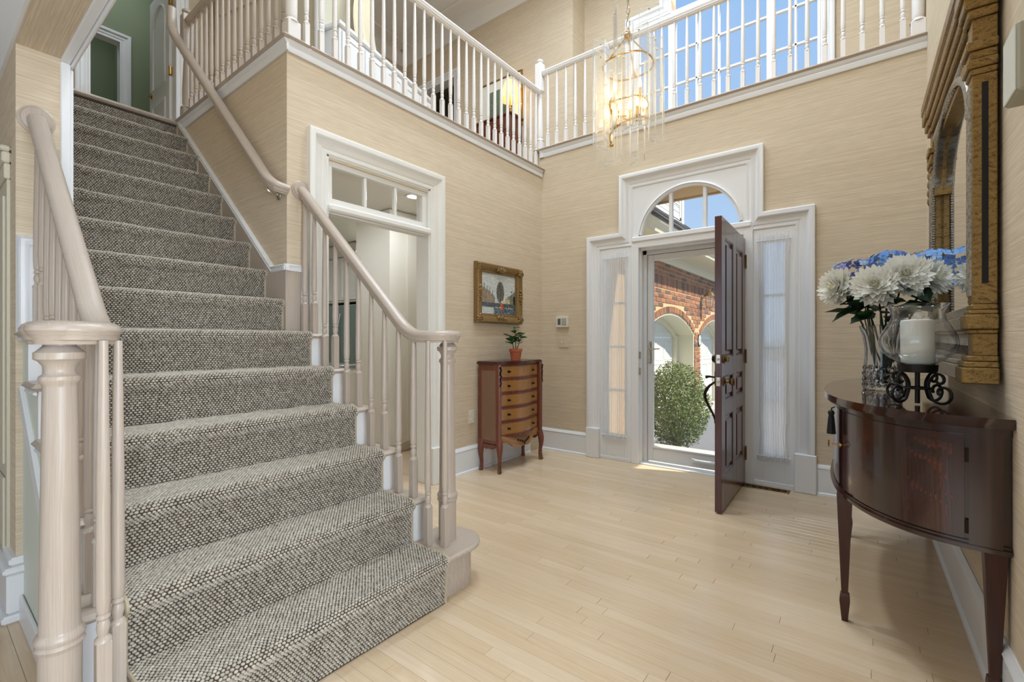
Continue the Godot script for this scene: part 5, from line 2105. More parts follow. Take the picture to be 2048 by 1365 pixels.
# ------------------------------------------------------------------ storm door and front door
func build_front_door() -> void:
	# storm door in the outer jambs
	var z := ZB - 0.105
	var t := thing("storm_door", "white aluminium full-glass storm door closed behind the open front door", "door", V(-1.325, 0, z))
	var inv := t.transform.affine_inverse()
	var g := Geo.new()
	g.box(V(-1.777, 0.0, z - 0.04), V(-1.737, 2.09, z + 0.03), 0.003)
	g.box(V(-0.905, 0.0, z - 0.04), V(-0.868, 2.09, z + 0.03), 0.003)
	g.box(V(-1.777, 2.045, z - 0.04), V(-0.868, 2.09, z + 0.03), 0.003)
	part("frame", g, M.alum, t, inv)
	g = Geo.new()
	g.box(V(-1.735, 0.03, z - 0.02), V(-1.680, 2.043, z + 0.018), 0.004)
	g.box(V(-0.965, 0.03, z - 0.02), V(-0.907, 2.043, z + 0.018), 0.004)
	g.box(V(-1.680, 1.985, z - 0.02), V(-0.965, 2.043, z + 0.018), 0.004)
	g.box(V(-1.680, 0.03, z - 0.02), V(-0.965, 0.155, z + 0.018), 0.004)
	g.box(V(-1.690, 0.155, z - 0.012), V(-0.955, 0.175, z + 0.024), 0.004)
	part("leaf", g, M.alum, t, inv)
	g = Geo.new()
	g.box(V(-1.682, 0.15, z - 0.004), V(-0.963, 1.99, z))
	part("pane", g, M.pane, t, inv)
	g = Geo.new()
	g.tube([V(-1.28, 0.095, z + 0.035), V(-0.93, 0.095, z + 0.035)], 0.017, 12)
	g.box(V(-1.31, 0.075, z + 0.018), V(-1.28, 0.115, z + 0.045), 0.004)
	part("closer", g, M.alum, t, inv)
	g = Geo.new()
	g.box(V(-1.722, 0.98, z + 0.018), V(-1.695, 1.20, z + 0.028), 0.006)
	g.tube([V(-1.709, 1.12, z + 0.028), V(-1.709, 1.12, z + 0.055), V(-1.68, 1.12, z + 0.062), V(-1.60, 1.125, z + 0.060)], 0.007, 8)
	g.ball(V(-1.709, 1.03, z + 0.03), V(0.009, 0.012, 0.008), 6, 10)
	part("handle", g, M.nickel, t, inv)
	# threshold
	g = Geo.new()
	g.box(V(-1.79, -0.02, ZB - 0.17), V(-0.85, 0.012, ZB + 0.004), 0.004)
	g.box(V(-1.79, 0.010, ZB - 0.075), V(-0.85, 0.020, ZB - 0.045), 0.004)
	shell("trim_20", g, M.alum)
	# front door leaf
	var d := thing("front_door", "dark red mahogany six-panel front door standing open", "door", V(-0.862, 0.012, ZB + 0.018), deg_to_rad(-88.2))
	var w := 0.915
	var h := 2.055
	var th := 0.0225
	g = Geo.new()
	var st := 0.115
	for x in [[0.0, st], [w / 2 - st / 2, w / 2 + st / 2], [w - st, w]]:
		g.box(V(x[0], 0, -th), V(x[1], h, th), 0.0015)
	var rows := [[0.0, 0.24], [0.66, 0.76], [0.945, 1.075], [1.925, h]]
	for r in rows:
		g.box(V(st, r[0], -th), V(w / 2 - st / 2, r[1], th), 0.0015)
		g.box(V(w / 2 + st / 2, r[0], -th), V(w - st, r[1], th), 0.0015)
	part("frame", g, M.door_wood, d)
	for r in 3:
		for cx in [[st, w / 2 - st / 2], [w / 2 + st / 2, w - st]]:
			g = Geo.new()
			var a := V(cx[0], rows[r][1], 0)
			var b := V(cx[1], rows[r + 1][0], 0)
			g.box(V(a.x, a.y, -0.008), V(b.x, b.y, 0.008))
			g.box(V(a.x + 0.035, a.y + 0.035, -0.0215), V(b.x - 0.035, b.y - 0.035, 0.0215), 0.016)
			# bolection bead
			for s in [-1, 1]:
				g.mould([P2(0, 0), P2(0, 0.014), P2(0.010, 0.010), P2(0.016, 0.0)], [P2(a.x, a.y), P2(b.x, a.y), P2(b.x, b.y), P2(a.x, b.y)], Transform3D(Basis(V(1, 0, 0), V(0, 1, 0), V(0, 0, s)), V(0, 0, 0.008 * s)), true)
			part("raised_panel", g, M.door_wood, d)
	for y in [0.24, 1.06, 1.86]:
		g = Geo.new()
		g.box(V(-0.036, y - 0.055, -th - 0.001), V(0.038, y + 0.055, -th - 0.004), 0.001)
		g.tube([V(-0.002, y - 0.06, -th - 0.008), V(-0.002, y + 0.06, -th - 0.008)], 0.0085, 10)
		part("hinge", g, M.old_brass, d)
	# deadbolt and knob set at the free edge
	for y in [0.905, 1.062]:
		g = Geo.new()
		g.box(V(w - 0.001, y - 0.030, -0.013), V(w + 0.002, y + 0.030, 0.013), 0.001)
		g.ball(V(w + 0.002, y, 0), V(0.005, 0.011, 0.009), 6, 10)
		part("latch_plate", g, M.nickel, d)
	g = Geo.new()
	var side := Transform3D(Basis(V(1, 0, 0), V(0, 0, -1), V(0, 1, 0)), V(w - 0.07, 0.905, -th))
	g.lathe([P2(0.034, 0), P2(0.034, 0.005), P2(0.026, 0.010), P2(0.012, 0.016), P2(0.011, 0.034), P2(0.018, 0.040), P2(0.029, 0.050), P2(0.031, 0.062), P2(0.024, 0.072), P2(0.001, 0.075)], 20, side)
	part("knob", g, M.old_brass, d)
	g = Geo.new()
	side.origin.y = 1.062
	g.lathe([P2(0.032, 0), P2(0.032, 0.006), P2(0.022, 0.014), P2(0.020, 0.020), P2(0.001, 0.020)], 20, side)
	g.box(V(w - 0.076, 1.042, -th - 0.018), V(w - 0.064, 1.082, -th - 0.034), 0.003)
	part("thumb_turn", g, M.old_brass, d)
	# handle set on the outer face
	g = Geo.new()
	var hp := []
	for k in 11:
		var f := k / 10.0
		hp.append(V(w - 0.065, lerpf(0.90, 0.62, f), th + 0.010 + 0.062 * sin(PI * pow(f, 0.8)) + 0.012 * sin(f * 6.0)))
	g.tube(hp, [0.006, 0.009, 0.011, 0.011, 0.010, 0.009, 0.008, 0.008, 0.007, 0.008, 0.010], 10)
	g.box(V(w - 0.09, 0.87, th), V(w - 0.04, 0.98, th + 0.012), 0.006)
	g.ball(V(w - 0.065, 0.62, th + 0.006), V(0.018, 0.026, 0.012), 6, 12)
	g.tube([V(w - 0.065, 0.93, th + 0.01), V(w - 0.065, 0.935, th + 0.05), V(w - 0.065, 0.93, th + 0.075)], [0.006, 0.008, 0.012], 8)
	part("pull_handle", g, M.dark_bronze, d)
	g = Geo.new()
	g.lathe([P2(0.034, 0), P2(0.034, 0.012), P2(0.024, 0.022), P2(0.020, 0.030), P2(0.001, 0.030)], 20, Transform3D(Basis(V(1, 0, 0), V(0, 0, 1), V(0, -1, 0)), V(w - 0.065, 1.062, th)))
	part("key_cylinder", g, M.dark_bronze, d)
	# strike plates on the jamb
	var sp := thing("strike_plate", "metal strike plates let into the white door jamb", "lock plate", V(-1.786, 0.95, ZB))
	for y in [-0.045, 0.112]:
		g = Geo.new()
		g.box(V(0.0, y - 0.035, -0.020), V(0.012, y + 0.035, 0.018), 0.002)
		part("plate", g, M.nickel, sp)
	# bronze floor register beside the door
	var v := thing("floor_register", "ornate bronze floor vent between the open door and the sideboard", "vent", V(-0.69, 0.0, ZB + 0.11), deg_to_rad(0.0))
	g = Geo.new()
	g.mould([P2(0, 0), P2(0, 0.005), P2(0.018, 0.006), P2(0.022, 0.001), P2(0.022, 0)].map(func(q): return P2(-q.x, q.y)), [P2(-0.165, -0.035), P2(0.165, -0.035), P2(0.165, 0.035), P2(-0.165, 0.035)], Transform3D(Basis(V(1, 0, 0), V(0, 0, -1), V(0, 1, 0)), V(0, 0.0, 0)), true)
	part("frame", g, M.old_brass, v)
	g = Geo.new()
	g.box(V(-0.165, -0.004, -0.035), V(0.165, 0.001, 0.035))
	part("well", g, M.black, v)
	for k in 7:
		g = Geo.new()
		var cx := -0.14 + 0.0467 * k
		for s in [-1, 1]:
			var sc := []
			for j in 14:
				var f := j / 13.0
				var an := f * TAU * 1.1 + k
				var rr := 0.016 * (1.0 - 0.65 * f)
				sc.append(V(cx + s * 0.010 + s * rr * cos(an), 0.003, 0.014 * s + rr * sin(an)))
			g.tube(sc, 0.0024, 5)
		g.tube([V(cx, 0.003, -0.034), V(cx + 0.012, 0.003, 0), V(cx, 0.003, 0.034)], 0.0022, 5)
		part("scroll", g, M.old_brass, v)


# ------------------------------------------------------------------ sideboard, mirror, small chest
func bow(a: float, b: float, n: float, t: float) -> Vector2:
	# t from 0 (near end at the wall) over the front to 1 (far end); returns (into room, along wall)
	var an := PI * t
	var c := cos(an)
	var s := sin(an)
	return P2(b * pow(absf(s), 2.0 / n), a * signf(c) * pow(absf(c), 2.0 / n))


func bow_slab(g: Geo, a: float, b: float, y0: float, y1: float, t0 := 0.0, t1 := 1.0, steps := 48) -> void:
	var poly := PackedVector2Array()
	for k in steps + 1:
		var p := bow(a, b, 2.5, lerpf(t0, t1, float(k) / steps))
		poly.append(P2(-p.x, p.y))
	var clean := PackedVector2Array()
	for p in poly:
		if clean.size() == 0 or clean[-1].distance_to(p) > 0.0005:
			clean.append(p)
	g.prism(clean, y1 - y0, Transform3D(Basis(V(1, 0, 0), V(0, 0, 1), V(0, -1, 0)), V(0, y1, 0)))


func bow_skin(g: Geo, a: float, b: float, y0: float, y1: float, t0: float, t1: float, thick: float, steps := 36) -> void:
	# a curved panel following the front, with texture coordinates
	var s0 := g.v.size()
	var pts := []
	for k in steps + 1:
		var t := lerpf(t0, t1, float(k) / steps)
		var p := bow(a, b, 2.5, t)
		var q := bow(a - thick, b - thick, 2.5, t)
		pts.append([V(-p.x, 0, p.y), V(-q.x, 0, q.y), float(k) / steps])
	for k in steps:
		var A: Array = pts[k]
		var B: Array = pts[k + 1]
		var up0 := V(0, y0, 0)
		var up1 := V(0, y1, 0)
		for f in [[A[0] + up0, B[0] + up0, B[0] + up1, A[0] + up1], [B[1] + up0, A[1] + up0, A[1] + up1, B[1] + up1], [A[0] + up1, B[0] + up1, B[1] + up1, A[1] + up1], [A[1] + up0, B[1] + up0, B[0] + up0, A[0] + up0]]:
			g.quad(f[0], f[1], f[2], f[3])
			for c in [[A[2], 1.0], [B[2], 1.0], [B[2], 0.0], [A[2], 1.0], [B[2], 0.0], [A[2], 0.0]]:
				g.uv.append(P2(c[0], c[1]))
	for e in [0, steps]:
		var A: Array = pts[e]
		var q := [A[0] + V(0, y0, 0), A[0] + V(0, y1, 0), A[1] + V(0, y1, 0), A[1] + V(0, y0, 0)]
		if e == 0:
			g.quad(q[0], q[1], q[2], q[3])
		else:
			g.quad(q[3], q[2], q[1], q[0])
		for k in 6:
			g.uv.append(P2(A[2], 0.5))
	g._fix(s0)


func flame_image() -> ImageTexture:
	# crotch mahogany: a dark plume with arcs falling away from it
	var n := 512
	var nz := noise(17, 0.9, 4)
	var nf := noise(23, 1.0, 2)
	var bytes := PackedByteArray()
	bytes.resize(n * n * 3)
	var i := 0
	for y in n:
		var v := float(y) / n
		for x in n:
			var u := float(x) / n
			# door runs from the hinge (u 0) to the front (u 1); dark plume near u 0.5, arcs falling away on both sides
			var d := u - 0.50 + 0.04 * sin(v * 5.0)
			var warp := nz.get_noise_2d(u * 2.2, v * 1.6)
			var arcs := v * 1.5 - 2.6 * sqrt(absf(d) + 0.01) + 0.55 * warp
			var band := 0.6 * sin(arcs * 13.0) + 0.4 * sin(arcs * 29.0 + 2.0 * warp)
			var away := smoothstep(0.02, 0.22, absf(d))
			var t := 0.42 + 0.34 * band * away + 0.20 * warp
			t *= 0.35 + 0.75 * away * (1.0 if d < 0.0 else 0.8)
			t = clampf(t + 0.05 * nf.get_noise_2d(u * 140.0, v * 9.0), 0.0, 1.0)
			var bandw := 0.055
			if u < bandw or u > 1.0 - bandw or v < 0.075 or v > 0.925:
				t = 0.40 + 0.25 * nf.get_noise_2d(u * 40.0, v * 130.0 if (u < bandw or u > 1.0 - bandw) else u * 220.0)
			if absf(u - bandw) < 0.003 or absf(u - 1.0 + bandw) < 0.003 or absf(v - 0.075) < 0.004 or absf(v - 0.925) < 0.004:
				t = 0.05
			var c := Color(0.085, 0.035, 0.032).lerp(Color(0.40, 0.17, 0.115), t)
			bytes[i] = int(255 * c.r)
			bytes[i + 1] = int(255 * c.g)
			bytes[i + 2] = int(255 * c.b)
			i += 3
	return ImageTexture.create_from_image(Image.create_from_data(n, n, false, Image.FORMAT_RGB8, bytes))


func tapered_leg(h: float, w0: float, w1: float) -> Geo:
	# square taper with a spade foot, standing on y 0
	var g := Geo.new()
	var secs := [[0.0, w1 * 0.55], [0.09, w1 * 0.98], [0.115, w1 * 0.86], [0.12, w1 * 0.62], [h, w0]]
	var s := g.v.size()
	var rings := []
	for q in secs:
		var r := PackedVector3Array()
		for c in [P2(-1, -1), P2(1, -1), P2(1, 1), P2(-1, 1)]:
			r.append(V(c.x * q[1], q[0], c.y * q[1]))
		rings.append(r)
	g._skin(rings, false)
	g.quad(rings[0][0], rings[0][1], rings[0][2], rings[0][3])
	g.quad(rings[-1][3], rings[-1][2], rings[-1][1], rings[-1][0])
	g._fix(s)
	return g


func build_furniture() -> void:
	var turn := atan(0.0155)
	# ---- sideboard
	var o := on_right(-3.0, 0.002)
	var t := thing("sideboard", "bow-front mahogany sideboard with tapered spade-foot legs under the gilt mirror", "sideboard", o, turn)
	var A := 0.95
	var B := 0.525
	var g := Geo.new()
	bow_slab(g, A, B, 0.932, 0.960)
	bow_slab(g, A - 0.006, B - 0.006, 0.926, 0.932)
	part("top", g, M.mahogany_top, t)
	g = Geo.new()
	bow_slab(g, A - 0.045, B - 0.045, 0.545, 0.926)
	part("carcass", g, M.mahogany, t)
	g = Geo.new()
	bow_skin(g, A - 0.036, B - 0.036, 0.900, 0.926, 0.0, 1.0, 0.012, 64)
	bow_skin(g, A - 0.036, B - 0.036, 0.528, 0.556, 0.0, 1.0, 0.012, 64)
	bow_skin(g, A - 0.026, B - 0.026, 0.536, 0.546, 0.0, 1.0, 0.012, 64)
	g.uv.clear()
	part("rails", g, M.mahogany_x, t)
	var flame := flame_image()
	var fm := paint(Color.WHITE, 0.2, {"albedo_texture": flame, "clearcoat_enabled": true, "clearcoat": 0.6, "clearcoat_roughness": 0.08})
	# curved doors near and far, bowed drawer front between
	for s in [[0.048, 0.335, "door"], [0.365, 0.635, "drawer_front"], [0.665, 0.952, "door"]]:
		g = Geo.new()
		bow_skin(g, A - 0.038, B - 0.038, 0.560, 0.896, s[0], s[1], 0.014)
		var d := part(s[2], g, fm, t)
		if s[0] < 0.1:
			for y in [0.60, 0.83]:
				var hg := Geo.new()
				var p := bow(A - 0.034, B - 0.034, 2.5, 0.045)
				hg.box(V(-p.x - 0.004, y - 0.022, p.y - 0.004), V(-p.x + 0.006, y + 0.022, p.y + 0.003), 0.001)
				part("hinge", hg, M.dark_bronze, d)
	for q in [0.0, 1.0]:
		# end stiles at the wall
		g = Geo.new()
		bow_skin(g, A - 0.030, B - 0.030, 0.545, 0.926, 0.006 if q == 0.0 else 0.958, 0.042 if q == 0.0 else 0.994, 0.016, 8)
		g.uv.clear()
		part("end_stile", g, M.mahogany, t)
	var lm := tapered_leg(0.545, 0.028, 0.019).done()
	for p in [P2(0.032, 0.868), P2(0.43, 0.535), P2(0.43, -0.535), P2(0.032, -0.868)]:
		part("leg", lm, M.leg_wood, t, at(V(-p.x, 0, p.y)))
	# key with tassel, and a bow key in the door
	var k2 := bow(A - 0.038, B - 0.038, 2.5, 0.352)
	g = Geo.new()
	var loop := []
	for k in 14:
		var an := TAU * k / 14
		loop.append(V(-k2.x - 0.045, 0.742 + 0.014 * sin(an) * (1.0 if sin(an) > 0 else 0.7), k2.y + 0.016 * cos(an)))
	g.tube(loop, 0.0028, 6, true)
	g.tube([V(-k2.x + 0.004, 0.742, k2.y), V(-k2.x - 0.032, 0.742, k2.y)], 0.0035, 8)
	g.lathe([P2(0.012, 0), P2(0.012, 0.004), P2(0.006, 0.006)], 12, Transform3D(Basis(V(0, 1, 0), V(-1, 0, 0), V(0, 0, 1)), V(-k2.x, 0.742, k2.y)))
	var key := part("key", g, M.brass, t)
	key.set_meta("label", "brass bow key in the sideboard lock")
	var ts := thing("key_tassel", "black silk tassel hanging from the sideboard's front", "tassel", o, turn)
	g = Geo.new()
	var k3 := bow(A - 0.030, B - 0.030, 2.5, 0.36)
	g.tube([V(-k3.x - 0.01, 0.905, k3.y), V(-k3.x - 0.022, 0.90, k3.y), V(-k3.x - 0.024, 0.88, k3.y)], 0.003, 6)
	g.ball(V(-k3.x - 0.024, 0.878, k3.y), V(0.013, 0.013, 0.013), 8, 12)
	part("cord_and_knot", g, M.black, ts)
	g = Geo.new()
	g.lathe([P2(0.009, 0.872), P2(0.012, 0.85), P2(0.016, 0.80), P2(0.017, 0.785), P2(0.001, 0.785)], 18, at(V(-k3.x - 0.024, 0, k3.y)), 9, 0.06)
	part("fringe", g, M.black, ts)
	# ---- mirror
	build_mirror(turn)
	# ---- chime box on the wall
	o = on_right(-1.80, 0.0, 1.845)
	var c := thing("door_chime", "beige plastic door chime box with sound slots on the papered wall", "chime", o, turn)
	g = Geo.new()
	g.box(V(-0.058, 0.0, -0.07), V(0, 0.18, 0.06), 0.006)
	part("case", g, paint(Color(0.66, 0.65, 0.58), 0.5), c)
	g = Geo.new()
	g.box(V(-0.061, 0.004, -0.066), V(-0.057, 0.176, 0.054), 0.002)
	part("cover", g, paint(Color(0.84, 0.84, 0.80), 0.5), c)
	for k in 4:
		g = Geo.new()
		g.box(V(-0.042, 0.075 + 0.02 * k, 0.057), V(-0.006, 0.087 + 0.02 * k, 0.0612), 0.001)
		part("sound_slot", g, M.black, c)
	build_chest()


func build_mirror(turn: float) -> void:
	var zc := -2.79
	var o := on_right(zc, 0.012, 1.055)
	var t := thing("pier_mirror", "tall arched gilt pier mirror with fluted pilasters above the sideboard", "mirror", o, turn)
	var hw := 0.575       # half width
	var H := 1.42
	var dp := 0.062
	var g := Geo.new()
	g.box(V(-0.012, 0.06, -hw + 0.03), V(0.0, H, hw - 0.03))
	part("backboard", g, M.black, t)
	g = Geo.new()
	g.box(V(-0.022, 0.28, -hw + 0.12), V(-0.014, 1.22, hw - 0.12))
	part("glass", g, M.mirror, t)
	for s in [-1, 1]:
		var z0: float = s * (hw - 0.075)
		var z1: float = s * hw
		g = Geo.new()
		g.box(V(-dp, 0.27, z0), V(0, 1.05, z1), 0.003)
		# base mouldings and capital of the pilaster
		for b in [[0.0, 0.055, 0.030], [0.055, 0.075, 0.024], [0.075, 0.095, 0.016], [0.17, 0.185, 0.010], [0.185, 0.235, 0.018], [0.235, 0.250, 0.010], [0.25, 0.27, 0.004], [1.05, 1.07, 0.006], [1.07, 1.10, 0.014], [1.10, 1.13, 0.006], [1.13, 1.16, 0.016], [1.24, 1.27, 0.012], [1.27, 1.31, 0.022], [1.31, 1.36, 0.032]]:
			g.box(V(-dp - b[2], b[0], z0 - s * b[2]), V(0, b[1], z1 + s * b[2]), 0.004)
		g.box(V(-dp, 0.095, z0), V(0, 0.17, z1), 0.002)
		g.box(V(-dp, 1.16, z0), V(0, 1.24, z1), 0.002)
		var pil := part("pilaster", g, M.gold, t)
		# dark groove down the outer side
		g = Geo.new()
		g.box(V(-dp * 0.62, 0.34, z1 - s * 0.002), V(-dp * 0.36, 1.02, z1 + s * 0.0012), 0.0005)
		part("side_groove", g, M.black, pil)
		# reeds on the front
		for k in 4:
			g = Geo.new()
			var zz: float = z0 + s * (0.014 + 0.0155 * k)
			g.tube([V(-dp, 0.30, zz), V(-dp, 1.02, zz)], 0.0068, 8)
			part("reed", g, M.silver, pil)
		# rope bead along the glass
		g = Geo.new()
		for k in 58:
			g.ball(V(-dp + 0.006, 0.285 + 0.0132 * k, z0 - s * 0.008), V(0.007, 0.0075, 0.008), 4, 6)
		var bd := part("rope_bead", g, M.silver, pil)
		bd.set_meta("kind", "stuff")
	# plinth rail and frieze between the pilasters
	g = Geo.new()
	for b in [[0.0, 0.055, 0.020], [0.055, 0.075, 0.014], [0.185, 0.235, 0.012], [0.235, 0.27, 0.004]]:
		g.box(V(-dp - b[2] + 0.006, b[0], -hw + 0.07), V(0, b[1], hw - 0.07), 0.004)
	g.box(V(-dp + 0.02, 0.07, -hw + 0.07), V(0, 0.19, hw - 0.07), 0.002)
	part("plinth", g, M.silver, t)
	for k in 26:
		g = Geo.new()
		var zz := -hw + 0.10 + 0.0365 * k
		g.tube([V(-dp + 0.018, 0.095, zz), V(-dp + 0.008, 0.13, zz + 0.012), V(-dp + 0.018, 0.172, zz + 0.004)], [0.006, 0.010, 0.006], 6)
		part("carved_leaf", g, M.silver, t)
	# head: arch spandrels and entablature
	g = Geo.new()
	var hole := PackedVector2Array()
	for k in 25:
		var an := PI - PI * k / 24.0
		hole.append(P2((hw - 0.115) * cos(an), 0.94 + 0.26 * sin(an)))
	var gg := Geo.new()
	panel_with_hole(gg, Rect2(-hw + 0.06, 0.90, 2 * hw - 0.12, 0.36), hole, 0.0, 0.035)
	for p in gg.v:
		g.v.append(V(-0.02 - p.z, p.y, p.x))
	g._fix(0)
	part("spandrel", g, M.gold, t)
	g = Geo.new()
	var ap := []
	for k in 25:
		var an := PI * k / 24.0
		ap.append(P2((hw - 0.115) * cos(an), 0.94 + 0.26 * sin(an)))
	g.mould([P2(0, 0), P2(0, 0.03), P2(-0.012, 0.036), P2(-0.03, 0.03), P2(-0.04, 0.0)], ap, Transform3D(Basis(V(0, 0, 1), V(0, 1, 0), V(-1, 0, 0)), V(-0.03, 0, 0)))
	part("arch_moulding", g, M.silver, t)
	g = Geo.new()
	for b in [[1.24, 1.27, 0.008], [1.27, 1.31, 0.018], [1.31, 1.36, 0.028]]:
		g.box(V(-dp - b[2], b[0], -hw + 0.05), V(0, b[1], hw - 0.05), 0.005)
	g.box(V(-dp + 0.012, 1.16, -hw + 0.05), V(0, 1.25, hw - 0.05), 0.002)
	g.box(V(-dp - 0.036, 1.36, -hw - 0.034), V(0, H, hw + 0.034), 0.008)
	part("entablature", g, M.gold, t)
	for k in 30:
		g = Geo.new()
		var zz := -hw + 0.09 + 0.0332 * k
		g.ball(V(-dp + 0.010, 1.205, zz), V(0.010, 0.026, 0.012), 5, 7)
		part("carved_leaf", g, M.silver, t)
	# leafy ear on the far edge
	g = Geo.new()
	for k in 7:
		g.ball(V(-dp + 0.005, 0.90 + 0.045 * k, -hw - 0.016 - 0.008 * sin(k * 1.6)), V(0.018, 0.030, 0.018), 5, 8)
	part("side_leaf", g, M.gold, t)


func serp(f: float) -> float:
	# outward swell of the small chest's front, f from -1 to 1
	return 0.028 * cos(f * PI * 1.15) - 0.004


func serp_slab(g: Geo, hw: float, y0: float, y1: float, x_back: float, x_front: float) -> void:
	var poly := PackedVector2Array([P2(x_back, -hw)])
	for k in 25:
		var f := -1.0 + 2.0 * k / 24.0
		poly.append(P2(x_front + serp(hw * f / 0.345), hw * f))
	poly.append(P2(x_back, hw))
	g.prism(poly, y1 - y0, Transform3D(Basis(V(1, 0, 0), V(0, 0, 1), V(0, -1, 0)), V(0, y1, 0)))


func build_chest() -> void:
	var t := thing("small_chest", "small serpentine burl walnut chest of five drawers on cabriole legs", "chest of drawers", V(XL + 0.025, 0, -3.60))
	var hw := 0.345
	var g := Geo.new()
	g.box(V(0.0, 0.25, -hw), V(0.205, 0.985, hw), 0.004)
	g.box(V(0.20, 0.25, -hw), V(0.255, 0.985, -hw + 0.02), 0.002)
	g.box(V(0.20, 0.25, hw - 0.02), V(0.255, 0.985, hw), 0.002)
	serp_slab(g, hw - 0.03, 0.31, 0.985, 0.10, 0.252)
	part("carcass", g, M.walnut, t)
	g = Geo.new()
	serp_slab(g, hw + 0.012, 0.985, 1.005, -0.005, 0.272)
	serp_slab(g, hw + 0.006, 1.005, 1.012, 0.0, 0.266)
	part("top", g, M.walnut_dark, t)
	# burl field with banding on each side
	for s in [-1, 1]:
		g = Geo.new()
		g.box(V(0.045, 0.29, s * hw), V(0.215, 0.93, s * (hw + 0.002)))
		part("side_panel", g, M.burl_dark, t)
		g = Geo.new()
		# shaped apron at the side
		var poly := PackedVector2Array()
		for k in 15:
			var f := k / 14.0
			poly.append(P2(lerpf(0.02, 0.24, f), 0.225 - 0.022 * cos(f * TAU * 1.0) * -1.0 + 0.012 * cos(f * TAU * 2.0)))
		poly.append(P2(0.24, 0.26))
		poly.append(P2(0.02, 0.26))
		g.prism(poly, 0.02, Transform3D(Basis.IDENTITY, V(0, 0, s * hw - (0.02 if s > 0 else 0.0))))
		part("side_apron", g, M.walnut, t)
	# drawers
	var dh := 0.124
	for k in 5:
		var y := 0.325 + (dh + 0.008) * k
		g = Geo.new()
		serp_slab(g, hw - 0.035, y, y + dh, 0.20, 0.256)
		var d := part("drawer", g, M.walnut, t)
		g = Geo.new()
		serp_slab(g, hw - 0.050, y + 0.014, y + dh - 0.014, 0.20, 0.2575)
		part("burl_field", g, M.burl, d)
		for s in [-1, 1]:
			var f: float = s * 0.62
			g = Geo.new()
			g.lathe([P2(0.013, 0), P2(0.011, 0.004), P2(0.004, 0.006), P2(0.004, 0.014), P2(0.009, 0.018), P2(0.009, 0.023), P2(0.001, 0.026)], 12, Transform3D(Basis(V(0, -1, 0), V(1, 0, 0), V(0, 0, 1)), V(0.257 + serp(f * 0.9), y + dh / 2, f * 0.31)))
			part("knob", g, M.dark_bronze, d)
	# corner posts with mounts, then cabriole legs
	for s in [-1, 1]:
		g = Geo.new()
		g.box(V(0.215, 0.25, s * (hw - 0.035)), V(0.262, 0.985, s * (hw + 0.004)), 0.012)
		part("corner_post", g, M.walnut, t)
		g = Geo.new()
		for k in 9:
			g.ball(V(0.262 + 0.003 * sin(k * 2.0), 0.955 - 0.02 * k, s * (hw - 0.01 + 0.005 * cos(k * 2.3))), V(0.008, 0.013, 0.012 - 0.0008 * k), 5, 7)
		part("bronze_mount", g, M.dark_bronze, t)
	for p in [[0.238, -1, 1.0], [0.238, 1, 1.0], [0.03, -1, 0.0], [0.03, 1, 0.0]]:
		g = Geo.new()
		var s: float = p[1]
		var path := []
		var rad := []
		for k in 12:
			var f := k / 11.0
			var off := 0.020 * sin(f * PI * 1.05) - 0.018 * sin(f * PI) * f + 0.016 * maxf(0.0, f - 0.78) * 4.0
			path.append(V(p[0] + off * (1.0 if p[2] > 0 else -0.3), lerpf(0.29, 0.006, f), s * (hw - 0.022 + off * 0.9)))
			rad.append([0.030, 0.032, 0.032, 0.030, 0.027, 0.023, 0.020, 0.018, 0.0165, 0.016, 0.018, 0.021][k])
		g.tube(path, rad, 10)
		var lg := part("leg", g, M.walnut, t)
		if p[2] > 0:
			g = Geo.new()
			for k in 4:
				g.ball(path[11 - k] + V(0.012, 0.004, s * 0.006), V(0.011, 0.014, 0.013), 5, 7)
			part("bronze_shoe", g, M.old_brass, lg)
	# apron under the drawers with its mount
	g = Geo.new()
	var ap := PackedVector2Array()
	for k in 21:
		var f := -1.0 + k / 10.0
		ap.append(P2(f * (hw - 0.03), 0.262 - 0.065 * pow(cos(f * PI / 2), 2.0) + 0.012 * cos(f * PI * 3.0)))
	ap.append(P2(hw - 0.03, 0.325))
	ap.append(P2(-hw + 0.03, 0.325))
	var flat := Geo.new()
	flat.prism(ap, 0.03, Transform3D.IDENTITY)
	for q in flat.v:
		g.v.append(V(0.228 + q.z + serp(q.x / hw), q.y, q.x))
	g._fix(0)
	part("apron", g, M.burl, t)
	g = Geo.new()
	for k in 7:
		var f := (k - 3) / 3.0
		g.ball(V(0.262 + serp(f * 0.25), 0.268 - 0.028 * (1.0 - absf(f)), f * 0.085), V(0.006, 0.012, 0.015), 5, 7)
	g.ball(V(0.264 + serp(0), 0.232, 0), V(0.007, 0.018, 0.012), 5, 7)
	part("bronze_mount", g, M.dark_bronze, t)


# ------------------------------------------------------------------ vase, flowers, candle
func leaf_mesh(w: float, l: float, curl: float, lobes := 0) -> ArrayMesh:
	var g := Geo.new()
	var n := 8
	for k in n:
		var f0 := float(k) / n
		var f1 := float(k + 1) / n
		var a0 := w * pow(sin(PI * pow(f0, 0.75)), 0.9) * (1.0 + (0.16 * sin(f0 * 19.0) if lobes else 0.0))
		var a1 := w * pow(maxf(0.0, sin(PI * pow(f1, 0.75))), 0.9) * (1.0 + (0.16 * sin(f1 * 19.0) if lobes else 0.0))
		var y0 := curl * f0 * f0
		var y1 := curl * f1 * f1
		g.quad(V(-a0, y0 + a0 * 0.35, l * f0), V(0, y0, l * f0), V(0, y1, l * f1), V(-a1, y1 + a1 * 0.35, l * f1))
		g.quad(V(0, y0, l * f0), V(a0, y0 + a0 * 0.35, l * f0), V(a1, y1 + a1 * 0.35, l * f1), V(0, y1, l * f1))
	return g.done(60)


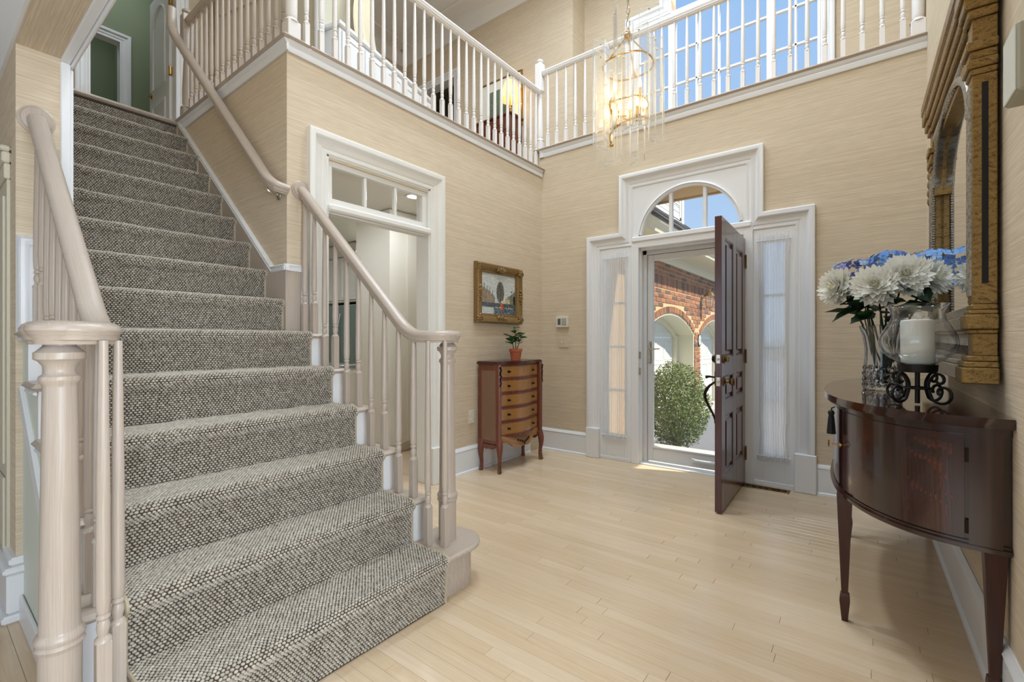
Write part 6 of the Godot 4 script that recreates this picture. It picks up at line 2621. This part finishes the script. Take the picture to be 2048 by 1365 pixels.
func aim(dir: Vector3, roll := 0.0) -> Basis:
	var z := dir.normalized()
	var x := Vector3.UP.cross(z).normalized() if absf(z.y) < 0.98 else Vector3.RIGHT
	return Basis(x, z.cross(x), z) * Basis(Vector3.BACK, roll)


func stem_of(t: Node3D, foot: Vector3, head: Vector3, m: Material, r := 0.004) -> void:
	var g := Geo.new()
	var inv := t.transform.affine_inverse()
	var pts := []
	for k in 9:
		var f := k / 8.0
		pts.append(foot.lerp(head, pow(f, 1.25)) * V(1, 0, 1) + V(0, lerpf(foot.y, head.y, f), 0))
	g.tube(pts, r, 6)
	part("stem", g, m, t, inv)


func build_flowers() -> void:
	var vp := V(0.047, 0.961, -2.93)
	# cut-crystal vase
	var t := thing("crystal_vase", "tall flared cut-crystal vase holding the flowers on the sideboard", "vase", vp)
	var g := Geo.new()
	var prof := [P2(0.001, 0.0), P2(0.072, 0.0), P2(0.076, 0.006), P2(0.077, 0.03), P2(0.074, 0.10), P2(0.068, 0.16), P2(0.068, 0.20), P2(0.076, 0.26), P2(0.092, 0.315), P2(0.088, 0.316), P2(0.070, 0.262), P2(0.061, 0.20), P2(0.061, 0.15), P2(0.066, 0.10), P2(0.066, 0.03), P2(0.060, 0.018), P2(0.001, 0.018)]
	g.lathe(prof, 48, Transform3D.IDENTITY, 12, 0.022)
	part("body", g, M.crystal, t)
	g = Geo.new()
	for j in 4:
		for k in 18:
			var an := TAU * (k + 0.5 * (j % 2)) / 18
			var rr := 0.0765 - 0.001 * j
			var b := Basis(V(-sin(an), 0, cos(an)), V(0, 1, 0), V(cos(an), 0, sin(an)))
			var q := Transform3D(b, V(rr * cos(an), 0.022 + 0.028 * j, rr * sin(an)))
			var s := g.v.size()
			var tip := q * V(0, 0, 0.006)
			var c := [q * V(-0.0125, 0, -0.001), q * V(0, -0.0145, -0.001), q * V(0.0125, 0, -0.001), q * V(0, 0.0145, -0.001)]
			for e in 4:
				g.tri(c[e], c[(e + 1) % 4], tip)
				g.tri(c[(e + 1) % 4], c[e], q * V(0, 0, -0.002))
			g._fix(s)
	part("diamond_cuts", g, M.crystal, t)
	# stems share the neck of the vase
	var petal := leaf_mesh(0.30, 1.0, 0.28)
	var leaf := leaf_mesh(0.30, 1.0, -0.25, 1)
	var heads := [
		[V(-0.130, 1.475, -2.90), V(-0.75, 0.15, 0.85), 0.105, "white dahlia leaning out toward the front door side"],
		[V(0.022, 1.462, -2.80), V(-0.15, 0.22, 1.0), 0.108, "white dahlia drooping over the vase rim"],
		[V(0.128, 1.505, -2.83), V(0.12, 0.22, 1.0), 0.108, "white dahlia between two others above the candle"],
		[V(0.222, 1.495, -2.90), V(0.75, 0.20, 0.75), 0.100, "white dahlia turned toward the mirror"]]
	var r := RandomNumberGenerator.new()
	r.seed = 12
	for h in heads:
		var p: Vector3 = h[0]
		var dir: Vector3 = h[1].normalized()
		var rad: float = h[2]
		var f := thing("dahlia", h[3], "flower", p, 0.0, "white dahlias in the crystal vase")
		stem_of(f, vp + V(r.randf_range(-0.03, 0.03), 0.03, r.randf_range(-0.03, 0.03)), p - dir * 0.02, M.leaf_dark, 0.0045)
		var ab := aim(dir)
		var rings := [[26, 1.0, 0.02, 0.98], [24, 0.96, 0.20, 0.88], [20, 0.84, 0.42, 0.70], [16, 0.66, 0.70, 0.50], [11, 0.46, 1.02, 0.30], [7, 0.30, 1.30, 0.14]]
		for q in rings.size():
			var rg: Array = rings[q]
			for k in rg[0]:
				var an: float = TAU * (k + 0.5 * (q % 2)) / rg[0] + r.randf_range(-0.06, 0.06)
				var tilt: float = rg[2] + r.randf_range(-0.10, 0.08)
				var d := ab * V(cos(an) * cos(tilt), sin(an) * cos(tilt), sin(tilt))
				var nrm := (ab * V(0, 0, 1) - d * (ab * V(0, 0, 1)).dot(d)).normalized()
				var b := Basis(nrm.cross(d), nrm, d)
				var ln: float = rad * rg[1] * r.randf_range(0.90, 1.06)
				part("petal", petal, M.petal, f, Transform3D(b * Basis.from_scale(V(ln * 0.80, ln, ln)), ab * V(0, 0, 0.012 * q - 0.02)))
		g = Geo.new()
		g.ball(ab * V(0, 0, 0.045), V(0.014, 0.014, 0.014), 5, 8)
		part("heart", g, paint(Color(0.90, 0.87, 0.62), 0.8), f)
		for k in 2:
			var d := V(dir.x * 0.6 + r.randfn() * 0.5, -0.35 + r.randf() * 0.3, dir.z * 0.4 + r.randfn() * 0.5)
			var ln := r.randf_range(0.10, 0.14)
			part("leaf", leaf, M.leaf_dark, f, Transform3D(aim(d, r.randf_range(-0.5, 0.5)) * Basis.from_scale(Vector3.ONE * ln), (vp + V(0, 0.36, 0)).lerp(p, 0.55 + 0.2 * k) - p))
	# hydrangeas
	var flo := Geo.new()
	for k in 4:
		var an := TAU * k / 4
		var c := V(cos(an), 0.0, sin(an))
		var s := V(-sin(an), 0.0, cos(an))
		var p0 := Vector3.ZERO
		flo.quad(p0, c * 0.5 + s * 0.42 + V(0, 0.10, 0), c * 1.0 + V(0, 0.16, 0), c * 0.5 - s * 0.42 + V(0, 0.10, 0))
	var fmesh := flo.done(60)
	var blues := []
	for c in [Color(0.34, 0.52, 0.78), Color(0.46, 0.63, 0.84), Color(0.40, 0.42, 0.70), Color(0.63, 0.75, 0.82), Color(0.28, 0.43, 0.70), Color(0.52, 0.47, 0.72), Color(0.70, 0.77, 0.74)]:
		blues.append(paint(c, 0.7, {"backlight_enabled": true, "backlight": Color(0.25, 0.3, 0.4)}))
	for h in [[V(-0.062, 1.545, -3.00), 0.105, [2, 0, 5, 3, 6, 2], "violet-blue hydrangea head behind the white dahlias"], [V(0.075, 1.575, -2.98), 0.095, [0, 1, 4, 3, 0], "mid-blue hydrangea head above the vase"], [V(0.235, 1.555, -3.02), 0.115, [1, 0, 4, 1, 0], "bright blue hydrangea head against the mirror"]]:
		var p: Vector3 = h[0]
		var f := thing("hydrangea", h[3], "flower", p, 0.0, "blue hydrangeas in the crystal vase")
		stem_of(f, vp + V(r.randf_range(-0.03, 0.03), 0.03, r.randf_range(-0.03, 0.03)), p, M.leaf_dark, 0.005)
		for k in 62:
			var d := V(r.randfn(), r.randfn() * 0.8 + 0.35, r.randfn()).normalized()
			var b := aim(d, r.randf() * TAU) * Basis(Vector3.RIGHT, PI / 2)
			part("floret", fmesh, blues[h[2][r.randi() % h[2].size()]], f, Transform3D(b * Basis.from_scale(Vector3.ONE * r.randf_range(0.022, 0.030)), V(d.x, d.y * 0.72, d.z) * h[1]))
	# greenery round the neck
	for k in 17:
		var an := 0.4 + k * 2.399
		var d := V(cos(an), r.randf_range(-0.25, 0.55), sin(an))
		var ln := r.randf_range(0.13, 0.19)
		var base := vp + V(0.05 * cos(an), r.randf_range(0.33, 0.43), 0.05 * sin(an))
		var sp := thing("leaf_spray", "dark green leaf spray arching from the crystal vase", "foliage", base, 0.0, "leaf sprays in the crystal vase")
		stem_of(sp, vp + V(0.02 * cos(an), 0.03, 0.02 * sin(an)), base + d * 0.02, M.leaf_dark, 0.003)
		part("leaf", leaf, M.leaf_dark, sp, Transform3D(aim(d, r.randf_range(-0.6, 0.6)) * Basis.from_scale(Vector3.ONE * ln), Vector3.ZERO))
		if k % 2 == 0:
			part("leaf", leaf, M.leaf, sp, Transform3D(aim(d + V(0.4, 0.2, -0.4), 0.4) * Basis.from_scale(Vector3.ONE * ln * 0.7), d * 0.03))
	# ---- candle stand with hurricane glass
	var cp := V(0.142, 0.961, -2.33)
	var cs := thing("candle_stand", "black wrought-iron scrolled candle stand on the sideboard", "candle holder", cp, 0.5)
	for k in 4:
		var q := Basis(Vector3.UP, TAU * k / 4 + 0.35)
		g = Geo.new()
		# twisted S scroll: small curl at top, large curl at the foot
		var path := []
		for j in 12:
			var f := j / 11.0
			var an := lerpf(-2.6, PI * 0.5 + 0.2, f)
			var rr := lerpf(0.008, 0.024, f)
			path.append(q * V(0.074 + rr * cos(an), 0.096 + rr * sin(an), 0))
		for j in range(1, 9):
			var f := j / 8.0
			path.append(q * V(lerpf(0.066, 0.042, f) - 0.014 * sin(f * PI), lerpf(0.121, 0.050, f), 0))
		for j in range(1, 18):
			var f := j / 17.0
			var an := lerpf(PI * 1.08, PI * 2.0 + PI * 1.15, f)
			var rr := lerpf(0.044, 0.012, f)
			path.append(q * V(0.086 + rr * cos(an), 0.0505 + rr * sin(an) * 0.98 - 0.002, 0))
		g.tube(path, 0.0052, 8)
		part("scroll", g, M.iron, cs)
	g = Geo.new()
	var ring := []
	for k in 24:
		ring.append(V(0.041 * cos(TAU * k / 24), 0.062, 0.041 * sin(TAU * k / 24)))
	g.tube(ring, 0.0042, 6, true)
	part("ring", g, M.iron, cs)
	g = Geo.new()
	g.tube([V(0, 0.004, 0), V(0, 0.125, 0)], 0.008, 10)
	part("centre_rod", g, M.iron, cs)
	g = Geo.new()
	g.lathe([P2(0.001, 0.122), P2(0.056, 0.122), P2(0.058, 0.126), P2(0.060, 0.150), P2(0.056, 0.150), P2(0.054, 0.128), P2(0.001, 0.128)], 32)
	part("cup", g, M.iron, cs)
	var hg := thing("hurricane_glass", "clear bulbous hurricane glass with ruffled flared rim round the candle", "glass", cp)
	g = Geo.new()
	var op := []
	var ip := []
	for q in [P2(0.045, 0.150), P2(0.060, 0.158), P2(0.085, 0.175), P2(0.108, 0.200), P2(0.117, 0.228), P2(0.112, 0.258), P2(0.096, 0.290), P2(0.081, 0.318), P2(0.077, 0.338), P2(0.083, 0.358), P2(0.097, 0.376)]:
		op.append(q)
		ip.push_front(P2(q.x - 0.0028, q.y + 0.001))
	g.lathe(op + ip, 48, Transform3D.IDENTITY, 8, 0.012)
	part("shade", g, M.crystal, hg)
	var cn := thing("pillar_candle", "thick ivory pillar candle inside the hurricane glass", "candle", cp)
	g = Geo.new()
	g.lathe([P2(0.001, 0.151), P2(0.046, 0.151), P2(0.050, 0.156), P2(0.0505, 0.310), P2(0.048, 0.318), P2(0.040, 0.3195), P2(0.034, 0.314), P2(0.001, 0.311)], 32)
	part("wax", g, M.wax, cn)
	g = Geo.new()
	g.tube([V(0, 0.310, 0), V(0.001, 0.318, 0), V(0.003, 0.324, 0)], 0.0016, 5)
	part("wick", g, M.black, cn)


# ------------------------------------------------------------------ chandelier
func build_chandelier() -> void:
	var c := V(-1.177, 2.34, -2.70)
	var t := thing("chandelier", "glass-plate chandelier with brass arms and candle bulbs hanging in the hall", "chandelier", c)
	var g := Geo.new()
	# plates hung like fins, tops and feet stepping round in a spiral
	var n := 15
	for k in n:
		var f := float(k) / n
		var an := TAU * f + 0.35
		var lift := 0.10 * (0.5 + 0.5 * sin(an * 1.0 + 0.9)) + (0.06 if k % 3 == 0 else 0.0)
		var hgt := 0.58 if k % 3 else 0.66
		var r := 0.165
		var b := Basis(Vector3.UP, -an + 0.65)
		var q := Transform3D(b, V(r * cos(an), lift, r * sin(an)))
		g = Geo.new()
		g.box(V(-0.055, 0, -0.003), V(0.055, hgt, 0.003), 0.0, q)
		var pl := part("glass_plate", g, M.plate, t)
		g = Geo.new()
		for s in [-1, 1]:
			g.box(V(s * 0.0555 - 0.0012, 0, -0.0035), V(s * 0.0555 + 0.0012, hgt, 0.0035), 0.0, q)
		g.box(V(-0.055, -0.001, -0.0035), V(0.055, 0.0015, 0.0035), 0.0, q)
		g.box(V(-0.055, hgt - 0.0015, -0.0035), V(0.055, hgt + 0.001, 0.0035), 0.0, q)
		part("polished_edge", g, M.plate_edge, pl)
		g = Geo.new()
		g.ball(q * V(0, hgt - 0.02, 0.005), V(0.006, 0.006, 0.006), 5, 8)
		part("pin", g, M.nickel, pl)
	# upper ring, lower ring and arms
	for rr in [[0.150, 0.545], [0.120, 0.30]]:
		g = Geo.new()
		var ring := []
		for k in 36:
			ring.append(V(rr[0] * cos(TAU * k / 36), rr[1] + 0.006 * sin(TAU * k / 12), rr[0] * sin(TAU * k / 36)))
		g.tube(ring, 0.005, 8, true)
		part("ring", g, M.polished_brass, t)
	for k in 3:
		var an := TAU * k / 3 + 0.4
		g = Geo.new()
		g.tube([V(0.15 * cos(an), 0.545, 0.15 * sin(an)), V(0.06 * cos(an), 0.66, 0.06 * sin(an)), V(0, 0.74, 0)], 0.004, 6)
		part("hanger", g, M.polished_brass, t)
	# spiral arm carrying the lower candles
	g = Geo.new()
	var sp := []
	for k in 30:
		var f := k / 29.0
		var an := f * TAU * 1.15 + 2.2
		sp.append(V(0.11 * cos(an), 0.34 - 0.24 * f, 0.11 * sin(an)))
	g.tube(sp, 0.0055, 8)
	g.ball(sp[29] + V(0, -0.01, 0), V(0.014, 0.012, 0.014), 6, 10)
	part("spiral_arm", g, M.polished_brass, t)
	# candles: four on the upper ring, five down the spiral
	var spots := []
	for k in 4:
		var an := TAU * k / 4 + 2.0
		spots.append(V(0.105 * cos(an), 0.30, 0.105 * sin(an)))
	for k in 5:
		spots.append(sp[4 + k * 5])
	for p in spots:
		g = Geo.new()
		g.lathe([P2(0.001, -0.005), P2(0.010, -0.003), P2(0.018, 0.008), P2(0.019, 0.012), P2(0.010, 0.014)], 12, at(p))
		part("candle_cup", g, M.polished_brass, t)
		g = Geo.new()
		g.lathe([P2(0.0095, 0.012), P2(0.0095, 0.065), P2(0.001, 0.066)], 10, at(p))
		part("candle_sleeve", g, M.polished_brass, t)
		# fluted glass sleeve of thin rods round each candle
		g = Geo.new()
		for j in 7:
			var an := TAU * j / 7
			g.tube([p + V(0.021 * cos(an), -0.035, 0.021 * sin(an)), p + V(0.021 * cos(an), 0.040, 0.021 * sin(an))], 0.004, 5)
		part("glass_rods", g, M.plate_edge, t)
		g = Geo.new()
		g.lathe([P2(0.005, 0.065), P2(0.009, 0.078), P2(0.010, 0.088), P2(0.006, 0.106), P2(0.001, 0.122)], 10, at(p))
		part("bulb", g, M.bulb, t)
		var om := OmniLight3D.new()
		om.name = "chandelier_bulb_glow"
		add_child(om)
		om.position = c + p + V(0, 0.088, 0)
		om.light_energy = 0.014
		om.light_color = Color(1.0, 0.83, 0.58)
		om.omni_range = 20
		om.omni_attenuation = 2.0
		om.light_size = 0.008
		om.shadow_enabled = true
	g = Geo.new()
	g.lathe([P2(0.001, 0.72), P2(0.022, 0.725), P2(0.026, 0.735), P2(0.012, 0.75), P2(0.008, 0.78), P2(0.001, 0.785)], 16)
	part("hub", g, M.polished_brass, t)
	# chain and canopy
	var y := 0.785
	var k := 0
	while c.y + y < CEIL - 0.04:
		g = Geo.new()
		var lk := []
		for j in 12:
			var an := TAU * j / 12
			var w := V(0.011 * cos(an), y + 0.022 + 0.024 * sin(an), 0)
			lk.append(V(w.x, w.y, 0) if k % 2 == 0 else V(0, w.y, w.x))
		g.tube(lk, 0.0026, 6, true)
		part("chain_link", g, M.nickel, t)
		y += 0.040
		k += 1
	g = Geo.new()
	g.lathe([P2(0.001, 0), P2(0.01, 0), P2(0.03, 0.02), P2(0.07, 0.035), P2(0.07, 0.04), P2(0.001, 0.04)], 20, at(V(0, CEIL - 0.04 - c.y, 0)))
	part("canopy", g, M.nickel, t)


# ------------------------------------------------------------------ picture, plant, plates on the walls
func street_image() -> ImageTexture:
	# loose palette-knife street scene: pale sky, rooflines, a bare tree, figures and an orange kiosk
	var w := 320
	var h := 256
	var im := Image.create(w, h, false, Image.FORMAT_RGB8)
	im.fill(Color(0.78, 0.80, 0.79))
	var r := RandomNumberGenerator.new()
	r.seed = 8
	for k in 900:
		var y := r.randi_range(0, 170)
		var c := Color(0.70, 0.74, 0.75).lerp(Color(0.90, 0.90, 0.86), r.randf())
		im.fill_rect(Rect2i(r.randi_range(-10, w), y, r.randi_range(5, 26), r.randi_range(2, 5)), c)
	for x in range(0, 118, 5):
		var top := 88 + int(x * 0.45) + r.randi_range(-8, 6)
		for k in 26:
			im.fill_rect(Rect2i(x + r.randi_range(-2, 3), top + k * 4, 7, 4), Color(0.52, 0.42, 0.34).lerp(Color(0.78, 0.66, 0.50), r.randf()).lerp(Color(0.35, 0.38, 0.40), r.randf() * 0.5))
		if x % 25 == 0:
			im.fill_rect(Rect2i(x, top - 26, 5, 30), Color(0.36, 0.38, 0.38))
	for x in range(225, 320, 5):
		var top := 150 - int((x - 225) * 0.55) + r.randi_range(-8, 6)
		for k in 26:
			if top + k * 4 < 205:
				im.fill_rect(Rect2i(x + r.randi_range(-2, 3), top + k * 4, 7, 4), Color(0.30, 0.38, 0.40).lerp(Color(0.70, 0.62, 0.45), r.randf() * 0.8))
	im.fill_rect(Rect2i(300, 130, 20, 110), Color(0.10, 0.13, 0.15))
	for k in 2600:
		var a := r.randf() * TAU
		var q := sqrt(r.randf())
		var x := 172 + int(cos(a) * q * 36)
		var y := 112 + int(sin(a) * q * 68)
		im.fill_rect(Rect2i(x, y, r.randi_range(1, 4), r.randi_range(1, 4)), Color(0.17, 0.19, 0.17).lerp(Color(0.55, 0.50, 0.42), r.randf() * 0.8))
	im.fill_rect(Rect2i(176, 50, 3, 140), Color(0.16, 0.17, 0.16))
	for k in 1700:
		var x := r.randi_range(0, w)
		var y := 182 + int(absf(r.randfn()) * 14)
		im.fill_rect(Rect2i(x, y, r.randi_range(2, 6), r.randi_range(2, 7)), Color(0.10, 0.12, 0.14).lerp(Color(0.48, 0.52, 0.55), r.randf()))
	for k in 500:
		var x := r.randi_range(0, 120)
		im.fill_rect(Rect2i(x, r.randi_range(212, 254), r.randi_range(6, 24), 3), Color(0.66, 0.70, 0.70).lerp(Color(0.85, 0.86, 0.83), r.randf()))
	for k in 700:
		im.fill_rect(Rect2i(r.randi_range(110, 318), r.randi_range(215, 254), r.randi_range(5, 18), 3), Color(0.13, 0.18, 0.22).lerp(Color(0.55, 0.60, 0.62), r.randf() * 0.9))
	im.fill_rect(Rect2i(176, 178, 13, 46), Color(0.86, 0.38, 0.12))
	im.fill_rect(Rect2i(191, 184, 10, 40), Color(0.80, 0.30, 0.10))
	im.fill_rect(Rect2i(180, 166, 16, 12), Color(0.92, 0.80, 0.55))
	for k in 60:
		im.fill_rect(Rect2i(r.randi_range(225, 262), r.randi_range(150, 180), 6, 3), Color(0.90, 0.80, 0.55))
	im.fill_rect(Rect2i(283, 100, 2, 105), Color(0.12, 0.13, 0.14))
	im.fill_rect(Rect2i(277, 98, 14, 6), Color(0.14, 0.15, 0.16))
	return ImageTexture.create_from_image(im)


func plate(called: String, label: String, cat: String, p: Vector3, turn: float, w: float, h: float, m: Material, t := 0.008) -> Node3D:
	var n := thing(called, label, cat, p, turn)
	var g := Geo.new()
	g.box(V(-w / 2, -h / 2, 0), V(w / 2, h / 2, t), 0.003)
	part("plate", g, m, n)
	return n


func build_small_things() -> void:
	# framed street painting on the kitchen wall; local z off the wall, local x along it
	var t := thing("street_painting", "carved gilt frame with a loose oil painting of a street and bare tree", "painting", V(XL + 0.004, 1.658, -3.573), PI / 2)
	var g := Geo.new()
	var hw := 0.355
	var hh := 0.272
	var iw := 0.262
	var ih := 0.195
	var prof := [P2(0, 0), P2(0, 0.022), P2(0.012, 0.026), P2(0.024, 0.024), P2(0.040, 0.040), P2(0.060, 0.050), P2(0.078, 0.052), P2(0.088, 0.044), P2(0.092, 0.020), P2(0.092, 0)]
	g.mould(prof.map(func(q): return P2(-q.x, q.y)), [P2(-iw, -ih), P2(iw, -ih), P2(iw, ih), P2(-iw, ih)], Transform3D.IDENTITY, true)
	var fr := part("frame", g, M.frame_gold, t)
	var r := RandomNumberGenerator.new()
	r.seed = 5
	for c in [P2(-1, -1), P2(1, -1), P2(1, 1), P2(-1, 1), P2(0, 1), P2(0, -1), P2(1, 0), P2(-1, 0)]:
		g = Geo.new()
		var ctr := V(c.x * (hw - 0.035), c.y * (hh - 0.035), 0.044)
		for k in 16:
			var an := k * 2.4
			var q := sqrt(k / 16.0)
			var ln := P2(1, 1)
			if c.x == 0: ln = P2(2.0, 0.6)
			if c.y == 0: ln = P2(0.6, 2.0)
			g.ball(ctr + V(cos(an) * q * 0.038 * ln.x, sin(an) * q * 0.038 * ln.y, 0.006 * (1.0 - q)), V(0.010 + r.randf() * 0.006, 0.008 + r.randf() * 0.006, 0.016), 5, 7)
		part("carving", g, M.frame_gold, fr)
	g = Geo.new()
	var q4 := [V(-iw - 0.004, -ih - 0.004, 0.012), V(iw + 0.004, -ih - 0.004, 0.012), V(iw + 0.004, ih + 0.004, 0.012), V(-iw - 0.004, ih + 0.004, 0.012)]
	g.quad(q4[0], q4[1], q4[2], q4[3])
	for u in [P2(0, 1), P2(1, 1), P2(1, 0), P2(0, 1), P2(1, 0), P2(0, 0)]:
		g.uv.append(u)
	var bk := V(0, 0, -0.010)
	g.quad(q4[3] + bk, q4[2] + bk, q4[1] + bk, q4[0] + bk)
	for u in 6:
		g.uv.append(P2(0.5, 0.05))
	part("canvas", g, paint(Color.WHITE, 0.55, {"albedo_texture": street_image()}), t)
	# potted plant on the chest
	var p := V(XL + 0.16, 1.012, -3.66)
	t = thing("potted_plant", "young round-leaved plant in a terracotta pot on the small chest", "plant", p)
	g = Geo.new()
	g.lathe([P2(0.001, 0), P2(0.046, 0), P2(0.058, 0.085), P2(0.064, 0.086), P2(0.066, 0.112), P2(0.059, 0.112), P2(0.057, 0.098), P2(0.001, 0.096)], 28)
	part("pot", g, M.terracotta, t)
	g = Geo.new()
	g.lathe([P2(0.001, 0.095), P2(0.056, 0.097), P2(0.056, 0.10), P2(0.001, 0.104)], 20)
	part("soil", g, paint(Color(0.16, 0.12, 0.09), 0.95), t)
	var lf := leaf_mesh(0.46, 1.0, -0.12)
	for s in [[V(0.0, 0.10, 0.0), V(-0.005, 0.31, 0.01)], [V(0.015, 0.10, 0.01), V(0.03, 0.24, -0.05)], [V(-0.01, 0.10, 0.02), V(0.0, 0.22, 0.075)]]:
		g = Geo.new()
		var mid: Vector3 = (s[0] + s[1]) / 2 + V(0.008, 0, 0.004)
		g.tube([s[0], mid, s[1]], [0.0042, 0.0036, 0.0025], 6)
		part("stem", g, M.leaf, t)
		for k in 6:
			var f := 0.45 + 0.11 * k
			var an: float = k * 2.5 + s[1].z * 40.0
			var d := V(cos(an), r.randf_range(0.1, 0.7), sin(an))
			part("leaf", lf, M.leaf, t, Transform3D(aim(d, r.randf_range(-0.3, 0.3)) * Basis.from_scale(Vector3.ONE * r.randf_range(0.07, 0.10)), s[0].lerp(s[1], minf(f, 1.0))))
	# alarm keypad and papered switch plate on the front wall
	var kp := plate("alarm_keypad", "off-white alarm keypad with twelve keys and grey display on the front wall", "keypad", V(-2.648, 1.407, ZB), 0.0, 0.155, 0.118, M.plastic, 0.024)
	g = Geo.new()
	g.box(V(-0.055, -0.032, 0.0235), V(-0.018, 0.036, 0.0252), 0.001)
	part("display", g, paint(Color(0.34, 0.37, 0.33), 0.3), kp)
	for a in 3:
		for b in 4:
			g = Geo.new()
			var x := -0.002 + 0.019 * a
			var y := -0.036 + 0.019 * b
			g.box(V(x, y, 0.0235), V(x + 0.014, y + 0.014, 0.0268), 0.002)
			part("key", g, paint(Color(0.50, 0.51, 0.50), 0.6), kp)
	var sw := plate("switch_plate", "wallpaper-covered double light switch plate below the keypad", "light switch", V(-2.640, 1.187, ZB), 0.0, 0.122, 0.118, M.grass, 0.006)
	for x in [-0.023, 0.023]:
		g = Geo.new()
		g.box(V(x - 0.005, -0.011, 0.005), V(x + 0.005, 0.011, 0.008), 0.001)
		g.box(V(x - 0.004, 0.0, 0.006), V(x + 0.004, 0.008, 0.016), 0.002)
		part("toggle", g, M.plastic, sw)
	var ol := plate("outlet_plate", "cream electrical outlet plate low on the wall beside the small chest", "outlet", V(XL, 0.50, -3.185), PI / 2, 0.075, 0.125, M.plastic, 0.006)
	for y in [-0.03, 0.03]:
		g = Geo.new()
		g.lathe([P2(0.001, 0), P2(0.017, 0), P2(0.016, 0.002), P2(0.001, 0.002)], 16, Transform3D(Basis(V(1, 0, 0), V(0, 0, 1), V(0, -1, 0)), V(0, y, 0.006)))
		part("socket", g, M.plastic, ol)
	# beige panelled closet front along the hall
	var cl := thing("hall_closet", "beige panelled closet front with corniced head along the hall wall", "closet", V(-3.6, 0, -0.29))
	g = Geo.new()
	g.box(V(-0.9, 0, 0), V(0.52, 1.93, 0.012), 0.002)
	part("back_panel", g, M.beige_paint, cl)
	for s in [[0.02, 0.49], [-0.46, 0.01]]:
		for y in [[0.12, 0.58], [0.64, 1.86]]:
			g = Geo.new()
			g.box(V(s[0], y[0], 0.012), V(s[1], y[1], 0.022), 0.004)
			part("door_panel", g, M.beige_paint, cl)
	g = Geo.new()
	g.box(V(-0.9, 1.93, 0), V(0.53, 2.00, 0.022), 0.004)
	g.box(V(-0.9, 2.00, 0), V(0.54, 2.05, 0.030), 0.006)
	g.box(V(-0.9, 2.05, 0), V(0.55, 2.075, 0.040), 0.008)
	part("cornice", g, M.beige_paint, cl)
	# crown of the hall ceiling
	g = Geo.new()
	g.mould([P2(0, 0), P2(0, 0.012), P2(0.02, 0.018), P2(0.08, 0.07), P2(0.10, 0.09), P2(0.12, 0.09), P2(0.12, 0)], [P2(0, 0), P2(6.5, 0)], Transform3D(Basis(V(1, 0, 0), V(0, 1, 0), V(0, 0, 1)), V(-6.2, 2.50, -0.29)))
	shell("trim_21", g, M.white)
	# white framed panel on the pier beside the stairs
	var wp := thing("pier_niche", "white moulded frame panel let into the papered pier behind the balusters", "panel", V(XL, 1.45, -0.36), PI / 2)
	g = Geo.new()
	g.mould([P2(0, 0), P2(0, 0.012), P2(-0.012, 0.016), P2(-0.026, 0.012), P2(-0.034, 0.022), P2(-0.040, 0.0)], [P2(-0.03, -0.185), P2(0.07, -0.185), P2(0.07, 0.17), P2(-0.03, 0.17)], Transform3D.IDENTITY, true)
	part("frame", g, M.white, wp)
	g = Geo.new()
	g.box(V(-0.03, -0.185, 0.0), V(0.07, 0.17, 0.006))
	part("field", g, M.white, wp)
	g = Geo.new()
	g.box(V(-0.06, -0.215, 0.0), V(0.07, -0.185, 0.03), 0.008)
	part("ledge", g, M.white, wp)
